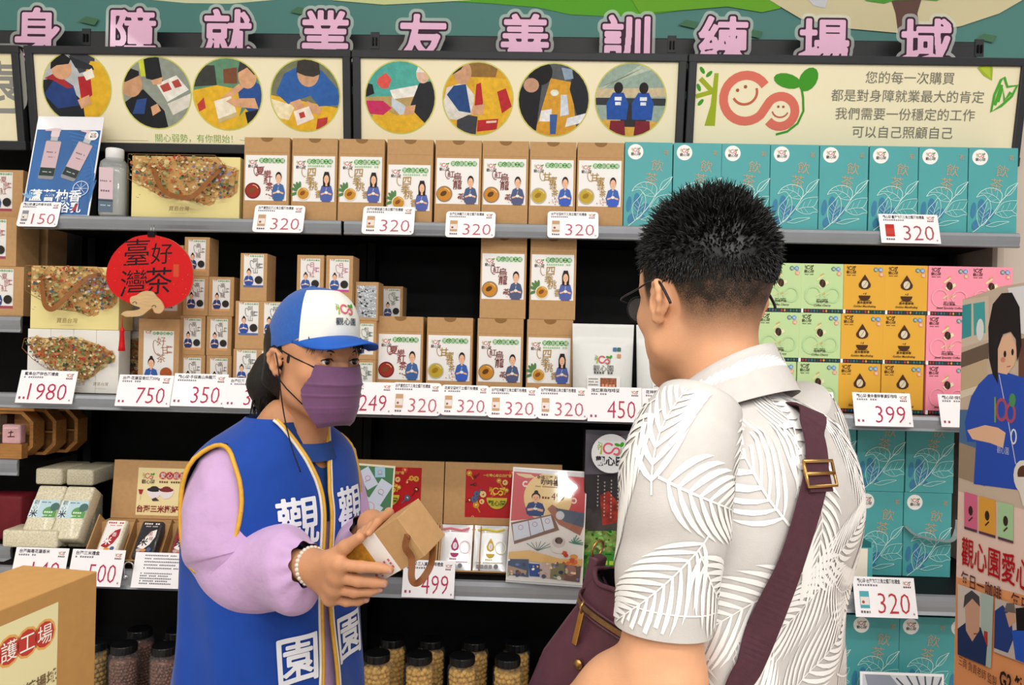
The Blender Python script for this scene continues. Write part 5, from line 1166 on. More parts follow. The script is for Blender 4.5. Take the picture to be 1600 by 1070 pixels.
# ---------------------------------------------------------------- left neighbour bay
SN = small_box(.118, .10, .135, .060, .108, .020, ink1='#a02c34', foot='#a04a5a', t='夏戀紅', shirt='#2f4a86')
zz = ZN + .001
for i, (px, y, up, wh) in enumerate(((4, .13, 0, 'lowest'), (-7, .13, 1, 'second from the bottom'), (3, .16, 2, 'topmost, beside the pump poster'))):
    p = at(px, 450 - 85 * i, y); put(SN, (p.x, y, zz + up * .1354), (0, 0, random.uniform(-.03, .03)), 'brown box with red lettering at left picture edge, %s' % wh, 'tea box', 'brown boxes at the left edge')
p = at(33, 400, .28); put(SN, (p.x + .03, .27, zz), (0, 0, .05), 'brown box deep in the shelf behind the left edge stack, lower', 'tea box', 'brown boxes at the left edge')
put(SN, (p.x + .025, .27, zz + .1354), (0, 0, .02), 'brown box deep in the shelf behind the left edge stack, upper', 'tea box', 'brown boxes at the left edge')
WOOD = mat('#a8753f', rough=.5, noise=.2, scale=20, stretch=(1, 8, 8))
def tray(w, h, dp):
    c = .03; P = [(-w / 2 + c, 0), (w / 2 - c, 0), (w / 2, c), (w / 2, h - c), (w / 2 - c, h), (-w / 2 + c, h), (-w / 2, h - c), (-w / 2, c)]; q = .88
    I = [(x * q, h / 2 + (z - h / 2) * q) for x, z in P]; b = MB(); b.prism(P, dp - .006, dp, WOOD)
    n = 8; v = [(x, 0, z) for x, z in P] + [(x, 0, z) for x, z in I] + [(x, dp - .006, z) for x, z in P] + [(x, dp - .006, z) for x, z in I]
    f = []
    for k in range(n):
        j = (k + 1) % n; f += [(k, j, n + j, n + k), (2 * n + k, 2 * n + j, j, k), (n + k, n + j, 3 * n + j, 3 * n + k)]
    b.add(v, f, WOOD); b.box(-w * .44, w * .44, .012, dp - .006, h * .48, h * .52, WOOD); b.box(-.02, .0, .012, dp - .006, h * .1, h * .9, mat('#3a2a1e', rough=.7, noise=.2)); return b
p = at(10, 716, .13)
zt = ZN2 + .001
o = tray(.165, .128, .05).build('wooden_tray', loc=(at(52, 680, .15).x - .083, .15, zt)); tag(o, 'eight-sided wooden tray standing on edge, front one of three', 'tray', 'wooden trays')
for i in (1, 2):
    o2 = dup(o, (o.location.x + .03 * i, .15 + .056 * i, zt), None, 'eight-sided wooden tray standing on edge, %s of three' % ('middle', 'rear')[i - 1])
b = MB(); b.box(-.026, .026, 0, .025, 0, .052, mat('#d2a2a6', rough=.5, noise=.1, bump=.001), bev=.004, seg=3); d = D(); d.line([(-.008, .030), (.006, .032)], .003, '#4a2a2c'); d.line([(0, .036), (-.002, .020)], .003, '#4a2a2c'); d.line([(-.010, .019), (.010, .020)], .003, '#4a2a2c'); d.line([(-.02, .042), (.02, .044)], .003, '#e6cdd0'); b.decal(d)
tag(b.build('tea_packet', loc=(at(24, 680, .14).x, .122, zt + .041)), 'pale pink tea packet in front of the wooden tray', 'packet')
MB().box(-.03, .03, 0, .027, 0, .0405, WOOD).build('packet_stand', parent=bpy.data.objects['tea_packet'], loc=(0, 0, -.0407))
b = MB(); b.box(-.15, .035, 0, .10, 0, .02, WOOD, bev=.003); o = b.build('wooden_cover_board', loc=(at(35, 600, .14).x, .14, zt + .129)); tag(o, 'wooden board lying across the standing trays at the left edge', 'board'); 
b = MB(); b.box(-.14, .02, 0, .10, 0, .022, mat('#c9a0a6', rough=.6, noise=.15, scale=50), bev=.006, seg=3); tag(b.build('pink_cloth_pack', loc=(at(30, 590, .14).x - .03, .135, zt + .150)), 'folded pink cloth pack on the wooden lid at the left edge', 'pack')
b = MB(); b.box(-.16, .0, 0, .08, 0, .125, mat('#6a1620', rough=.6, noise=.15, scale=30), bev=.01, seg=3); tag(b.build('red_bag', loc=(at(33, 830, .14).x, .14, ZN3 + .001)), 'dark red bag at the left picture edge beside the rice bricks', 'bag')

# ---------------------------------------------------------------- brown box in the foreground, on a display table
ztop = 1.205; C = atz(152, 892, ztop); L = atz(0, 953, ztop); u = (C - L); u.z = 0; u.normalize(); hgt = .30; wid = .30; dpt = .105
pl = Plane(C - u * wid - Vector((0, 0, hgt)), u, (0, 0, 1)); o = thing('front_box', 'large brown box close to the camera with a cream red-lettered label', 'box'); o.matrix_world = pl.M
b = MB(); b.box(0, wid, 0, dpt, 0, hgt, mat('#b98b52', rough=.65, noise=.05, scale=60, bump=.0002, bscale=300), bev=.0015); b.build('carton', o)
d = D(); a = pl.uv(91, 940); c_ = pl.uv(97, 1069); lw = .235; lh = .19
d.rect(a[0] - lw, a[1] - lh, a[0], a[1], '#e8dfae'); t1 = pl.uv(70, 996); t2 = pl.uv(43, 1012); pitch = abs(t1[0] - t2[0]) * 1.02
pill_title(d, t1[0] - pitch * 5.5, t1[0] + pitch * .52, t1[1] + .004, pitch * 1.08, col='#c04038', halo='#e3a85c')
t3 = pl.uv(84, 1046); d.text('身障就業訓練場域', t3[0] + .004, t3[1] - .012, pitch * .62, '#7a6248', align='R', bold=.02)
logo(d, a[0] - lw + .008, a[1] - .05, .05); b = MB(); b.decal(d); b.build('label', o)
zt2 = ztop - hgt - .0005; c0 = C - u * wid / 2
tb = thing('display_table', 'display table below the picture under the large brown box', 'table', (c0.x - .12, c0.y + .04, 0)); MB().box(-.3, .3, -.2, .2, zt2 - .03, zt2, mat('#b99a70', rough=.5, noise=.1, scale=12), bev=.004).build('tabletop', tb)
for sx in (-1, 1):
    for sy in (-1, 1): MB().box(sx * .27 - .02, sx * .27 + .02, sy * .17 - .02, sy * .17 + .02, .001, zt2 - .03, DARK).build('leg', tb)

# ---------------------------------------------------------------- standing banner at the right edge
P0 = dist(1497, 770, 1.50); P1 = dist(1601, 770, 1.335); u = P1 - P0; u.z = 0
bt = dist(1499, 468, 1.50).z; bh = bt - .04; pl = Plane(Vector((P0.x, P0.y, .04)), u, (0, 0, 1)); bw = .52
o = thing('standing_banner', 'tall printed banner at the right edge with a drawn girl and red characters', 'banner'); o.matrix_world = pl.M
b = MB(); b.prism([(0, 0), (bw, 0), (bw, bh + .04), (.10, bh + .018), (0, bh)], 0, .002, mat('#e89a66', rough=.4, noise=.02, scale=4, coat=.2))
d = D(); U = pl.uv; d.clip = [(.0005, .001), (bw, .001), (bw, bh + .039), (.0995, bh + .0175), (.0005, bh - .0005)]
def BP(m, *p): d.poly([U(*q) for q in p], m)
def BX(m, a, b_): d.poly(a, m)
e = bw
BP('#e9c9bc', (1490, 735), (1600, 772), (1640, 790), (1640, 940), (1600, 930), (1490, 900)); d.rect(.0, U(1500, 768)[1], e, bh + .04, '#cdb7a4')
BP('#d9c4b0', (1495, 470), (1545, 462), (1545, 530), (1495, 545)); BP('#3f9a9e', (1500, 478), (1518, 474), (1518, 525), (1502, 530)); BP('#4aa6a8', (1521, 474), (1539, 471), (1540, 520), (1522, 524)); BP('#6e5a4c', (1500, 552), (1545, 535), (1545, 560), (1500, 575)); BP('#c9b08e', (1502, 575), (1542, 560), (1544, 605), (1502, 622)); BP('#e3d2ba', (1498, 612), (1548, 596), (1548, 606), (1498, 624)); BP('#a08a74', (1496, 690), (1540, 700), (1540, 760), (1496, 745)); BP('#4f6f96', (1497, 640), (1530, 640), (1525, 700), (1497, 690)); BP('#6a4436', (1592, 530), (1640, 520), (1640, 600), (1592, 590))
BP('#e6e3e6', (1575, 450), (1640, 440), (1640, 530), (1592, 520)); d.disc(*U(1532, 515), .010, '#e4e6e4', ry=.02)
HR = '#241d1f'; SK = '#e9b998'
BP('#2c50b4', (1530, 600), (1545, 585), (1568, 580), (1600, 590), (1640, 600), (1640, 720), (1590, 765), (1522, 756), (1526, 690), (1512, 690), (1508, 660), (1518, 620)); BP(SK, (1512, 672), (1540, 664), (1560, 668), (1572, 676), (1568, 700), (1548, 692), (1520, 686))
BP(SK, (1554, 560), (1560, 530), (1580, 520), (1590, 545), (1586, 570), (1574, 585), (1560, 582)); BP(HR, (1546, 560), (1545, 510), (1552, 475), (1566, 458), (1582, 457), (1594, 480), (1597, 540), (1590, 565), (1588, 530), (1580, 518), (1568, 522), (1560, 545), (1560, 600), (1552, 585))
d.disc(*U(1571, 553), .0035, '#241d1f', ry=.006, n=8); d.disc(*U(1583, 550), .003, '#241d1f', ry=.006, n=8); d.disc(*U(1568, 562), .006, '#d98c78', ry=.005, n=8); d.line([U(1574, 573), U(1580, 572)], .0015, '#a5584a')
d.line([U(1562, 585), U(1575, 650), U(1588, 725)], .002, '#c9c6dc'); d.line(ell(*U(1566, 640), .012, .018, 0, 14), .006, '#a8506a', closed=True); d.line(ell(*U(1580, 645), .010, .015, 0, 14), .006, '#a8506a', closed=True); d.disc(*U(1583, 625), .008, '#4f8f5a', ry=.012, n=10); d.line([U(1556, 660), U(1556, 620)], .004, '#7fa04a'); d.line(ell(*U(1585, 682), .006, .012, 0, 12), .003, '#e4e6f0', closed=True); d.text('觀心園', *U(1568, 708), .014, '#b9c2e4', xs=.7)
d.disc(*U(1600, 745), .022, '#e6ddd2', ry=.028, n=16); d.disc(*U(1602, 742), .016, '#5a3a28', ry=.016, n=14); BP('#e6ddd2', (1588, 745), (1640, 745), (1640, 800), (1600, 790))
for l_, r_, c in ((1508, 1528, '#d86a8c'), (1531, 1557, '#e0a040'), (1561, 1585, '#a8cc9c')):
    s_ = .28; BP(c, (l_, 768 + (l_ - 1508) * s_), (r_, 768 + (r_ - 1508) * s_), (r_, 822 + (r_ - 1508) * .30), (l_, 822 + (l_ - 1508) * .30)); BP('#5a3a4c', (l_, 822 + (l_ - 1508) * .3), (r_, 822 + (r_ - 1508) * .3), (r_, 826 + (r_ - 1508) * .3), (l_, 826 + (l_ - 1508) * .3)); d.disc(*U((l_ + r_) / 2, 795 + ((l_ + r_) / 2 - 1508) * .29), .006, '#3a2a20', ry=.009, n=10)
    d.line([U((l_ + r_) / 2 - 3, 814 + (l_ - 1508) * .3), U((l_ + r_) / 2 + 3, 808 + (l_ - 1508) * .3)], .003, '#4a3424')
q = U(1503, 888); q2 = U(1597, 917); n_ = .060; hh = .056
k = (q2[0] - q[0]) / 4.35 / hh
for i, ch in enumerate('觀心園愛心工坊'):
    V_, F_, cx_ = bubble(ch, .016, 110, .1); d._push([(q[0] + (i + .5) * k * hh + (a_ - cx_) * hh * k, U(1503, 877)[1] + c_ * hh) for a_, c_ in V_], F_, '#b0101c')
for i, ch in enumerate('每日一咖啡 每日做公益'): d.text(ch, q[0] + .001 + (i + .5) * k * .0345, U(1503, 911)[1], .029, '#5c2a2c', bold=.012, xs=k * .96 * .0345 / .029)
d.clip = [U(1497, 905), U(1497, 1020), U(1552, 1048), U(1556, 930)][::1]
cl = [U(1499, 912), U(1499, 1022), U(1551, 1044), U(1555, 932)]
d.clip = cl[::1]; BP('#cfc0b6', (1490, 900), (1560, 920), (1560, 1060), (1490, 1060)); BP('#a8b8b0', (1535, 920), (1560, 925), (1560, 1050), (1535, 1040)); BP('#b0342e', (1540, 985), (1546, 987), (1546, 1010), (1540, 1008)); BP('#26345c', (1495, 985), (1512, 972), (1535, 980), (1545, 1010), (1542, 1050), (1495, 1035)); BP('#c99a80', (1510, 940), (1522, 930), (1534, 945), (1533, 985), (1522, 1002), (1512, 985)); BP('#4a4448', (1508, 950), (1510, 930), (1521, 922), (1533, 932), (1534, 948), (1522, 935), (1512, 945)); d.line([U(1524, 990), U(1530, 990)], .002, '#7a4a40')
cl = [U(1558, 934), U(1556, 1018), U(1640, 1050), U(1640, 960)]; d.clip = cl; BP('#c2b4aa', (1550, 920), (1640, 940), (1640, 1060), (1550, 1040)); BP('#2a3f7c', (1556, 955), (1570, 945), (1584, 965), (1586, 1000), (1578, 1020), (1556, 1012)); BP('#c99a80', (1574, 958), (1588, 955), (1590, 972), (1580, 980)); BP('#6a645f', (1572, 955), (1576, 942), (1588, 942), (1590, 958)); BP('#2c56b8', (1584, 985), (1640, 975), (1640, 1050), (1590, 1030)); BP('#1d1a1c', (1590, 950), (1640, 945), (1640, 985), (1592, 985))
d.clip = None
d.text('三商 負責老師 監製', U(1500, 1020)[0] + .002, U(1500, 1036)[1], .019, '#5c3224', align='L', xs=k); d.text('G2 等級咖啡', U(1565, 1056)[0], U(1565, 1070)[1], .038, '#2c1f1c', align='L', bold=.03, xs=k)
q = MB(); q.decal(d); b.build('banner_sheet', o); q.build('printed_front', o)
f = MB(); f.box(0, bw, -.09, .10, -.04, 0, DARK, bev=.006); f.tube([(bw / 2, .01, 0), (bw / 2, .01, bh)], .010, mat('#9a9ca0', metal=.8, rough=.3), 8); f.build('stand', o)
# ---------------------------------------------------------------- people: one smooth skin surface grown from a distance field
import openvdb
class Field:
    def __init__(s, lo, hi, h):
        s.lo = np.array(lo, float); s.h = h; n = np.ceil((np.array(hi) - s.lo) / h).astype(int) + 1; s.n = n
        s.ax = [(s.lo[i] + h * np.arange(n[i])).astype(np.float32) for i in range(3)]; s.F = np.full(tuple(n), 1.0, np.float32)
    def _win(s, lo, hi, m):
        a = [max(0, int((lo[i] - m - s.lo[i]) / s.h)) for i in range(3)]; b = [min(s.n[i], int((hi[i] + m - s.lo[i]) / s.h) + 2) for i in range(3)]
        if any(b[i] <= a[i] for i in range(3)): return None
        sl = tuple(slice(a[i], b[i]) for i in range(3))
        return sl, s.ax[0][a[0]:b[0]][:, None, None], s.ax[1][a[1]:b[1]][None, :, None], s.ax[2][a[2]:b[2]][None, None, :]
    def _mix(s, sl, d, k, sub):
        f = s.F[sl]; e = -d if sub else d
        if sub:
            hh = np.maximum(k - np.abs(f - e), 0) / max(k, 1e-6); s.F[sl] = np.maximum(f, e) + hh * hh * k * .25
        else:
            hh = np.maximum(k - np.abs(f - e), 0) / max(k, 1e-6); s.F[sl] = np.minimum(f, e) - hh * hh * k * .25
    def cap(s, a, b, ra, rb, k=.01, sub=False):
        a = np.array(a, float); b = np.array(b, float); r = max(ra, rb)
        w = s._win(np.minimum(a, b) - r, np.maximum(a, b) + r, k + .012)
        if not w: return s
        sl, x, y, z = w; ba = b - a; L = max(ba @ ba, 1e-9)
        t = np.clip(((x - a[0]) * ba[0] + (y - a[1]) * ba[1] + (z - a[2]) * ba[2]) / L, 0, 1)
        d = np.sqrt((x - a[0] - t * ba[0]) ** 2 + (y - a[1] - t * ba[1]) ** 2 + (z - a[2] - t * ba[2]) ** 2) - (ra + (rb - ra) * t)
        s._mix(sl, d, k, sub); return s
    def ell(s, c, r, k=.01, M=None, sub=False):
        c = np.array(c, float); r = np.array(r, float); q = max(r)
        w = s._win(c - q, c + q, k + .012)
        if not w: return s
        sl, x, y, z = w; p = [x - c[0], y - c[1], z - c[2]]
        if M is not None: p = [M[0][j] * p[0] + M[1][j] * p[1] + M[2][j] * p[2] for j in range(3)]
        k0 = np.sqrt(sum((p[i] / r[i]) ** 2 for i in range(3))); k1 = np.sqrt(sum((p[i] / r[i] ** 2) ** 2 for i in range(3)))
        s._mix(sl, k0 * (k0 - 1) / np.maximum(k1, 1e-6), k, sub); return s
    def chain(s, pts, rs, k=.006):
        for i in range(len(pts) - 1): s.cap(pts[i], pts[i + 1], rs[i], rs[i + 1], k)
        return s
    def mesh(s):
        g = openvdb.FloatGrid(3 * s.h); g.copyFromArray(np.clip(s.F, -3 * s.h, 3 * s.h).astype(np.float32))
        p, q = g.convertToQuads(isovalue=0.0)
        return p * s.h + s.lo, q[:, ::-1]
def frame(o, deg, tilt=0.0, roll=0.0, sc=1.0):
    return Matrix.Translation(o) @ Matrix.Rotation(R(deg), 4, 'Z') @ Matrix.Rotation(R(tilt), 4, 'X') @ Matrix.Rotation(R(roll), 4, 'Y') @ Matrix.Scale(sc, 4)
def fill(mb, F, m, M=None):
    p, q = F.mesh(); b = len(mb.v)
    if M is not None:
        A = np.array(M); p = p @ A[:3, :3].T + A[:3, 3]
    k = mb.slot(m); mb.v += [tuple(a) for a in p.tolist()]; mb.f += [tuple(b + i for i in f) for f in q.tolist()]; mb.mi += [k] * len(q); mb.sm += [True] * len(q)
def head_field(h=.0021, man=False):
    F = Field((-.12, -.14, -.26), (.12, .15, .16), h); sx = 1.0
    F.ell((0, -.006, .045), (.0765, .098, .088), .01)
    F.ell((0, .034, .028), (.066, .060, .070), .03)
    F.ell((0, .040, -.036), (.057, .054, .068), .03)
    F.ell((0, .069, -.096), (.025, .022, .017), .03)
    for e in (-1, 1):
        F.cap((e * .056, .010, -.056), (e * .016, .068, -.097), .017, .015, .025)
        F.ell((e * .050, .022, -.036), (.017, .030, .040), .02)
        F.ell((e * .043, .060, -.018), (.020, .020, .018), .02)
        F.cap((e * .012, .088, .026), (e * .045, .074, .024), .010, .009, .012)
        F.ell((e * .032, .101, .006), (.017, .014, .012), .010, sub=True)
    F.cap((0, .089, .018), (0, .109, -.026), .0075, .0115, .012)
    for e in (-1, 1):
        F.ell((e * .011, .103, -.031), (.008, .010, .008), .006); F.ell((e * .007, .108, -.040), (.004, .005, .004), .003, sub=True)
        F.ell((e * .032, .0815, .006), (.0148, .0140, .0135), .004)
        F.ell((e * .032, .096, .0055), (.0128, .013, .0048), .0025, sub=True)
    F.cap((-.019, .089, -.060), (.019, .089, -.060), .006, .006, .008); F.cap((0, .094, -.057), (0, .094, -.057), .007, .007, .008)
    F.cap((-.014, .090, -.069), (.014, .090, -.069), .0075, .0075, .008); F.cap((-.021, .0985, -.0635), (.021, .0985, -.0635), .0018, .0018, .003, sub=True)
    for e in (-1, 1):      # ears: thin plate, rolled rim, lobe, hollow
        Mr = np.array(Matrix.Rotation(R(-28 * e), 3, 'Z') @ Matrix.Rotation(R(10), 3, 'X'))
        F.ell((e * .0780, -.009, .003), (.0052, .0165 * (.86 if man else .8), .027 * (.86 if man else .8)), .008, M=Mr)
        rim = [(e * (.0780), .006, .004), (e * .0785, .006, .018), (e * .0815, -.003, .029), (e * .0850, -.014, .030), (e * .0880, -.023, .019), (e * .0870, -.023, .004), (e * .0830, -.016, -.012), (e * .0780, -.005, -.024), (e * .076, .000, -.020)]
        es = .86 if man else .80; rim = [(p[0] - e * (1 - es) * max(0, abs(p[0]) - .077), -.004 + (p[1] + .004) * es, .003 + (p[2] - .003) * es) for p in rim]
        F.chain(rim, [.0035, .0036, .0042, .0044, .0044, .0040, .0042, .0062, .005], .004)
        F.ell((e * .0870, -.008, .000), (.0065, .0080, .012), .004, sub=True); F.ell((e * .0775, .005, .000), (.004, .005, .006), .004)
    F.cap((0, -.022, -.04), (.018, -.062, -.20) if man else (0, -.034, -.22), .053 if man else .047, .056 if man else .052, .035)
    F.cap((.018, -.062, -.20) if man else (0, -.034, -.21), (.02, -.066, -.24) if man else (0, -.035, -.25), .056, .056, .03)
    return F
def eyes(parent, M, iris='#2a1a14'):
    W_ = mat('#d9d3cf', rough=.15, coat=.6)
    for e in (-1, 1):
        b = MB(); b.sphere((0, 0, 0), .0122, W_, 20, 14); d = D()
        b.lathe([(0, .0127), (.0030, .01245), (.0062, .0112), (.0062, .0105)][::-1], mat(iris, rough=.1, coat=.8), 18, M=Matrix.Rotation(R(-90), 4, 'X')); b.sphere((0, .0122, 0), (.0026, .0008, .0026), mat('#060506', rough=.05, coat=1), 10, 6)
        o = b.build('eye', parent); o.matrix_world = M @ Matrix.Translation((e * .032, .0818, .0056))

# ================================================================ the woman
SKW = mat('#c48d68', rough=.5, noise=.06, scale=40, sss=.12, bump=.0003, bscale=500)
WD_ = 1.515
hw = dist(488, 567, WD_); MW = frame(hw, 180 + 51, 0, 0, .955)
bw0 = dist(428, 800, 1.54); BWX = Vector((bw0.x, bw0.y, 0)); MWB = frame(BWX, 180 + 63) @ Matrix.Translation((0, 0, -.022))
woman = thing('person', 'person in blue vest, cap and purple mask holding a small brown box', 'person', (BWX.x, BWX.y, 0)); WI = Matrix.Translation((-BWX.x, -BWX.y, 0))
def wpart(mb, name, parent=None):
    o = mb.build(name, parent or woman); o.matrix_parent_inverse = Matrix.Identity(4)
    o.matrix_basis = WI if parent is None else Matrix.Identity(4); return o
def torso(rows, n=2.4):
    zs = [r[0] for r in rows]
    def ev(z):
        z = min(max(z, zs[0]), zs[-1]); i = max(k for k in range(len(zs)) if zs[k] <= z + 1e-9); i = min(i, len(zs) - 2)
        t = (z - zs[i]) / (zs[i + 1] - zs[i])
        def cr(j):
            a, b, c, d = (rows[max(i - 1, 0)][j], rows[i][j], rows[i + 1][j], rows[min(i + 2, len(rows) - 1)][j])
            return 0.5 * ((2 * b) + (c - a) * t + (2 * a - 5 * b + 4 * c - d) * t * t + (3 * b - a - 3 * c + d) * t ** 3)
        return [cr(j) for j in range(1, len(rows[0]))]
    return ev
WR = torso([(.70, .198, .145, .135, .0), (.80, .196, .143, .133, .0), (.90, .188, .140, .125, .0), (1.00, .178, .132, .112, .0), (1.10, .176, .130, .110, .0), (1.20, .180, .130, .110, .0), (1.26, .178, .118, .108, .0), (1.30, .168, .100, .100, .004), (1.33, .138, .080, .086, .010), (1.352, .098, .064, .074, .018), (1.372, .072, .056, .060, .026)])
def wring(z, th, off=0.0):
    a, bf, bb, cy = WR(z); c, s_ = math.cos(th), math.sin(th); n = 2.35
    r = lambda v: abs(v) ** (2 / n) * (1 if v >= 0 else -1)
    b = bf if s_ >= 0 else bb
    fold = .0048 * math.sin(9 * th + 14 * z) * math.sin(5 * z + 2 * th) * min(1, max(0, (1.25 - z) * 5))
    return (( a + off + fold) * r(c), cy + (b + off + fold) * r(s_), z)
def wx_theta(z, x):      # angle on the front of the ring where the lateral position is x
    a = WR(z)[0]; q = min(1, abs(x / a)) ** (2.35 / 2); return math.acos(q if x >= 0 else -q)
# lilac shirt body under the vest
LIL = mat('#c3a0cb', rough=.65, noise=.05, scale=25, bump=.005, bscale=24, sheen=.2, spec=.2)
VEST = mat('#1a439b', rough=.7, noise=.05, scale=30, bump=.0003, bscale=350, sheen=.15, spec=.15)
GOLD = mat('#d8a43a', rough=.5, noise=.08, scale=90); TEE = mat('#1f4080', rough=.75, noise=.08, scale=60)
b = MB(); zs = [.72 + .02 * i for i in range(31)]
b.loft([[wring(z, 2 * PI * k / 64, -.010) for k in range(64)] for z in zs], LIL); b.v = [tuple(MWB @ Vector(p)) for p in b.v]; wpart(b, 'shirt')
gapf = lambda z: (.009 + .05 * max(0, min(1, (z - 1.23) / .14)) ** 1.5 + .016 * max(0, (1.10 - z) / .35)) if z < 1.372 else .06
b = MB(); n = 150; rows = []; zs = [.74 + .0079 * i for i in range(81)]
for z in zs:
    t0 = wx_theta(z, gapf(z)); t1 = PI - t0 + 0; span0 = t0; # right edge angle; sweep clockwise round the back to the left edge
    rows.append([wring(z, t0 - (2 * PI - (PI - 2 * t0 if False else (wx_theta(z, -gapf(z)) - t0))) * k / n, .004) for k in range(n + 1)])
b.loft(rows, VEST, closed=False); rows2 = [[(p[0] * .985, p[1] * .985, p[2]) for p in r_] for r_ in rows]; b.loft([r_[::-1] for r_ in rows2], VEST, closed=False)
keep = []
for i, q in enumerate(b.f):
    c_ = [sum(b.v[k][j] for k in q) / len(q) for j in range(3)]
    if not (abs(c_[0]) > .085 and ((c_[1] - .014) / .066) ** 2 + ((c_[2] - 1.222) / .108) ** 2 < 1): keep.append(i)
b.f = [b.f[i] for i in keep]; b.mi = [b.mi[i] for i in keep]; b.sm = [b.sm[i] for i in keep]
b.v = [tuple(MWB @ Vector(p)) for p in b.v]; vest = wpart(b, 'vest')
for e, nm in ((1, 'r'), (-1, 'l')):
    pts = [wring(z, wx_theta(z, e * gapf(z)), .006) for z in zs]; b = MB()
    b.tube(pts, .0036, GOLD, 6); b.tube([(p[0] + e * .0065, p[1] - .0005, p[2]) for p in pts], .0028, mat('#e3d9c4', rough=.6, noise=.05), 6)
    b.v = [tuple(MWB @ Vector(p)) for p in b.v]; wpart(b, 'front_piping', vest)
    arm = []
    for k in range(37):     # piping round the armhole
        a = 2 * PI * k / 36; y = .014 + .066 * math.cos(a); z = 1.222 + .108 * math.sin(a); A, bf, bb, cy = WR(z); B = bf if y > cy else bb
        x = A * max(0, 1 - min(1, abs((y - cy) / B)) ** 2.35) ** (1 / 2.35); arm.append((e * (max(x, .05) + .006), y, z))
    b = MB(); b.tube(arm, .0042, GOLD, 6, cap=False); b.v = [tuple(MWB @ Vector(p)) for p in b.v]; wpart(b, 'armhole_piping', vest)
# lettering on the vest, laid along the cloth
def vest_text(t, xc, zc, h, xs=1.0):
    v, f, cx = bubble(t, .020, 130, .1); bb = glyphs(t)[2]; cyy = (bb[2] + bb[3]) / 2; d = MB(); P = []
    A = WR(zc); tab = [wring(zc, wx_theta(zc, A[0] * q / 60), .0) for q in range(-58, 59)]; s_ = [0]
    for i in range(1, len(tab)): s_.append(s_[-1] + math.hypot(tab[i][0] - tab[i - 1][0], tab[i][1] - tab[i - 1][1]))
    xsx = [p[0] for p in tab]; s0 = np.interp(xc, xsx, s_)
    for a, c in v:
        sv = s0 - (a - cx) * h * xs; x = float(np.interp(sv, s_, xsx)); z = zc + (c - cyy) * h; P.append(tuple(MWB @ Vector(wring(z, wx_theta(z, x), .0065))))
    d.add(P, f, mat('#e8ebf2', rough=.6, noise=.02)); return d
for ch, z, h in (('觀', 1.195, .092), ('心', 1.070, .084), ('園', .952, .092)):
    for xc in (.066, -.071): wpart(vest_text(ch, xc, z, h), 'lettering', vest)
# collar of the tee and a yellow lanyard strap
b = MB(); b.loft([[wring(z, 2 * PI * k / 64, -.008) for k in range(64)] for z in [1.18 + .0185 * i for i in range(11)]], TEE); b.f = [q for q in b.f if all(abs(b.v[k][0]) < .080 for k in q)]; b.mi = b.mi[:len(b.f)]; b.sm = b.sm[:len(b.f)]; b.v = [tuple(MWB @ Vector(p)) for p in b.v]
b.loft([[tuple(MW @ Vector((r_ * math.cos(2 * PI * k / 40) * 1.0, -.030 + r_ * 1.02 * math.sin(2 * PI * k / 40), z - .12 * r_ * math.sin(2 * PI * k / 40)))) for k in range(40)] for r_, z in ((.058, -.150), (.062, -.153), (.064, -.166), (.070, -.182))], TEE); wpart(b, 'tee_collar')

# cap, in the head's frame
def wcap(ph, t, off=0.0):
    rx, ry = .0815 + off, .1055 + off; c, s_ = math.cos(ph), math.sin(ph); y0 = -.004
    zr = .031 + .215 * (y0 + ry * s_); front = max(0, s_) ** 2
    rr = (1 - t ** (2.1 + .9 * front)) ** (1 / (2.1 + .5 * front)); zt = .150 + off
    return (rx * c * rr, y0 + ry * s_ * rr + (0 if s_ < 0 else .004 * s_ * t * (1 - t) * 4), zr + (zt - zr) * t)
CAPB = mat('#1f56a8', rough=.75, noise=.10, scale=200, bump=.0006, bscale=700, sheen=.2); CAPW = mat('#e6e5dd', rough=.7, noise=.02, scale=40); BRIM = mat('#1c58b4', rough=.6, noise=.04, scale=60, bump=.0003, bscale=500)
T = [i / 16 for i in range(16)] + [.97, .992, 1.0]
b = MB(); b.loft([[wcap(2 * PI * k / 64, t) for k in range(64)] for t in T], CAPB); b.loft([[wcap(2 * PI * k / 64, t, -.0025) for k in range(64)][::-1] for t in T], CAPB)
b.sphere((0, -.004, .1505), (.006, .006, .003), CAPB); b.v = [tuple(MW @ Vector(p)) for p in b.v]
cap = wpart(b, 'cap')
P0_, P1_ = R(90 - 57), R(90 + 57); b = MB()
b.loft([[wcap(P0_ + (P1_ - P0_) * k / 28, t * .90, .0022) for k in range(29)] for t in [i / 14 for i in range(15)]], CAPW, closed=False); b.v = [tuple(MW @ Vector(p)) for p in b.v]; wpart(b, 'front_panel', cap)
b = MB(); top = []; bot = []
for k in range(33):
    ph = R(90) + R(66) * (k / 16 - 1); q = (k / 16 - 1); e = wcap(ph, 0, .001); lk = max(.02, 1 - abs(q) ** 2.6); ln = .074 * lk; r1 = []; r2 = []
    for j in range(9):
        s_ = j / 8; z = e[2] + .003 - (.012 * s_ + .026 * abs(q) ** 2 * s_) * lk ; p = (e[0] * (1 - .04 * s_), e[1] + ln * s_, z - .010 * (e[0] / .08) ** 2 * s_ * lk); r1.append(p); r2.append((p[0], p[1], p[2] - .0035))
    top.append(r1); bot.append(r2)
b.loft([a + c[::-1] for a, c in zip(top, bot)], BRIM, cap=(True, True)); b.v = [tuple(MW @ Vector(p)) for p in b.v]; wpart(b, 'brim', cap)
d = D(); logo(d, -.026, .0, .052, text=False); d.text('觀心園', 0, -.021, .0185, '#2f3a4a', bold=.01)
def capfn(u, v, o):
    ph = R(90) + u / .098; t = .40 + v / .125; return wcap(ph, min(.88, max(.02, t)), .0035 + o)
b = MB(); b.decal(d, fn=capfn); b.v = [tuple(MW @ Vector(p)) for p in b.v]; wpart(b, 'cap_emblem', cap)

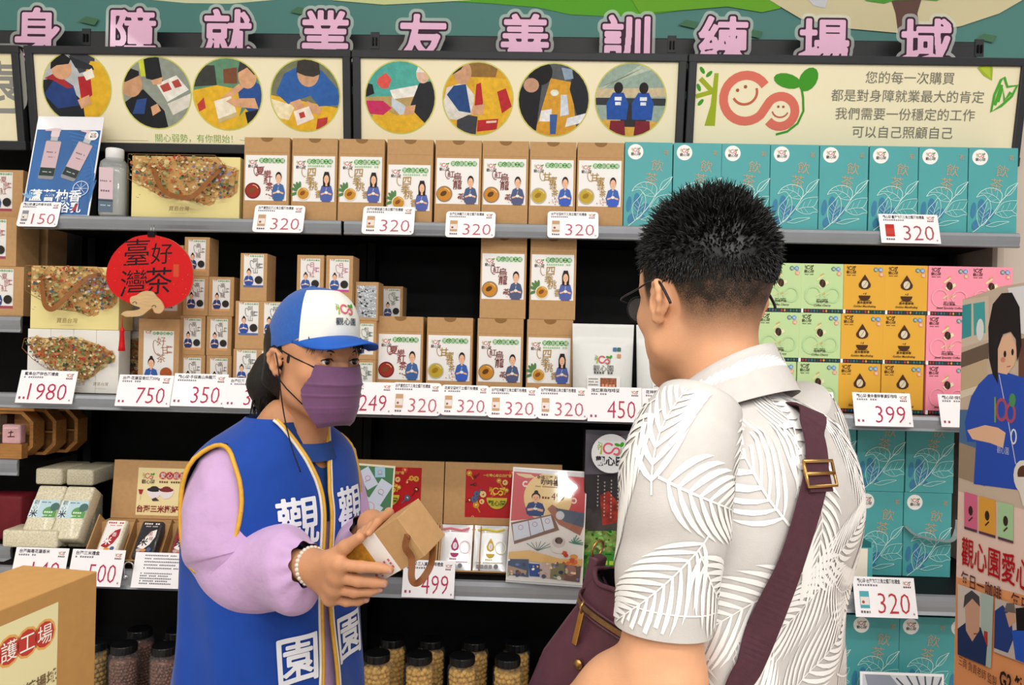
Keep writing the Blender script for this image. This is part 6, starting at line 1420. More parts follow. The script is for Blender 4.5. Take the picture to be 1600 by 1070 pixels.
# hair: close cap of hair below the hat, side locks, fringe wisps and a low ponytail
HAIR = mat('#17120f', rough=.42, noise=.35, scale=60, stretch=(6, 6, .6), bump=.002, bscale=90, spec=.5)
F = Field((-.11, -.19, -.13), (.11, .12, .10), .0024)
F.ell((0, -.016, .036), (.0800, .0965, .084), .01); F.ell((0, -.056, -.02), (.066, .052, .062), .02)
for e in (-1, 1): F.cap((e * .066, .034, .030), (e * .0705, .024, .004), .008, .004, .008); F.cap((e * .056, .058, .036), (e * .066, .044, .016), .007, .003, .008); F.cap((e * .070, -.03, .01), (e * .056, -.062, -.035), .012, .012, .02)
F.ell((0, .098, -.02), (.090, .073, .062), .006, sub=True); F.ell((0, .07, -.075), (.10, .075, .06), .01, sub=True)
F.chain([(0, -.098, -.005), (.004, -.128, -.018), (.010, -.142, -.050), (.014, -.138, -.085)], [.026, .036, .038, .024], .02)
b = MB(); fill(b, F, HAIR, MW); rr = random.Random(11); loc = []
for i in range(150):
    a = rr.uniform(0, 2 * PI); q = rr.uniform(.3, 1); x0 = .008 + .026 * q * math.cos(a); y0 = -.130 + .026 * q * math.sin(a); L_ = rr.uniform(.07, .125)
    pts = [(x0 * .5, y0 + .025, -.008), (x0, y0, -.035), (x0 * 1.15 + rr.uniform(-.008, .008), y0 + rr.uniform(-.014, .008), -.035 - L_ * .5), (x0 * 1.1 + rr.uniform(-.016, .016), y0 + rr.uniform(-.022, .016), -.025 - L_)]
    loc.append((pts, [.0012, .0024, .002, .0003]))
for i in range(46):
    e = rr.choice((-1, 1)); x = e * rr.uniform(.015, .062); y = .062 + .034 * math.cos(x * 22); loc.append(([(x, y, .052), (x * 1.03, y + .006, .034), (x * 1.05 + rr.uniform(-.006, .006), y + .004, .024 - rr.uniform(0, .008))], [.0012, .0012, .0003]))
for i in range(0):
    e = rr.choice((-1, 1)); y = rr.uniform(-.02, .05); loc.append(([(e * .078, y, .035), (e * .0795, y - .004, .015), (e * .078, y - .010 + rr.uniform(-.006, .006), -.004 - rr.uniform(0, .02))], [.0012, .0012, .0003]))
for pts, rs in loc: b.tube([tuple(MW @ Vector(p)) for p in pts], rs, HAIR, 4)
wpart(b, 'hair')
# brows
for e in (-1, 1):
    b = MB(); b.tube([tuple(MW @ Vector(p)) for p in ((e * .014, .0985, .021), (e * .028, .0955, .0265), (e * .046, .084, .022))], [.0016, .0022, .0008], mat('#2a1c16', rough=.7, noise=.3, scale=500), 6)
    b.tube([tuple(MW @ Vector(p)) for p in ((e * .0185, .0925, .0065), (e * .026, .0968, .0107), (e * .036, .0962, .0108), (e * .0455, .0895, .0070))], [.0006, .0012, .0013, .0006], mat('#15100e', rough=.6), 6)
    wpart(b, 'eyebrow')
# mask with three pleats and ear loops
MASK = mat('#6a4568', rough=.75, noise=.05, scale=120, bump=.0003, bscale=600, sheen=.2)
def maskp(u, v, off=0):
    wmax = R(np.interp(v, [0, .12, .40, .62, .85, 1], [52, 58, 74, 70, 56, 40])); ps = u * wmax; z = np.interp(v, [0, 1], [-.004, -.117]) + .004 * abs(u) ** 2 * (1 - 2 * v)
    fy = np.interp(v, [0, .12, .28, .5, .75, .92, 1], [.1135, .119, .125, .118, .112, .102, .088]); pl = sum(.0022 * max(0, 1 - abs(v - q) / .035) * (1 if v >= q else .0) for q in (.30, .48, .66)) * (1 - .2 * abs(u))
    y0 = .022; x = (.0665 + pl) * math.sin(ps) * (1.0 if v < .7 else 1 - .35 * (v - .7)); return (x, y0 + (fy - y0 + pl + off) * math.cos(ps) ** .85, z)
b = MB(); V = [0, .03] + [.06 + .02 * i for i in range(46)] + [1.0]; rows = [[maskp(-1 + 2 * k / 40, v) for k in range(41)] for v in V]
b.loft(rows, MASK, closed=False, smooth=True); b.loft([[(p[0] * .985, p[1] - .0015, p[2]) for p in r_][::-1] for r_ in rows], MASK, closed=False); b.v = [tuple(MW @ Vector(p)) for p in b.v]; mask = wpart(b, 'face_mask')
b = MB(); LP = mat('#1a1518', rough=.7)
for e in (-1, 1):
    for v, pe in ((.04, (e * .081, .004, .028)), (.62, (e * .0815, -.004, -.020))):
        p = maskp(e, v); b.tube([tuple(MW @ Vector(q)) for q in ((p[0], p[1], p[2]), ((p[0] + pe[0]) / 2 + e * .004, (p[1] + pe[1]) / 2, (p[2] + pe[2]) / 2), pe)], .0013, LP, 6)
    b.tube([tuple(MW @ Vector(q)) for q in spline(((e * .081, .004, .028), (e * .084, -.008, .033), (e * .084, -.020, .02), (e * .0825, -.018, .0), (e * .0815, -.004, -.020)), 4)], .0013, LP, 6)
    if e == 1: b.tube([tuple(MW @ Vector(q)) for q in spline(((.083, -.004, .028), (.0845, .012, -.01), (.080, .016, -.06), (.072, .02, -.11), (.075, .05, -.16), (.07, .07, -.2)), 5)], .0012, LP, 6)
wpart(b, 'ear_loops', mask)

# the box she holds: long axis up to the right and towards the camera
cr, cu, cf = CAMR.col[0].copy(), CAMR.col[1].copy(), CAMR.col[2].copy()
tl = R(30); A = (cr * .81 + cu * .587) * math.cos(tl) + cf * math.sin(tl); A.normalize(); Bx = cr * .587 - cu * .81; Bx = (Bx - A * Bx.dot(A)).normalized(); Nn = Bx.cross(A) * -1
if Nn.dot(cf) < 0: Nn = -Nn
ctr = dist(581, 876, 1.255); LW, LL, LT = .072, .193, .064
# face frame: u = -Bx?  the label reads with u along A turned: put v along A, u along Bx
FP = Plane(ctr, Bx, A)
if FP.n.dot(cf) < 0: FP = Plane(ctr, -Bx, A)
hb = thing('held_box', 'small brown box with ribbon loop held in the hands of the person in blue', 'tea box'); hb.matrix_world = FP.M
MB().box(-LW / 2, LW / 2, 0, LT, -LL / 2, LL / 2, KRAFT, bev=.001).build('carton', hb)
d = D(); k = -1 if FP.u.dot(Bx) < 0 else 1
d.rect(-LW / 2 + .0005, -LL / 2 + .012, LW / 2 - .0005, .040, '#ece8e4')
d.rect(-LW / 2 + .004, -.052, .005, .006, mat('#c98f30', rough=.5, noise=.25, scale=120)); 
for q in range(5): d.bars(.010, .030, .028 - .010 * q, .005, '#c9707c', seed=q)
for q in range(4): d.bars(-.024, .003, -.058 - .006 * q, .003, '#8a7a6a', seed=q)
b = MB(); b.decal(d); b.build('label', hb)
RBN = mat('#7a4a26', rough=.5, noise=.12, scale=70); b = MB()
h0 = FP.uv(638, 838); pts = [(h0[0], -.0015, h0[1])]
W0 = FP.M @ Vector((h0[0], -.002, h0[1])); down = Vector((0, 0, -1)); fw = Nn
loop = [W0 - down * .004, W0 + fw * .006 + down * .012, dist(643, 872, 1.206), dist(643, 902, 1.20), dist(650, 911, 1.20), dist(662, 902, 1.212), dist(674, 880, 1.228), dist(676, 855, 1.244)]
Mi = FP.M.inverted(); sp = spline([tuple(p) for p in loop], 6); b.strap([Mi @ Vector(p) for p in sp], [Mi.to_3x3() @ (cf * .85 + cr * (.5 - .9 * i / len(sp))) for i in range(len(sp))], .0105, .0009, RBN); b.sphere(tuple(Mi @ W0), (.005, .003, .005), RBN); b.build('ribbon_handle', hb)

# arms, hands
SR = MWB @ Vector((.102, .0, 1.275)); ER = dist(375, 884, 1.425); WRr = dist(486, 884, 1.295)
def onbox(px, py, n): return FP.M @ Vector((*[FP.uv(px, py)[0]], -n, FP.uv(px, py)[1]))
b = MB(); fill(b, head_field(), SKW, MW)
def hand(wr, palm, fingers, thumb, fore, h=.0016, r0=1.0):
    P = [wr, fore] + [p for f in fingers for p in f] + thumb; lo = [min(p[i] for p in P) - .035 for i in range(3)]; hi = [max(p[i] for p in P) + .035 for i in range(3)]
    F = Field(lo, hi, h); F.cap(fore, wr, .031 * r0, .024 * r0, .01)
    for f in fingers: F.cap(wr, f[0], .020 * r0, .0125 * r0, .014)
    for i in range(len(fingers) - 1): F.cap(fingers[i][0], fingers[i + 1][0], .0115 * r0, .0115 * r0, .010)
    F.cap(wr, thumb[0], .018 * r0, .014 * r0, .016)
    for f, r in zip(fingers, (1.0, 1.03, .98, .86)):
        F.chain(f, [.0098 * r * r0, .0090 * r * r0, .0080 * r * r0, .0066 * r * r0][:len(f)], .0035)
    F.chain(thumb, [.0125 * r0, .0105 * r0, .0085 * r0][:len(thumb)], .006)
    return F
fing = [[onbox(548, 866, .030), onbox(576, 874, .021), onbox(598, 880, .0125), onbox(614, 885, .0095)],
        [onbox(545, 884, .031), onbox(573, 895, .023), onbox(592, 902, .014), onbox(605, 906, .0095)],
        [onbox(540, 902, .030), onbox(566, 912, .023), onbox(585, 916, .0135), onbox(598, 915, .008)],
        [onbox(533, 918, .028), onbox(553, 928, .021), onbox(567, 932, .013), onbox(577, 931, .0085)]]
thumb = [onbox(528, 862, .022), onbox(549, 846, .016), onbox(568, 834, .0105)]
fill(b, hand(WRr, None, fing, thumb, WRr + (ER - WRr) * .45), SKW)
# left hand: behind the box, fingertips hooked over its upper long edge
edge = lambda t, out, n: FP.M @ Vector((-(LW / 2 + out) * (1 if FP.u.dot(Bx) > 0 else -1), -n, t))
SL = MWB @ Vector((-.138, .0, 1.275)); EL = MWB @ Vector((-.175, .05, 1.04)); WL = edge(-.075, .0, -.120)
fl = []
for t, L_ in ((.034, 1.0), (.019, 1.0), (.004, .98), (-.010, .9)): fl.append([edge(t - .034, -.016, -.088), edge(t - .010, .006, -.068), edge(t + .000, .0078, -.024), edge(t + .002, .004, .0060)])
tl_ = [edge(-.05, -.030, -.090), edge(-.02, -.045, -.082), edge(.008, -.055, -.076)]
fill(b, hand(WL, None, fl, tl_, WL + (EL - WL) * .45, r0=.8), SKW)
F = Field((-.26, -.16, .70), (.26, .16, 1.40), .006); F.ell((0, 0, 1.10), (.155, .095, .26), .02); F.ell((0, 0, .85), (.160, .105, .16), .05); F.cap((-.10, -.01, 1.27), (.10, -.01, 1.27), .04, .04, .06); F.cap((0, .0, 1.25), (0, .03, 1.36), .06, .05, .04)
fill(b, F, SKW, MWB)
lo = lambda *P: [min(p[i] for p in P) - .08 for i in range(3)]; hi = lambda *P: [max(p[i] for p in P) + .08 for i in range(3)]
for s_, e_, w_ in ((SR, ER, WRr), (SL, EL, WL)):
    F = Field(lo(s_, e_, w_), hi(s_, e_, w_), .005); F.cap(s_ - Vector((0, 0, .02)), e_, .036, .034, .01); F.cap(e_, e_ + (w_ - e_) * .75, .036, .029, .02); fill(b, F, SKW)
wb = wpart(b, 'body'); eyes(woman, MW)
for o in woman.children:
    if o.name.startswith('eye') and not o.name.startswith('eyebrow'): mw = o.matrix_world.copy(); o.matrix_basis = WI @ MW @ Matrix.Translation(((1 if o.name == 'eye' else -1) * -.032, .0818, .0056))
# finger nails
b = MB()
for f in fing:
    t = (f[-1] - f[-2]).normalized(); up = (Nn - t * Nn.dot(t)).normalized(); side = t.cross(up)
    M = Matrix((side, t, up)).transposed().to_4x4(); M.translation = f[-1] + up * .0052 + t * .001; b.sphere((0, 0, 0), (.0045, .0058, .0016), mat('#b98a80', rough=.3, coat=.4), 10, 6, M=M)
wpart(b, 'fingernails', wb)
# sleeves: loose, gathered, wrinkled
def sleeve(ctrl, radii, m, seed, amp=.006, n=72, segs=14, gather_end=True, up=(0, 0, 1)):
    path = [Vector(p) for p in spline([tuple(c) for c in ctrl], segs)]; N = len(path); rs = np.interp(np.linspace(0, 1, N), np.linspace(0, 1, len(radii)), radii)
    rr = np.random.RandomState(seed); u = Vector(up); rows = []
    fold = [(rr.uniform(0, 6.28), rr.uniform(.1, .95), rr.uniform(.05, .12), rr.uniform(.5, 1.4), rr.uniform(-2.5, 2.5)) for _ in range(26)]
    for i in range(N):
        t = (path[min(i + 1, N - 1)] - path[max(i - 1, 0)]).normalized(); u = (u - t * u.dot(t)).normalized(); w = t.cross(u); q = i / (N - 1); ring = []
        for k in range(n):
            a = 2 * PI * k / n; dsp = 0
            for fa, fq, fw, fm, tw in fold:
                da = (a - fa - tw * (q - fq) * 2 + PI) % (2 * PI) - PI; dsp += fm * math.exp(-((q - fq) / fw) ** 2 * .5 - (da / .9) ** 2) * (1 if fm > .9 else -1)
            dsp = amp * (dsp * .55 + .35 * math.sin(28 * q + 2.2 * math.sin(a + 1)) * (.4 + .6 * math.cos(a - 2.5)))
            if gather_end and q > .82: dsp += .0022 * math.sin(9 * a) * (q - .82) / .18
            ring.append(path[i] + (u * math.cos(a) + w * math.sin(a)) * (rs[i] + dsp))
        rows.append(ring)
    return rows
b = MB(); mid = (SR + ER) / 2
rw = sleeve([SR + Vector((.030, .02, .036)), SR + Vector((.0, .0, -.015)), SR * .5 + ER * .5 + Vector((-.010, -.01, .0)), ER + Vector((-.012, .0, .025)), ER + Vector((.008, -.012, -.012)), ER * .62 + WRr * .38 + Vector((0, 0, -.012)), ER * .28 + WRr * .72 + Vector((0, 0, -.006)), WRr + (ER - WRr) * .06], [.050, .068, .073, .072, .068, .064, .058, .048, .030], LIL, 5, amp=.015)
b.loft(rw, LIL, cap=(True, False)); wpart(b, 'sleeve')
b = MB(); rw = sleeve([SL + Vector((0, 0, .02)), SL, SL * .5 + EL * .5, EL, EL * .5 + WL * .5, WL + (EL - WL) * .1], [.052, .066, .066, .062, .055, .032], LIL, 8); b.loft(rw, LIL, cap=(True, False)); wpart(b, 'sleeve')
# bead bracelet at the right wrist
b = MB(); ax = (WRr - ER).normalized(); u = ax.orthogonal().normalized(); w = ax.cross(u); c = WRr + ax * .002
for k in range(26): a = 2 * PI * k / 26; b.sphere(tuple(c + (u * math.cos(a) + w * math.sin(a)) * .0285), .0042, mat('#cfc6b8', rough=.3, coat=.4), 8, 6)
wpart(b, 'bracelet')
# trousers and shoes below the picture
TR = mat('#2a2c36', rough=.8, noise=.1, scale=60); b = MB(); b.loft([[tuple(MWB @ Vector((r_ * a * 1.0 * math.cos(2 * PI * k / 32), r_ * c * math.sin(2 * PI * k / 32), z))) for k in range(32)] for z, a, c, r_ in ((.88, .172, .120, 1), (.80, .176, .124, 1), (.74, .172, .12, 1))], TR, cap=(True, True))
for e in (-1, 1): b.tube([tuple(MWB @ Vector(p)) for p in ((e * .085, 0, .80), (e * .09, 0, .60), (e * .095, -.005, .40), (e * .095, -.01, .10))], [.088, .078, .062, .055], TR, 20)
wpart(b, 'trousers')
for e in (-1, 1):
    b = MB(); b.loft([[tuple(MWB @ Vector((e * .095 + x * math.cos(2 * PI * k / 20), yc + y * math.sin(2 * PI * k / 20), z))) for k in range(20)] for z, x, y, yc in ((.0, .040, .115, .055), (.02, .044, .12, .055), (.045, .042, .11, .05), (.07, .038, .075, .02), (.10, .036, .045, -.008))], mat('#d9d7d4', rough=.6, noise=.05), cap=(True, True)); wpart(b, 'shoe')
# ================================================================ the man, seen from behind
SKM = mat('#dba27c', rough=.5, noise=.04, scale=40, sss=.12, bump=.0003, bscale=500)
hm = dist(1101, 477, 1.085); MH = frame(hm, 24, 0, 0, 1.0)
bm0 = dist(1168, 800, 1.035); BMX = Vector((bm0.x, bm0.y, 0)); MM = frame(BMX, 50)
man = thing('person', 'person with black hair and glasses in pale leaf-print shirt seen from behind', 'person', (BMX.x, BMX.y, 0)); MI = Matrix.Translation((-BMX.x, -BMX.y, 0))
def mpart(mb, name, parent=None):
    o = mb.build(name, parent or man); o.matrix_parent_inverse = Matrix.Identity(4); o.matrix_basis = MI if parent is None else Matrix.Identity(4); return o
MR = torso([(.78, .172, .140, .118, .0), (.90, .168, .142, .112, .0), (1.0, .162, .142, .106, .0), (1.1, .160, .138, .106, .0), (1.2, .167, .136, .113, .0), (1.29, .178, .128, .126, .0), (1.345, .174, .112, .120, -.002), (1.38, .150, .092, .104, .008), (1.402, .116, .082, .090, .030), (1.42, .086, .072, .076, .040), (1.44, .070, .066, .066, .042)])
def mring(z, th, off=0.0):
    a, bf, bb, cy = MR(z); c, s_ = math.cos(th), math.sin(th); n = 2.3
    r = lambda v: abs(v) ** (2 / n) * (1 if v >= 0 else -1)
    b = bf if s_ >= 0 else bb; lo_ = max(0, min(1, (1.36 - z) * 6))
    fold = lo_ * (.0042 * math.sin(7 * th + 11 * z + 1.5 * math.sin(9 * z)) * math.sin(6 * z + 3 * th + .6) + .0035 * math.sin(13 * th - 17 * z) * math.exp(-((th - PI * 1.05) / .7) ** 2) + .003 * math.sin(5 * th + 30 * z))
    yy = cy + (b + off + fold) * r(s_); zz = z - max(0, min(1, (z - 1.34) / .07)) * .46 * (yy - .01)
    return ((a + off + fold) * r(c), yy, zz)
SHB = mat('#c6c1bd', rough=.75, noise=.03, scale=60, bump=.0003, bscale=500, spec=.15); SHL = mat('#efedea', rough=.75, noise=.015, scale=60, spec=.15)
def fronds(pts, seed, L=(.15, .20), fn=None, clip=None):
    """palm fronds in the cloth's own (u, v): rachis with paired tapering leaflets; returns list of polylines"""
    rr = random.Random(seed); out = []
    for (u, v) in pts:
        a = rr.uniform(0, 2 * PI); cv = rr.uniform(-1.2, 1.2); Ln = rr.uniform(*L); n = 15; x, y = u - math.cos(a) * Ln / 2, v - math.sin(a) * Ln / 2; sp = [(x, y)]; dirs = []
        for i in range(n):
            aa = a + cv * (i / n - .5); dirs.append(aa); x += math.cos(aa) * Ln / n; y += math.sin(aa) * Ln / n; sp.append((x, y))
        out.append((sp, .0022, .0010))
        for i in range(1, n):
            t = i / n; ll = Ln * .40 * (math.sin(PI * min(1, .18 + .80 * t)) ** .7)
            for e in (-1, 1):
                an = dirs[i] + e * (1.0 - .55 * t); bx, by = sp[i]; pl_ = []
                for k in range(6):
                    q = k / 5; a2 = an - e * .55 * q; pl_.append((bx, by)); bx += math.cos(a2) * ll / 5; by += math.sin(a2) * ll / 5
                out.append((pl_, .0072, 0))
    return out
def lay_fronds(mb, lines, fn, m, umin=-9, umax=9, vmin=-9, vmax=9):
    V = []; FA = []; oo = .0012
    for idx, (pl_, w0, w1) in enumerate(lines):
        n = len(pl_); ring = []
        for i in range(n):
            a = pl_[max(i - 1, 0)]; c = pl_[min(i + 1, n - 1)]; dx, dy = c[0] - a[0], c[1] - a[1]; l = math.hypot(dx, dy) or 1; t = i / (n - 1)
            w = (w0 * (1 - t) + w1 * t) / 2 if w1 else w0 * .41 * (math.sin(PI * (.12 + .88 * t)) ** .8 if t < 1 else 0)
            ring.append(((pl_[i][0] - dy / l * w, pl_[i][1] + dx / l * w), (pl_[i][0] + dy / l * w, pl_[i][1] - dx / l * w)))
        ok = [umin < p[0][0] < umax and vmin < p[0][1] < vmax and umin < p[1][0] < umax and vmin < p[1][1] < vmax for p in ring]
        b = len(V); o2 = oo + (idx % 29) * .00001
        for p in ring: V += [fn(p[0][0], p[0][1], o2), fn(p[1][0], p[1][1], o2)]
        for i in range(n - 1):
            if ok[i] and ok[i + 1]: FA.append((b + 2 * i, b + 2 * i + 1, b + 2 * i + 3, b + 2 * i + 2))
    mb.add(V, FA, m, True)
# shirt trunk
b = MB(); zs = [.80 + .0125 * i for i in range(51)]; NT = 96
b.loft([[mring(z, 2 * PI * k / NT) for k in range(NT)] for z in zs], SHB); b.loft([[mring(z, 2 * PI * k / NT, -.004) for k in range(NT)][::-1] for z in zs], SHB)
tabm = {}
def m_uv(u, z, off):       # u = metres round the cloth, from the left side seam
    zq = round(z, 2)
    if zq not in tabm:
        q = [mring(zq, 2 * PI * k / 120) for k in range(121)]; s_ = [0]
        for i in range(1, 121): s_.append(s_[-1] + math.hypot(q[i][0] - q[i - 1][0], q[i][1] - q[i - 1][1]))
        tabm[zq] = s_
    s_ = tabm[zq]; th = float(np.interp((u / 1.06 * s_[-1]) % s_[-1], s_, [2 * PI * k / 120 for k in range(121)])); return mring(z, th, off)
rr = random.Random(3); pts = [((i + .5 * (j % 2) + rr.uniform(-.18, .18)) * .122, .83 + j * .094 + rr.uniform(-.02, .02)) for j in range(9) for i in range(10)]
lay_fronds(b, fronds(pts, 21, (.16, .22)), m_uv, SHL, -.2, 1.3, .802, 1.432)
b.v = [tuple(MM @ Vector(p)) for p in b.v]; shirt = mpart(b, 'shirt')
# seam of the back yoke and the armhole
# sleeves
def man_sleeve(S_, E_, seed, name, L):
    d_ = (E_ - S_).normalized(); ctrl = [S_ + Vector((0, 0, .030)) - d_ * .02 + (Vector((BMX.x, BMX.y, S_.z)) - S_).normalized() * .045, S_ + d_ * .02, S_ + d_ * L * .55, S_ + d_ * L]
    rows = sleeve(ctrl, [.050, .060, .062, .058, .054, .053], SHB, seed, amp=.0035, n=56, segs=12, gather_end=False, up=(1, .2, 0)); b = MB(); b.loft(rows, SHB, cap=(True, False))
    inn = [[c + (p - c) * .96 for p in r_] for r_, c in zip(rows, [sum(r_, Vector()) / len(r_) for r_ in rows])]; b.loft([r_[::-1] for r_ in inn[-10:]], SHB)
    # turned hem
    C = [sum(r_, Vector()) / len(r_) for r_ in rows]; N = len(rows); ln = [0]
    for i in range(1, N): ln.append(ln[-1] + (C[i] - C[i - 1]).length)
    def fn(u, v, o):
        v = min(max(v, 0), ln[-1] - 1e-6); i = int(np.searchsorted(ln, v, side='right')) - 1; i = min(i, N - 2); t = (v - ln[i]) / max(1e-6, ln[i + 1] - ln[i]); a = (u / .40 * 56) % 56; k = int(a); f_ = a - k
        g = lambda r_: r_[k % 56].lerp(r_[(k + 1) % 56], f_)
        p = g(rows[i]).lerp(g(rows[i + 1]), t); c = C[i].lerp(C[i + 1], t); return tuple(p + (p - c).normalized() * (o + .0004))
    rr = random.Random(seed); pts = [((i + .5 * (j % 2)) * .133 + rr.uniform(-.02, .02), .035 + j * .085) for j in range(3) for i in range(3)]
    lay_fronds(b, fronds(pts, seed + 4, (.15, .19)), fn, SHL, -.3, .7, .01, ln[-1] - .003)
    hemp = [[Vector(fn(.40 * k / 56, ln[-1] - .030 + .0305 * j, .0004 if j else .0)) for k in range(57)] for j in (0, 1)]
    b.tube([fn(.40 * k / 56, ln[-1] - .029, .0002) for k in range(57)], .0009, SHL, 4, cap=False)
    mpart(b, name); return rows
SLm = MM @ Vector((-.188, -.005, 1.385)); ELm = dist(1030, 1058, .88); WLm = dist(850, 1150, .98)
SRm = MM @ Vector((.172, -.005, 1.375)); ERm = MM @ Vector((.192, .01, 1.09)); WRm = MM @ Vector((.15, .22, .99))
man_sleeve(SLm, ELm, 4, 'sleeve', .196); man_sleeve(SRm, ERm, 9, 'sleeve', .235)
# collar: folded band, high at the nape, lower in front
b = MB(); N = 64
def col(r_, dz, th): 
    y = math.sin(th); x = math.cos(th); zt = 1.462 - .047 * y - .004 * y * y; return (r_ * x * 1.04, .042 + r_ * y, zt + dz)
ths = [PI / 2 + .16 + (2 * PI - .32) * k / N for k in range(N + 1)]
prof = [(.064, -.040), (.064, -.015), (.0655, .0), (.0685, .002), (.072, -.006), (.084, -.026), (.100, -.056)]
b.loft([[col(r_, dz, t) for t in ths] for r_, dz in prof], SHB, closed=False); b.loft([[col(r_ - .003, dz - .001, t) for t in ths][::-1] for r_, dz in prof[3:]], SHB, closed=False)
def colfn(u, v, o):
    t = PI / 2 + .16 + (2 * PI - .32) * max(0, min(1, u / .52)); q = max(0, min(1, v / .055)); r_ = .072 + .020 * q; return col(r_ + o + .001, -.006 - .042 * q, t)
lay_fronds(b, fronds([(.06 + .085 * i, .03 + .01 * (i % 2)) for i in range(5)], 5, (.09, .12)), colfn, SHL, .004, .516, .003, .052)
b.v = [tuple(MM @ Vector(p)) for p in b.v]; mpart(b, 'collar')

# body: head, neck, arms
b = MB(); F = head_field(.0021, True); fill(b, F, SKM, MH)
F = Field((-.28, -.17, .75), (.28, .17, 1.50), .006); F.ell((0, 0, 1.12), (.165, .10, .28), .02); F.ell((0, 0, .88), (.165, .11, .17), .05); F.cap((-.13, -.01, 1.35), (.13, -.01, 1.35), .04, .04, .06); F.cap((0, -.005, 1.32), (0, .03, 1.40), .055, .052, .04); fill(b, F, SKM, MM)
def arm_fill(s_, e_, w_, h):
    F = Field(lo(s_, e_, w_), hi(s_, e_, w_), h); F.cap(s_ - Vector((0, 0, .02)), s_ + (e_ - s_) * .4, .044, .048, .01); F.cap(s_ + (e_ - s_) * .4, e_, .050, .0415, .02); ax = (w_ - e_)
    F.cap(e_, e_ + ax * .3, .0415, .044, .03); F.cap(e_ + ax * .3, w_, .044, .028, .03); F.ell(e_ + Vector((.012, -.004, -.01)), (.030, .030, .030), .03); fill(b, F, SKM)
arm_fill(SLm, ELm, WLm, .0035); arm_fill(SRm, ERm, WRm, .005)
for w_, e_, sd in ((WLm, ELm, 1), (WRm, ERm, -1)):
    ax = (w_ - e_).normalized(); up = Vector((0, 0, 1)); up = (up - ax * up.dot(ax)).normalized(); sd_ = ax.cross(up) * sd
    fs = []
    for i, L_ in enumerate((.95, 1.05, 1.0, .8)):
        o_ = sd_ * (.028 - .019 * i); m0 = w_ + ax * .085 + o_; fs.append([m0, m0 + ax * .042 * L_ - up * .010, m0 + ax * .064 * L_ - up * .024, m0 + ax * .076 * L_ - up * .042])
    th_ = [w_ + ax * .03 + sd_ * .036 - up * .010, w_ + ax * .060 + sd_ * .050 - up * .02, w_ + ax * .085 + sd_ * .050 - up * .03]
    fill(b, hand(w_, None, fs, th_, w_ - ax * .08, .002, 1.1), SKM)
mb_ = mpart(b, 'body')
# clipped hair: pigment of the stubble kept as a colour attribute on the skin
me = mb_.data; at_ = me.attributes.new('stubble', 'FLOAT', 'POINT'); A = np.array(MH.inverted()); co = np.empty(len(me.vertices) * 3, np.float32); me.vertices.foreach_get('co', co); co = co.reshape(-1, 3) @ A[:3, :3].T + A[:3, 3]
x, y, z = co[:, 0], co[:, 1], co[:, 2]; ss = lambda a, b_, v: np.clip((v - a) / (b_ - a), 0, 1) ** 2 * (3 - 2 * np.clip((v - a) / (b_ - a), 0, 1))
nape = -.058 + .35 * np.clip(np.abs(x) - .045, 0, 1); front = .030 + .25 * np.clip(z - .02, 0, .1)
den = ss(-.006, .075, z - nape) * (1 - ss(-.004, .010, y - front + .0)) * (y > -.2); den *= np.where(np.abs(x) > .060, ss(1.0, 1.5, ((y + .010) / .022) ** 2 + ((z - .004) / .031) ** 2), 1); den *= 1 - ss(-.046, -.022, y) * (1 - ss(-.012, .014, z)) * 1.0; den = np.where(z > .06, np.maximum(den, .96 * (1 - ss(-.004, .01, y - .078))), den); den[z < -.12] = 0
at_.data.foreach_set('value', den.astype(np.float32))
SKH = SKM.copy(); SKH.name = 'skin_with_stubble'; nt = SKH.node_tree; bs = nt.nodes['Principled BSDF']; src = bs.inputs['Base Color'].links[0].from_socket
an = nt.nodes.new('ShaderNodeAttribute'); an.attribute_name = 'stubble'; nz = nt.nodes.new('ShaderNodeTexNoise'); nz.inputs['Scale'].default_value = 900; nz.inputs['Detail'].default_value = 2
n2 = nt.nodes.new('ShaderNodeTexNoise'); n2.inputs['Scale'].default_value = 45; tc = nt.nodes.new('ShaderNodeTexCoord'); nt.links.new(tc.outputs['Object'], nz.inputs['Vector']); nt.links.new(tc.outputs['Object'], n2.inputs['Vector'])
ma = nt.nodes.new('ShaderNodeMath'); ma.operation = 'MULTIPLY_ADD'; nt.links.new(nz.outputs['Fac'], ma.inputs[0]); ma.inputs[1].default_value = .9; ma.inputs[2].default_value = .55
mb2 = nt.nodes.new('ShaderNodeMath'); mb2.operation = 'MULTIPLY_ADD'; nt.links.new(n2.outputs['Fac'], mb2.inputs[0]); mb2.inputs[1].default_value = .5; mb2.inputs[2].default_value = -.25
md = nt.nodes.new('ShaderNodeMath'); md.operation = 'ADD'; nt.links.new(ma.outputs[0], md.inputs[0]); nt.links.new(mb2.outputs[0], md.inputs[1])
mm = nt.nodes.new('ShaderNodeMath'); mm.operation = 'MULTIPLY'; mm.use_clamp = True; nt.links.new(an.outputs['Fac'], mm.inputs[0]); nt.links.new(md.outputs[0], mm.inputs[1])
mx = nt.nodes.new('ShaderNodeMix'); mx.data_type = 'RGBA'; nt.links.new(mm.outputs[0], mx.inputs[0]); nt.links.new(src, mx.inputs[6]); mx.inputs[7].default_value = lin('#1d1814'); nt.links.new(mx.outputs[2], bs.inputs['Base Color'])
me.materials[0] = SKH
eyes(man, MH)
k_ = 0
for o in man.children:
    if o.name.startswith('eye'): o.matrix_basis = MI @ MH @ Matrix.Translation(((-.032, .032)[k_], .0818, .0056)); k_ += 1
b = MB()
for e in (-1, 1):
    b = MB(); b.tube([tuple(MH @ Vector(p)) for p in ((e * .014, .0985, .022), (e * .030, .0960, .028), (e * .048, .083, .023))], [.0022, .003, .0010], mat('#1d1512', rough=.7, noise=.3, scale=500), 6); mpart(b, 'eyebrow')
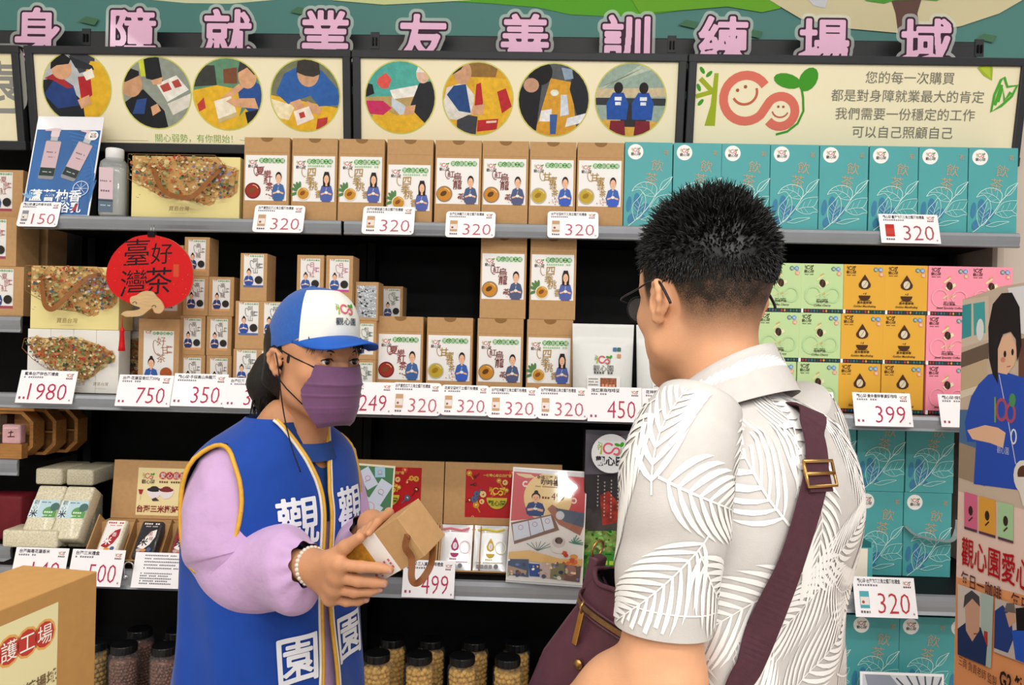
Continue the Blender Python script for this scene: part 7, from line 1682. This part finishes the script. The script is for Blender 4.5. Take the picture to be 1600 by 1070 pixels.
# thick spiky top hair
HRM = mat('#0b0a0b', rough=.38, noise=.3, scale=80, spec=.5); F = Field((-.10, -.13, .02), (.10, .12, .165), .003)
F.ell((0, -.006, .052), (.0800, .1010, .093), .01); F.ell((0, .0, -.002), (.12, .16, .052), .012, sub=True); F.ell((0, .115, .02), (.08, .05, .07), .01, sub=True)
b = MB(); fill(b, F, HRM, MH); rr = random.Random(17)
for i in range(3600):
    u_ = rr.uniform(-1, 1); v_ = rr.uniform(0, 2 * PI); zz = .045 + .10 * (i % 1000) / 1000 if i < 1500 else rr.uniform(.05, .142)
    q = max(0, 1 - ((zz - .052) / .092) ** 2) ** .5; ph = v_
    if math.sin(ph) > .80 and zz < .085: continue
    p = Vector((.079 * q * math.cos(ph), -.006 + .099 * q * math.sin(ph), zz)); nrm = Vector((p.x / .079 ** 2, (p.y + .006) / .099 ** 2, (p.z - .052) / .092 ** 2)).normalized()
    h = (zz - .045) / .10; L_ = rr.uniform(.018, .030) * (.35 + .65 * h) * (1.15 if p.y > .02 else 1)
    dr = (nrm * (.35 + .55 * h) + Vector((rr.gauss(0, .22), rr.gauss(0, .22) + .10, rr.gauss(.15, .2))) + Vector((0, -.15, -.65)) * max(0, .75 - h * 1.3) + Vector((.12, 0, .35)) * h).normalized()
    e1 = p + dr * L_ * .55; e2 = p + (dr + Vector((rr.gauss(0, .12), rr.gauss(0, .12), -.20))).normalized() * L_
    b.tube([tuple(MH @ (p - nrm * .003)), tuple(MH @ e1), tuple(MH @ e2)], [.0016, .0012, .0002], HRM, 3, cap=False)
for i in range(1500):
    ph = rr.uniform(PI * .98, PI * 2.02) if i % 5 else rr.choice((rr.uniform(0, .5), rr.uniform(PI - .5, PI))); zz = rr.uniform(.030, .064); q = max(0, 1 - ((zz - .052) / .092) ** 2) ** .5
    p = Vector((.0775 * q * math.cos(ph), -.006 + .0985 * q * math.sin(ph), zz)); nrm = Vector((p.x / .079 ** 2, (p.y + .006) / .099 ** 2, 0)).normalized(); L_ = rr.uniform(.006, .016) * (.5 + (zz - .03) * 20)
    d1 = (nrm * .45 + Vector((rr.gauss(0, .15), rr.gauss(0, .15), -.9))).normalized(); b.tube([tuple(MH @ (p - nrm * .002)), tuple(MH @ (p + d1 * L_ * .6)), tuple(MH @ (p + (d1 + Vector((0, 0, -.3))).normalized() * L_))], [.0011, .0009, .0002], HRM, 3, cap=False)
mpart(b, 'hair')
# glasses
GM = mat('#2a2a2e', rough=.3, metal=.6, noise=.05); b = MB(); LENS = mat('#e6ecee', rough=.02, alpha=.14, spec=.8)
g = thing('glasses', 'thin dark-framed glasses worn by the person with black hair', 'glasses'); GI = Matrix.Identity(4)
for e in (-1, 1):
    rim = [(e * .033 + .024 * math.cos(t), .116 - .35 * abs(e * .033 + .024 * math.cos(t)) ** 2 * 8, -.004 + .0185 * math.sin(t)) for t in [2 * PI * k / 24 for k in range(24)]]
    m2 = MB(); m2.tube([tuple(MH @ Vector(p)) for p in rim + rim[:1]], .0013, GM, 6, cap=False); m2.build('rim', g)
    m2 = MB(); m2.add([tuple(MH @ Vector(p)) for p in rim], [tuple(range(24))], LENS); m2.build('lens', g)
    m2 = MB(); m2.tube([tuple(MH @ Vector(p)) for p in spline(((e * .057, .107, .003), (e * .073, .098, .010), (e * .0800, .045, .020), (e * .0830, .004, .029), (e * .0845, -.018, .026), (e * .084, -.038, .006), (e * .083, -.043, -.002)), 5)], [.0012] * 16 + [.0020] * 15, GM, 6); m2.build('temple', g)
m2 = MB(); m2.tube([tuple(MH @ Vector(p)) for p in spline(((-.010, .1155, -.001), (0, .118, .003), (.010, .1155, -.001)), 4)], .0012, GM, 6); m2.build('bridge', g)

# trousers, shoes
TRM = mat('#3a3a3f', rough=.8, noise=.1, scale=60); b = MB(); b.loft([[tuple(MM @ Vector((a * math.cos(2 * PI * k / 32), c * math.sin(2 * PI * k / 32), z))) for k in range(32)] for z, a, c in ((.92, .180, .124), (.84, .184, .128), (.78, .180, .126))], TRM, cap=(True, True))
for e in (-1, 1): b.tube([tuple(MM @ Vector(p)) for p in ((e * .09, 0, .84), (e * .095, 0, .62), (e * .10, -.005, .42), (e * .10, -.01, .10))], [.094, .084, .066, .058], TRM, 20)
mpart(b, 'trousers')
for e in (-1, 1):
    b = MB(); b.loft([[tuple(MM @ Vector((e * .10 + x_ * math.cos(2 * PI * k / 20), yc + y_ * math.sin(2 * PI * k / 20), z_))) for k in range(20)] for z_, x_, y_, yc in ((.0, .045, .13, .06), (.02, .048, .134, .06), (.05, .046, .125, .055), (.075, .042, .085, .02), (.11, .040, .05, -.008))], mat('#2d2d30', rough=.6, noise=.05), cap=(True, True)); mpart(b, 'shoe')

# ---------------------------------------------------------------- burgundy shoulder bag
BURG = mat('#55303c', rough=.5, noise=.08, scale=60, bump=.0004, bscale=260, coat=.12); BURG2 = mat('#4a2933', rough=.75, noise=.1, scale=120, bump=.0003, bscale=500); BRASS = mat('#b98f55', rough=.3, metal=.9, noise=.1)
bc = dist(1036, 988, 1.0); bag = thing('shoulder_bag', 'open burgundy shoulder bag hanging at the hip of the person in leaf print', 'bag'); BGM = Matrix.Translation(bc) @ Matrix.Rotation(R(50), 4, 'Z') @ Matrix.Rotation(R(90), 4, 'Z') @ Matrix.Rotation(R(-14), 4, 'Y')
bag.matrix_world = BGM       # local x: towards his front, y: away from the camera side ... -y outwards, z up
def bring(z, hx, hy, n=3.2, oy=0.0, k=48):
    r = lambda v: abs(v) ** (2 / n) * (1 if v >= 0 else -1)
    return [(hx * r(math.cos(2 * PI * i / k)), oy + hy * r(math.sin(2 * PI * i / k)), z) for i in range(k)]
b = MB(); prof = [(-.21, .150, .030), (-.205, .164, .044), (-.17, .168, .056), (-.10, .155, .056), (-.04, .131, .050), (-.012, .119, .047), (.0, .116, .046), (.012, .113, .044), (.036, .106, .042)]
b.loft([bring(z, x_, y_) for z, x_, y_ in prof], BURG, cap=(True, False)); b.loft([bring(z, x_ - .004, y_ - .004)[::-1] for z, x_, y_ in prof[2:]], mat('#0c090b', rough=.9, noise=.2), cap=(False, False)); rimp = bring(.036, .107, .043)
b.tube([(p[0], p[1], p[2] + .004 * math.sin(6 * i / 48 * 2 * PI)) for i, p in enumerate(rimp + rimp[:1])], .0035, BURG, 6, cap=False); b.build('bag_body', bag)
b = MB(); zp = bring(-.004, .1195, .0495); b.strap([Vector(p) for p in zp + zp[:1]], [Vector((p[0] * .4, p[1], 0)) for p in zp + zp[:1]], .007, .0018, mat('#8a6a48', rough=.4, metal=.6, noise=.3, scale=900), smooth=False)
for dz in (.007, -.007): b.tube([(p[0] * 1.003, p[1] * 1.01, p[2] + dz) for p in zp + zp[:1]], .0018, BURG, 6, cap=False)
b.build('zipper', bag)
b = MB(); b.box(.085, .093, .050, .054, -.050, -.004, BRASS, bev=.001); b.tube([(.089, .053, -.006), (.089, .058, .004), (.089, .053, .010)], .002, BRASS, 6); b.build('zip_pull', bag)
b = MB(); b.lathe([(0, .004), (.006, .003), (.007, 0)], BRASS, 14, M=Matrix.Translation((.075, .0535, -.07)) @ Matrix.Rotation(R(-90), 4, 'X')); b.build('stud', bag)
b = MB(); b.box(.108, .124, -.012, .012, -.05, .05, BURG, bev=.004, seg=3); b.tube([(.120, .012 * math.cos(t), .058 + .012 * math.sin(t)) for t in [2 * PI * k / 16 for k in range(17)]], .002, BRASS, 6, cap=False); b.build('strap_tab', bag)
# strap over the right shoulder, across the back to the bag
bpy.context.view_layer.update(); sMw = shirt.matrix_world.inverted()
def hit(px, py, off):
    o_ = sMw @ CAMP; d_ = (sMw.to_3x3() @ ray(px, py)).normalized(); ok, loc, nrm, _ = shirt.ray_cast(o_, d_)
    if not ok: return None
    w = shirt.matrix_world @ loc; n_ = (shirt.matrix_world.to_3x3() @ nrm).normalized()
    return w + n_ * off, n_
P = []; Nr = []
for px, py in ((1228, 606), (1240, 620), (1252, 645), (1262, 675), (1268, 705), (1268, 740), (1258, 785), (1243, 835), (1226, 885), (1206, 935), (1186, 985), (1166, 1035), (1146, 1080)):
    h_ = hit(px, py, .006)
    if h_: P.append(h_[0]); Nr.append(h_[1])
def side(q, off=.008): p = MM @ Vector(mring(q[1], q[0], off)); c_ = MM @ Vector((0, 0, q[1])); return p, (p - c_).normalized()
tail = [side((PI * 1.16, 1.03))]; tb_ = BGM @ Vector((-.125, .02, -.02)); P += [tail[0][0], tb_]; Nr += [tail[0][1], (tb_ - (MM @ Vector((0, 0, tb_.z)))).normalized()]
pre = [side((PI * .62, 1.15)), side((PI * .52, 1.24)), side((PI * .42, 1.33)), side((PI * .30, 1.385), .012), side((PI * .10, 1.415), .016)]
fb = BGM @ Vector((.125, -.02, .03)); P = [fb] + [q[0] for q in pre] + P; Nr = [pre[0][1]] + [q[1] for q in pre] + Nr
sp = [Vector(q) for q in spline([tuple(p) for p in P], 6)]; nn = [Vector(q).normalized() for q in spline([tuple(p) for p in Nr], 6)]
for _ in range(2): nn = [nn[0]] + [(nn[i - 1] + nn[i] * 2 + nn[i + 1]).normalized() for i in range(1, len(nn) - 1)] + [nn[-1]]
Bi = BGM.inverted(); b = MB(); b.strap([Bi @ p for p in sp], [Bi.to_3x3() @ n_ for n_ in nn], .036, .0022, BURG2); b.build('strap', bag)
h_ = hit(1268, 742, .011)
if h_:
    c_, n_ = h_; t_ = (dist(1262, 800, .95) - dist(1270, 690, .95)).normalized(); t_ = (t_ - n_ * t_.dot(n_)).normalized(); s_ = n_.cross(t_); Mb = Bi @ Matrix(((s_.x, t_.x, n_.x, c_.x), (s_.y, t_.y, n_.y, c_.y), (s_.z, t_.z, n_.z, c_.z), (0, 0, 0, 1)))
    q = MB(); q.tube([(x_, y_, .001) for x_, y_ in ((-.024, -.014), (.024, -.014), (.024, .014), (-.024, .014), (-.024, -.014))], .0022, BRASS, 6); q.tube([(-.024, .0, .001), (.024, .0, .001)], .0022, BRASS, 6); q.box(-.019, .019, -.016, .020, -.004, -.001, BURG2)
    q.v = [tuple(Mb @ Vector(p)) for p in q.v]; q.build('strap_buckle', bag)
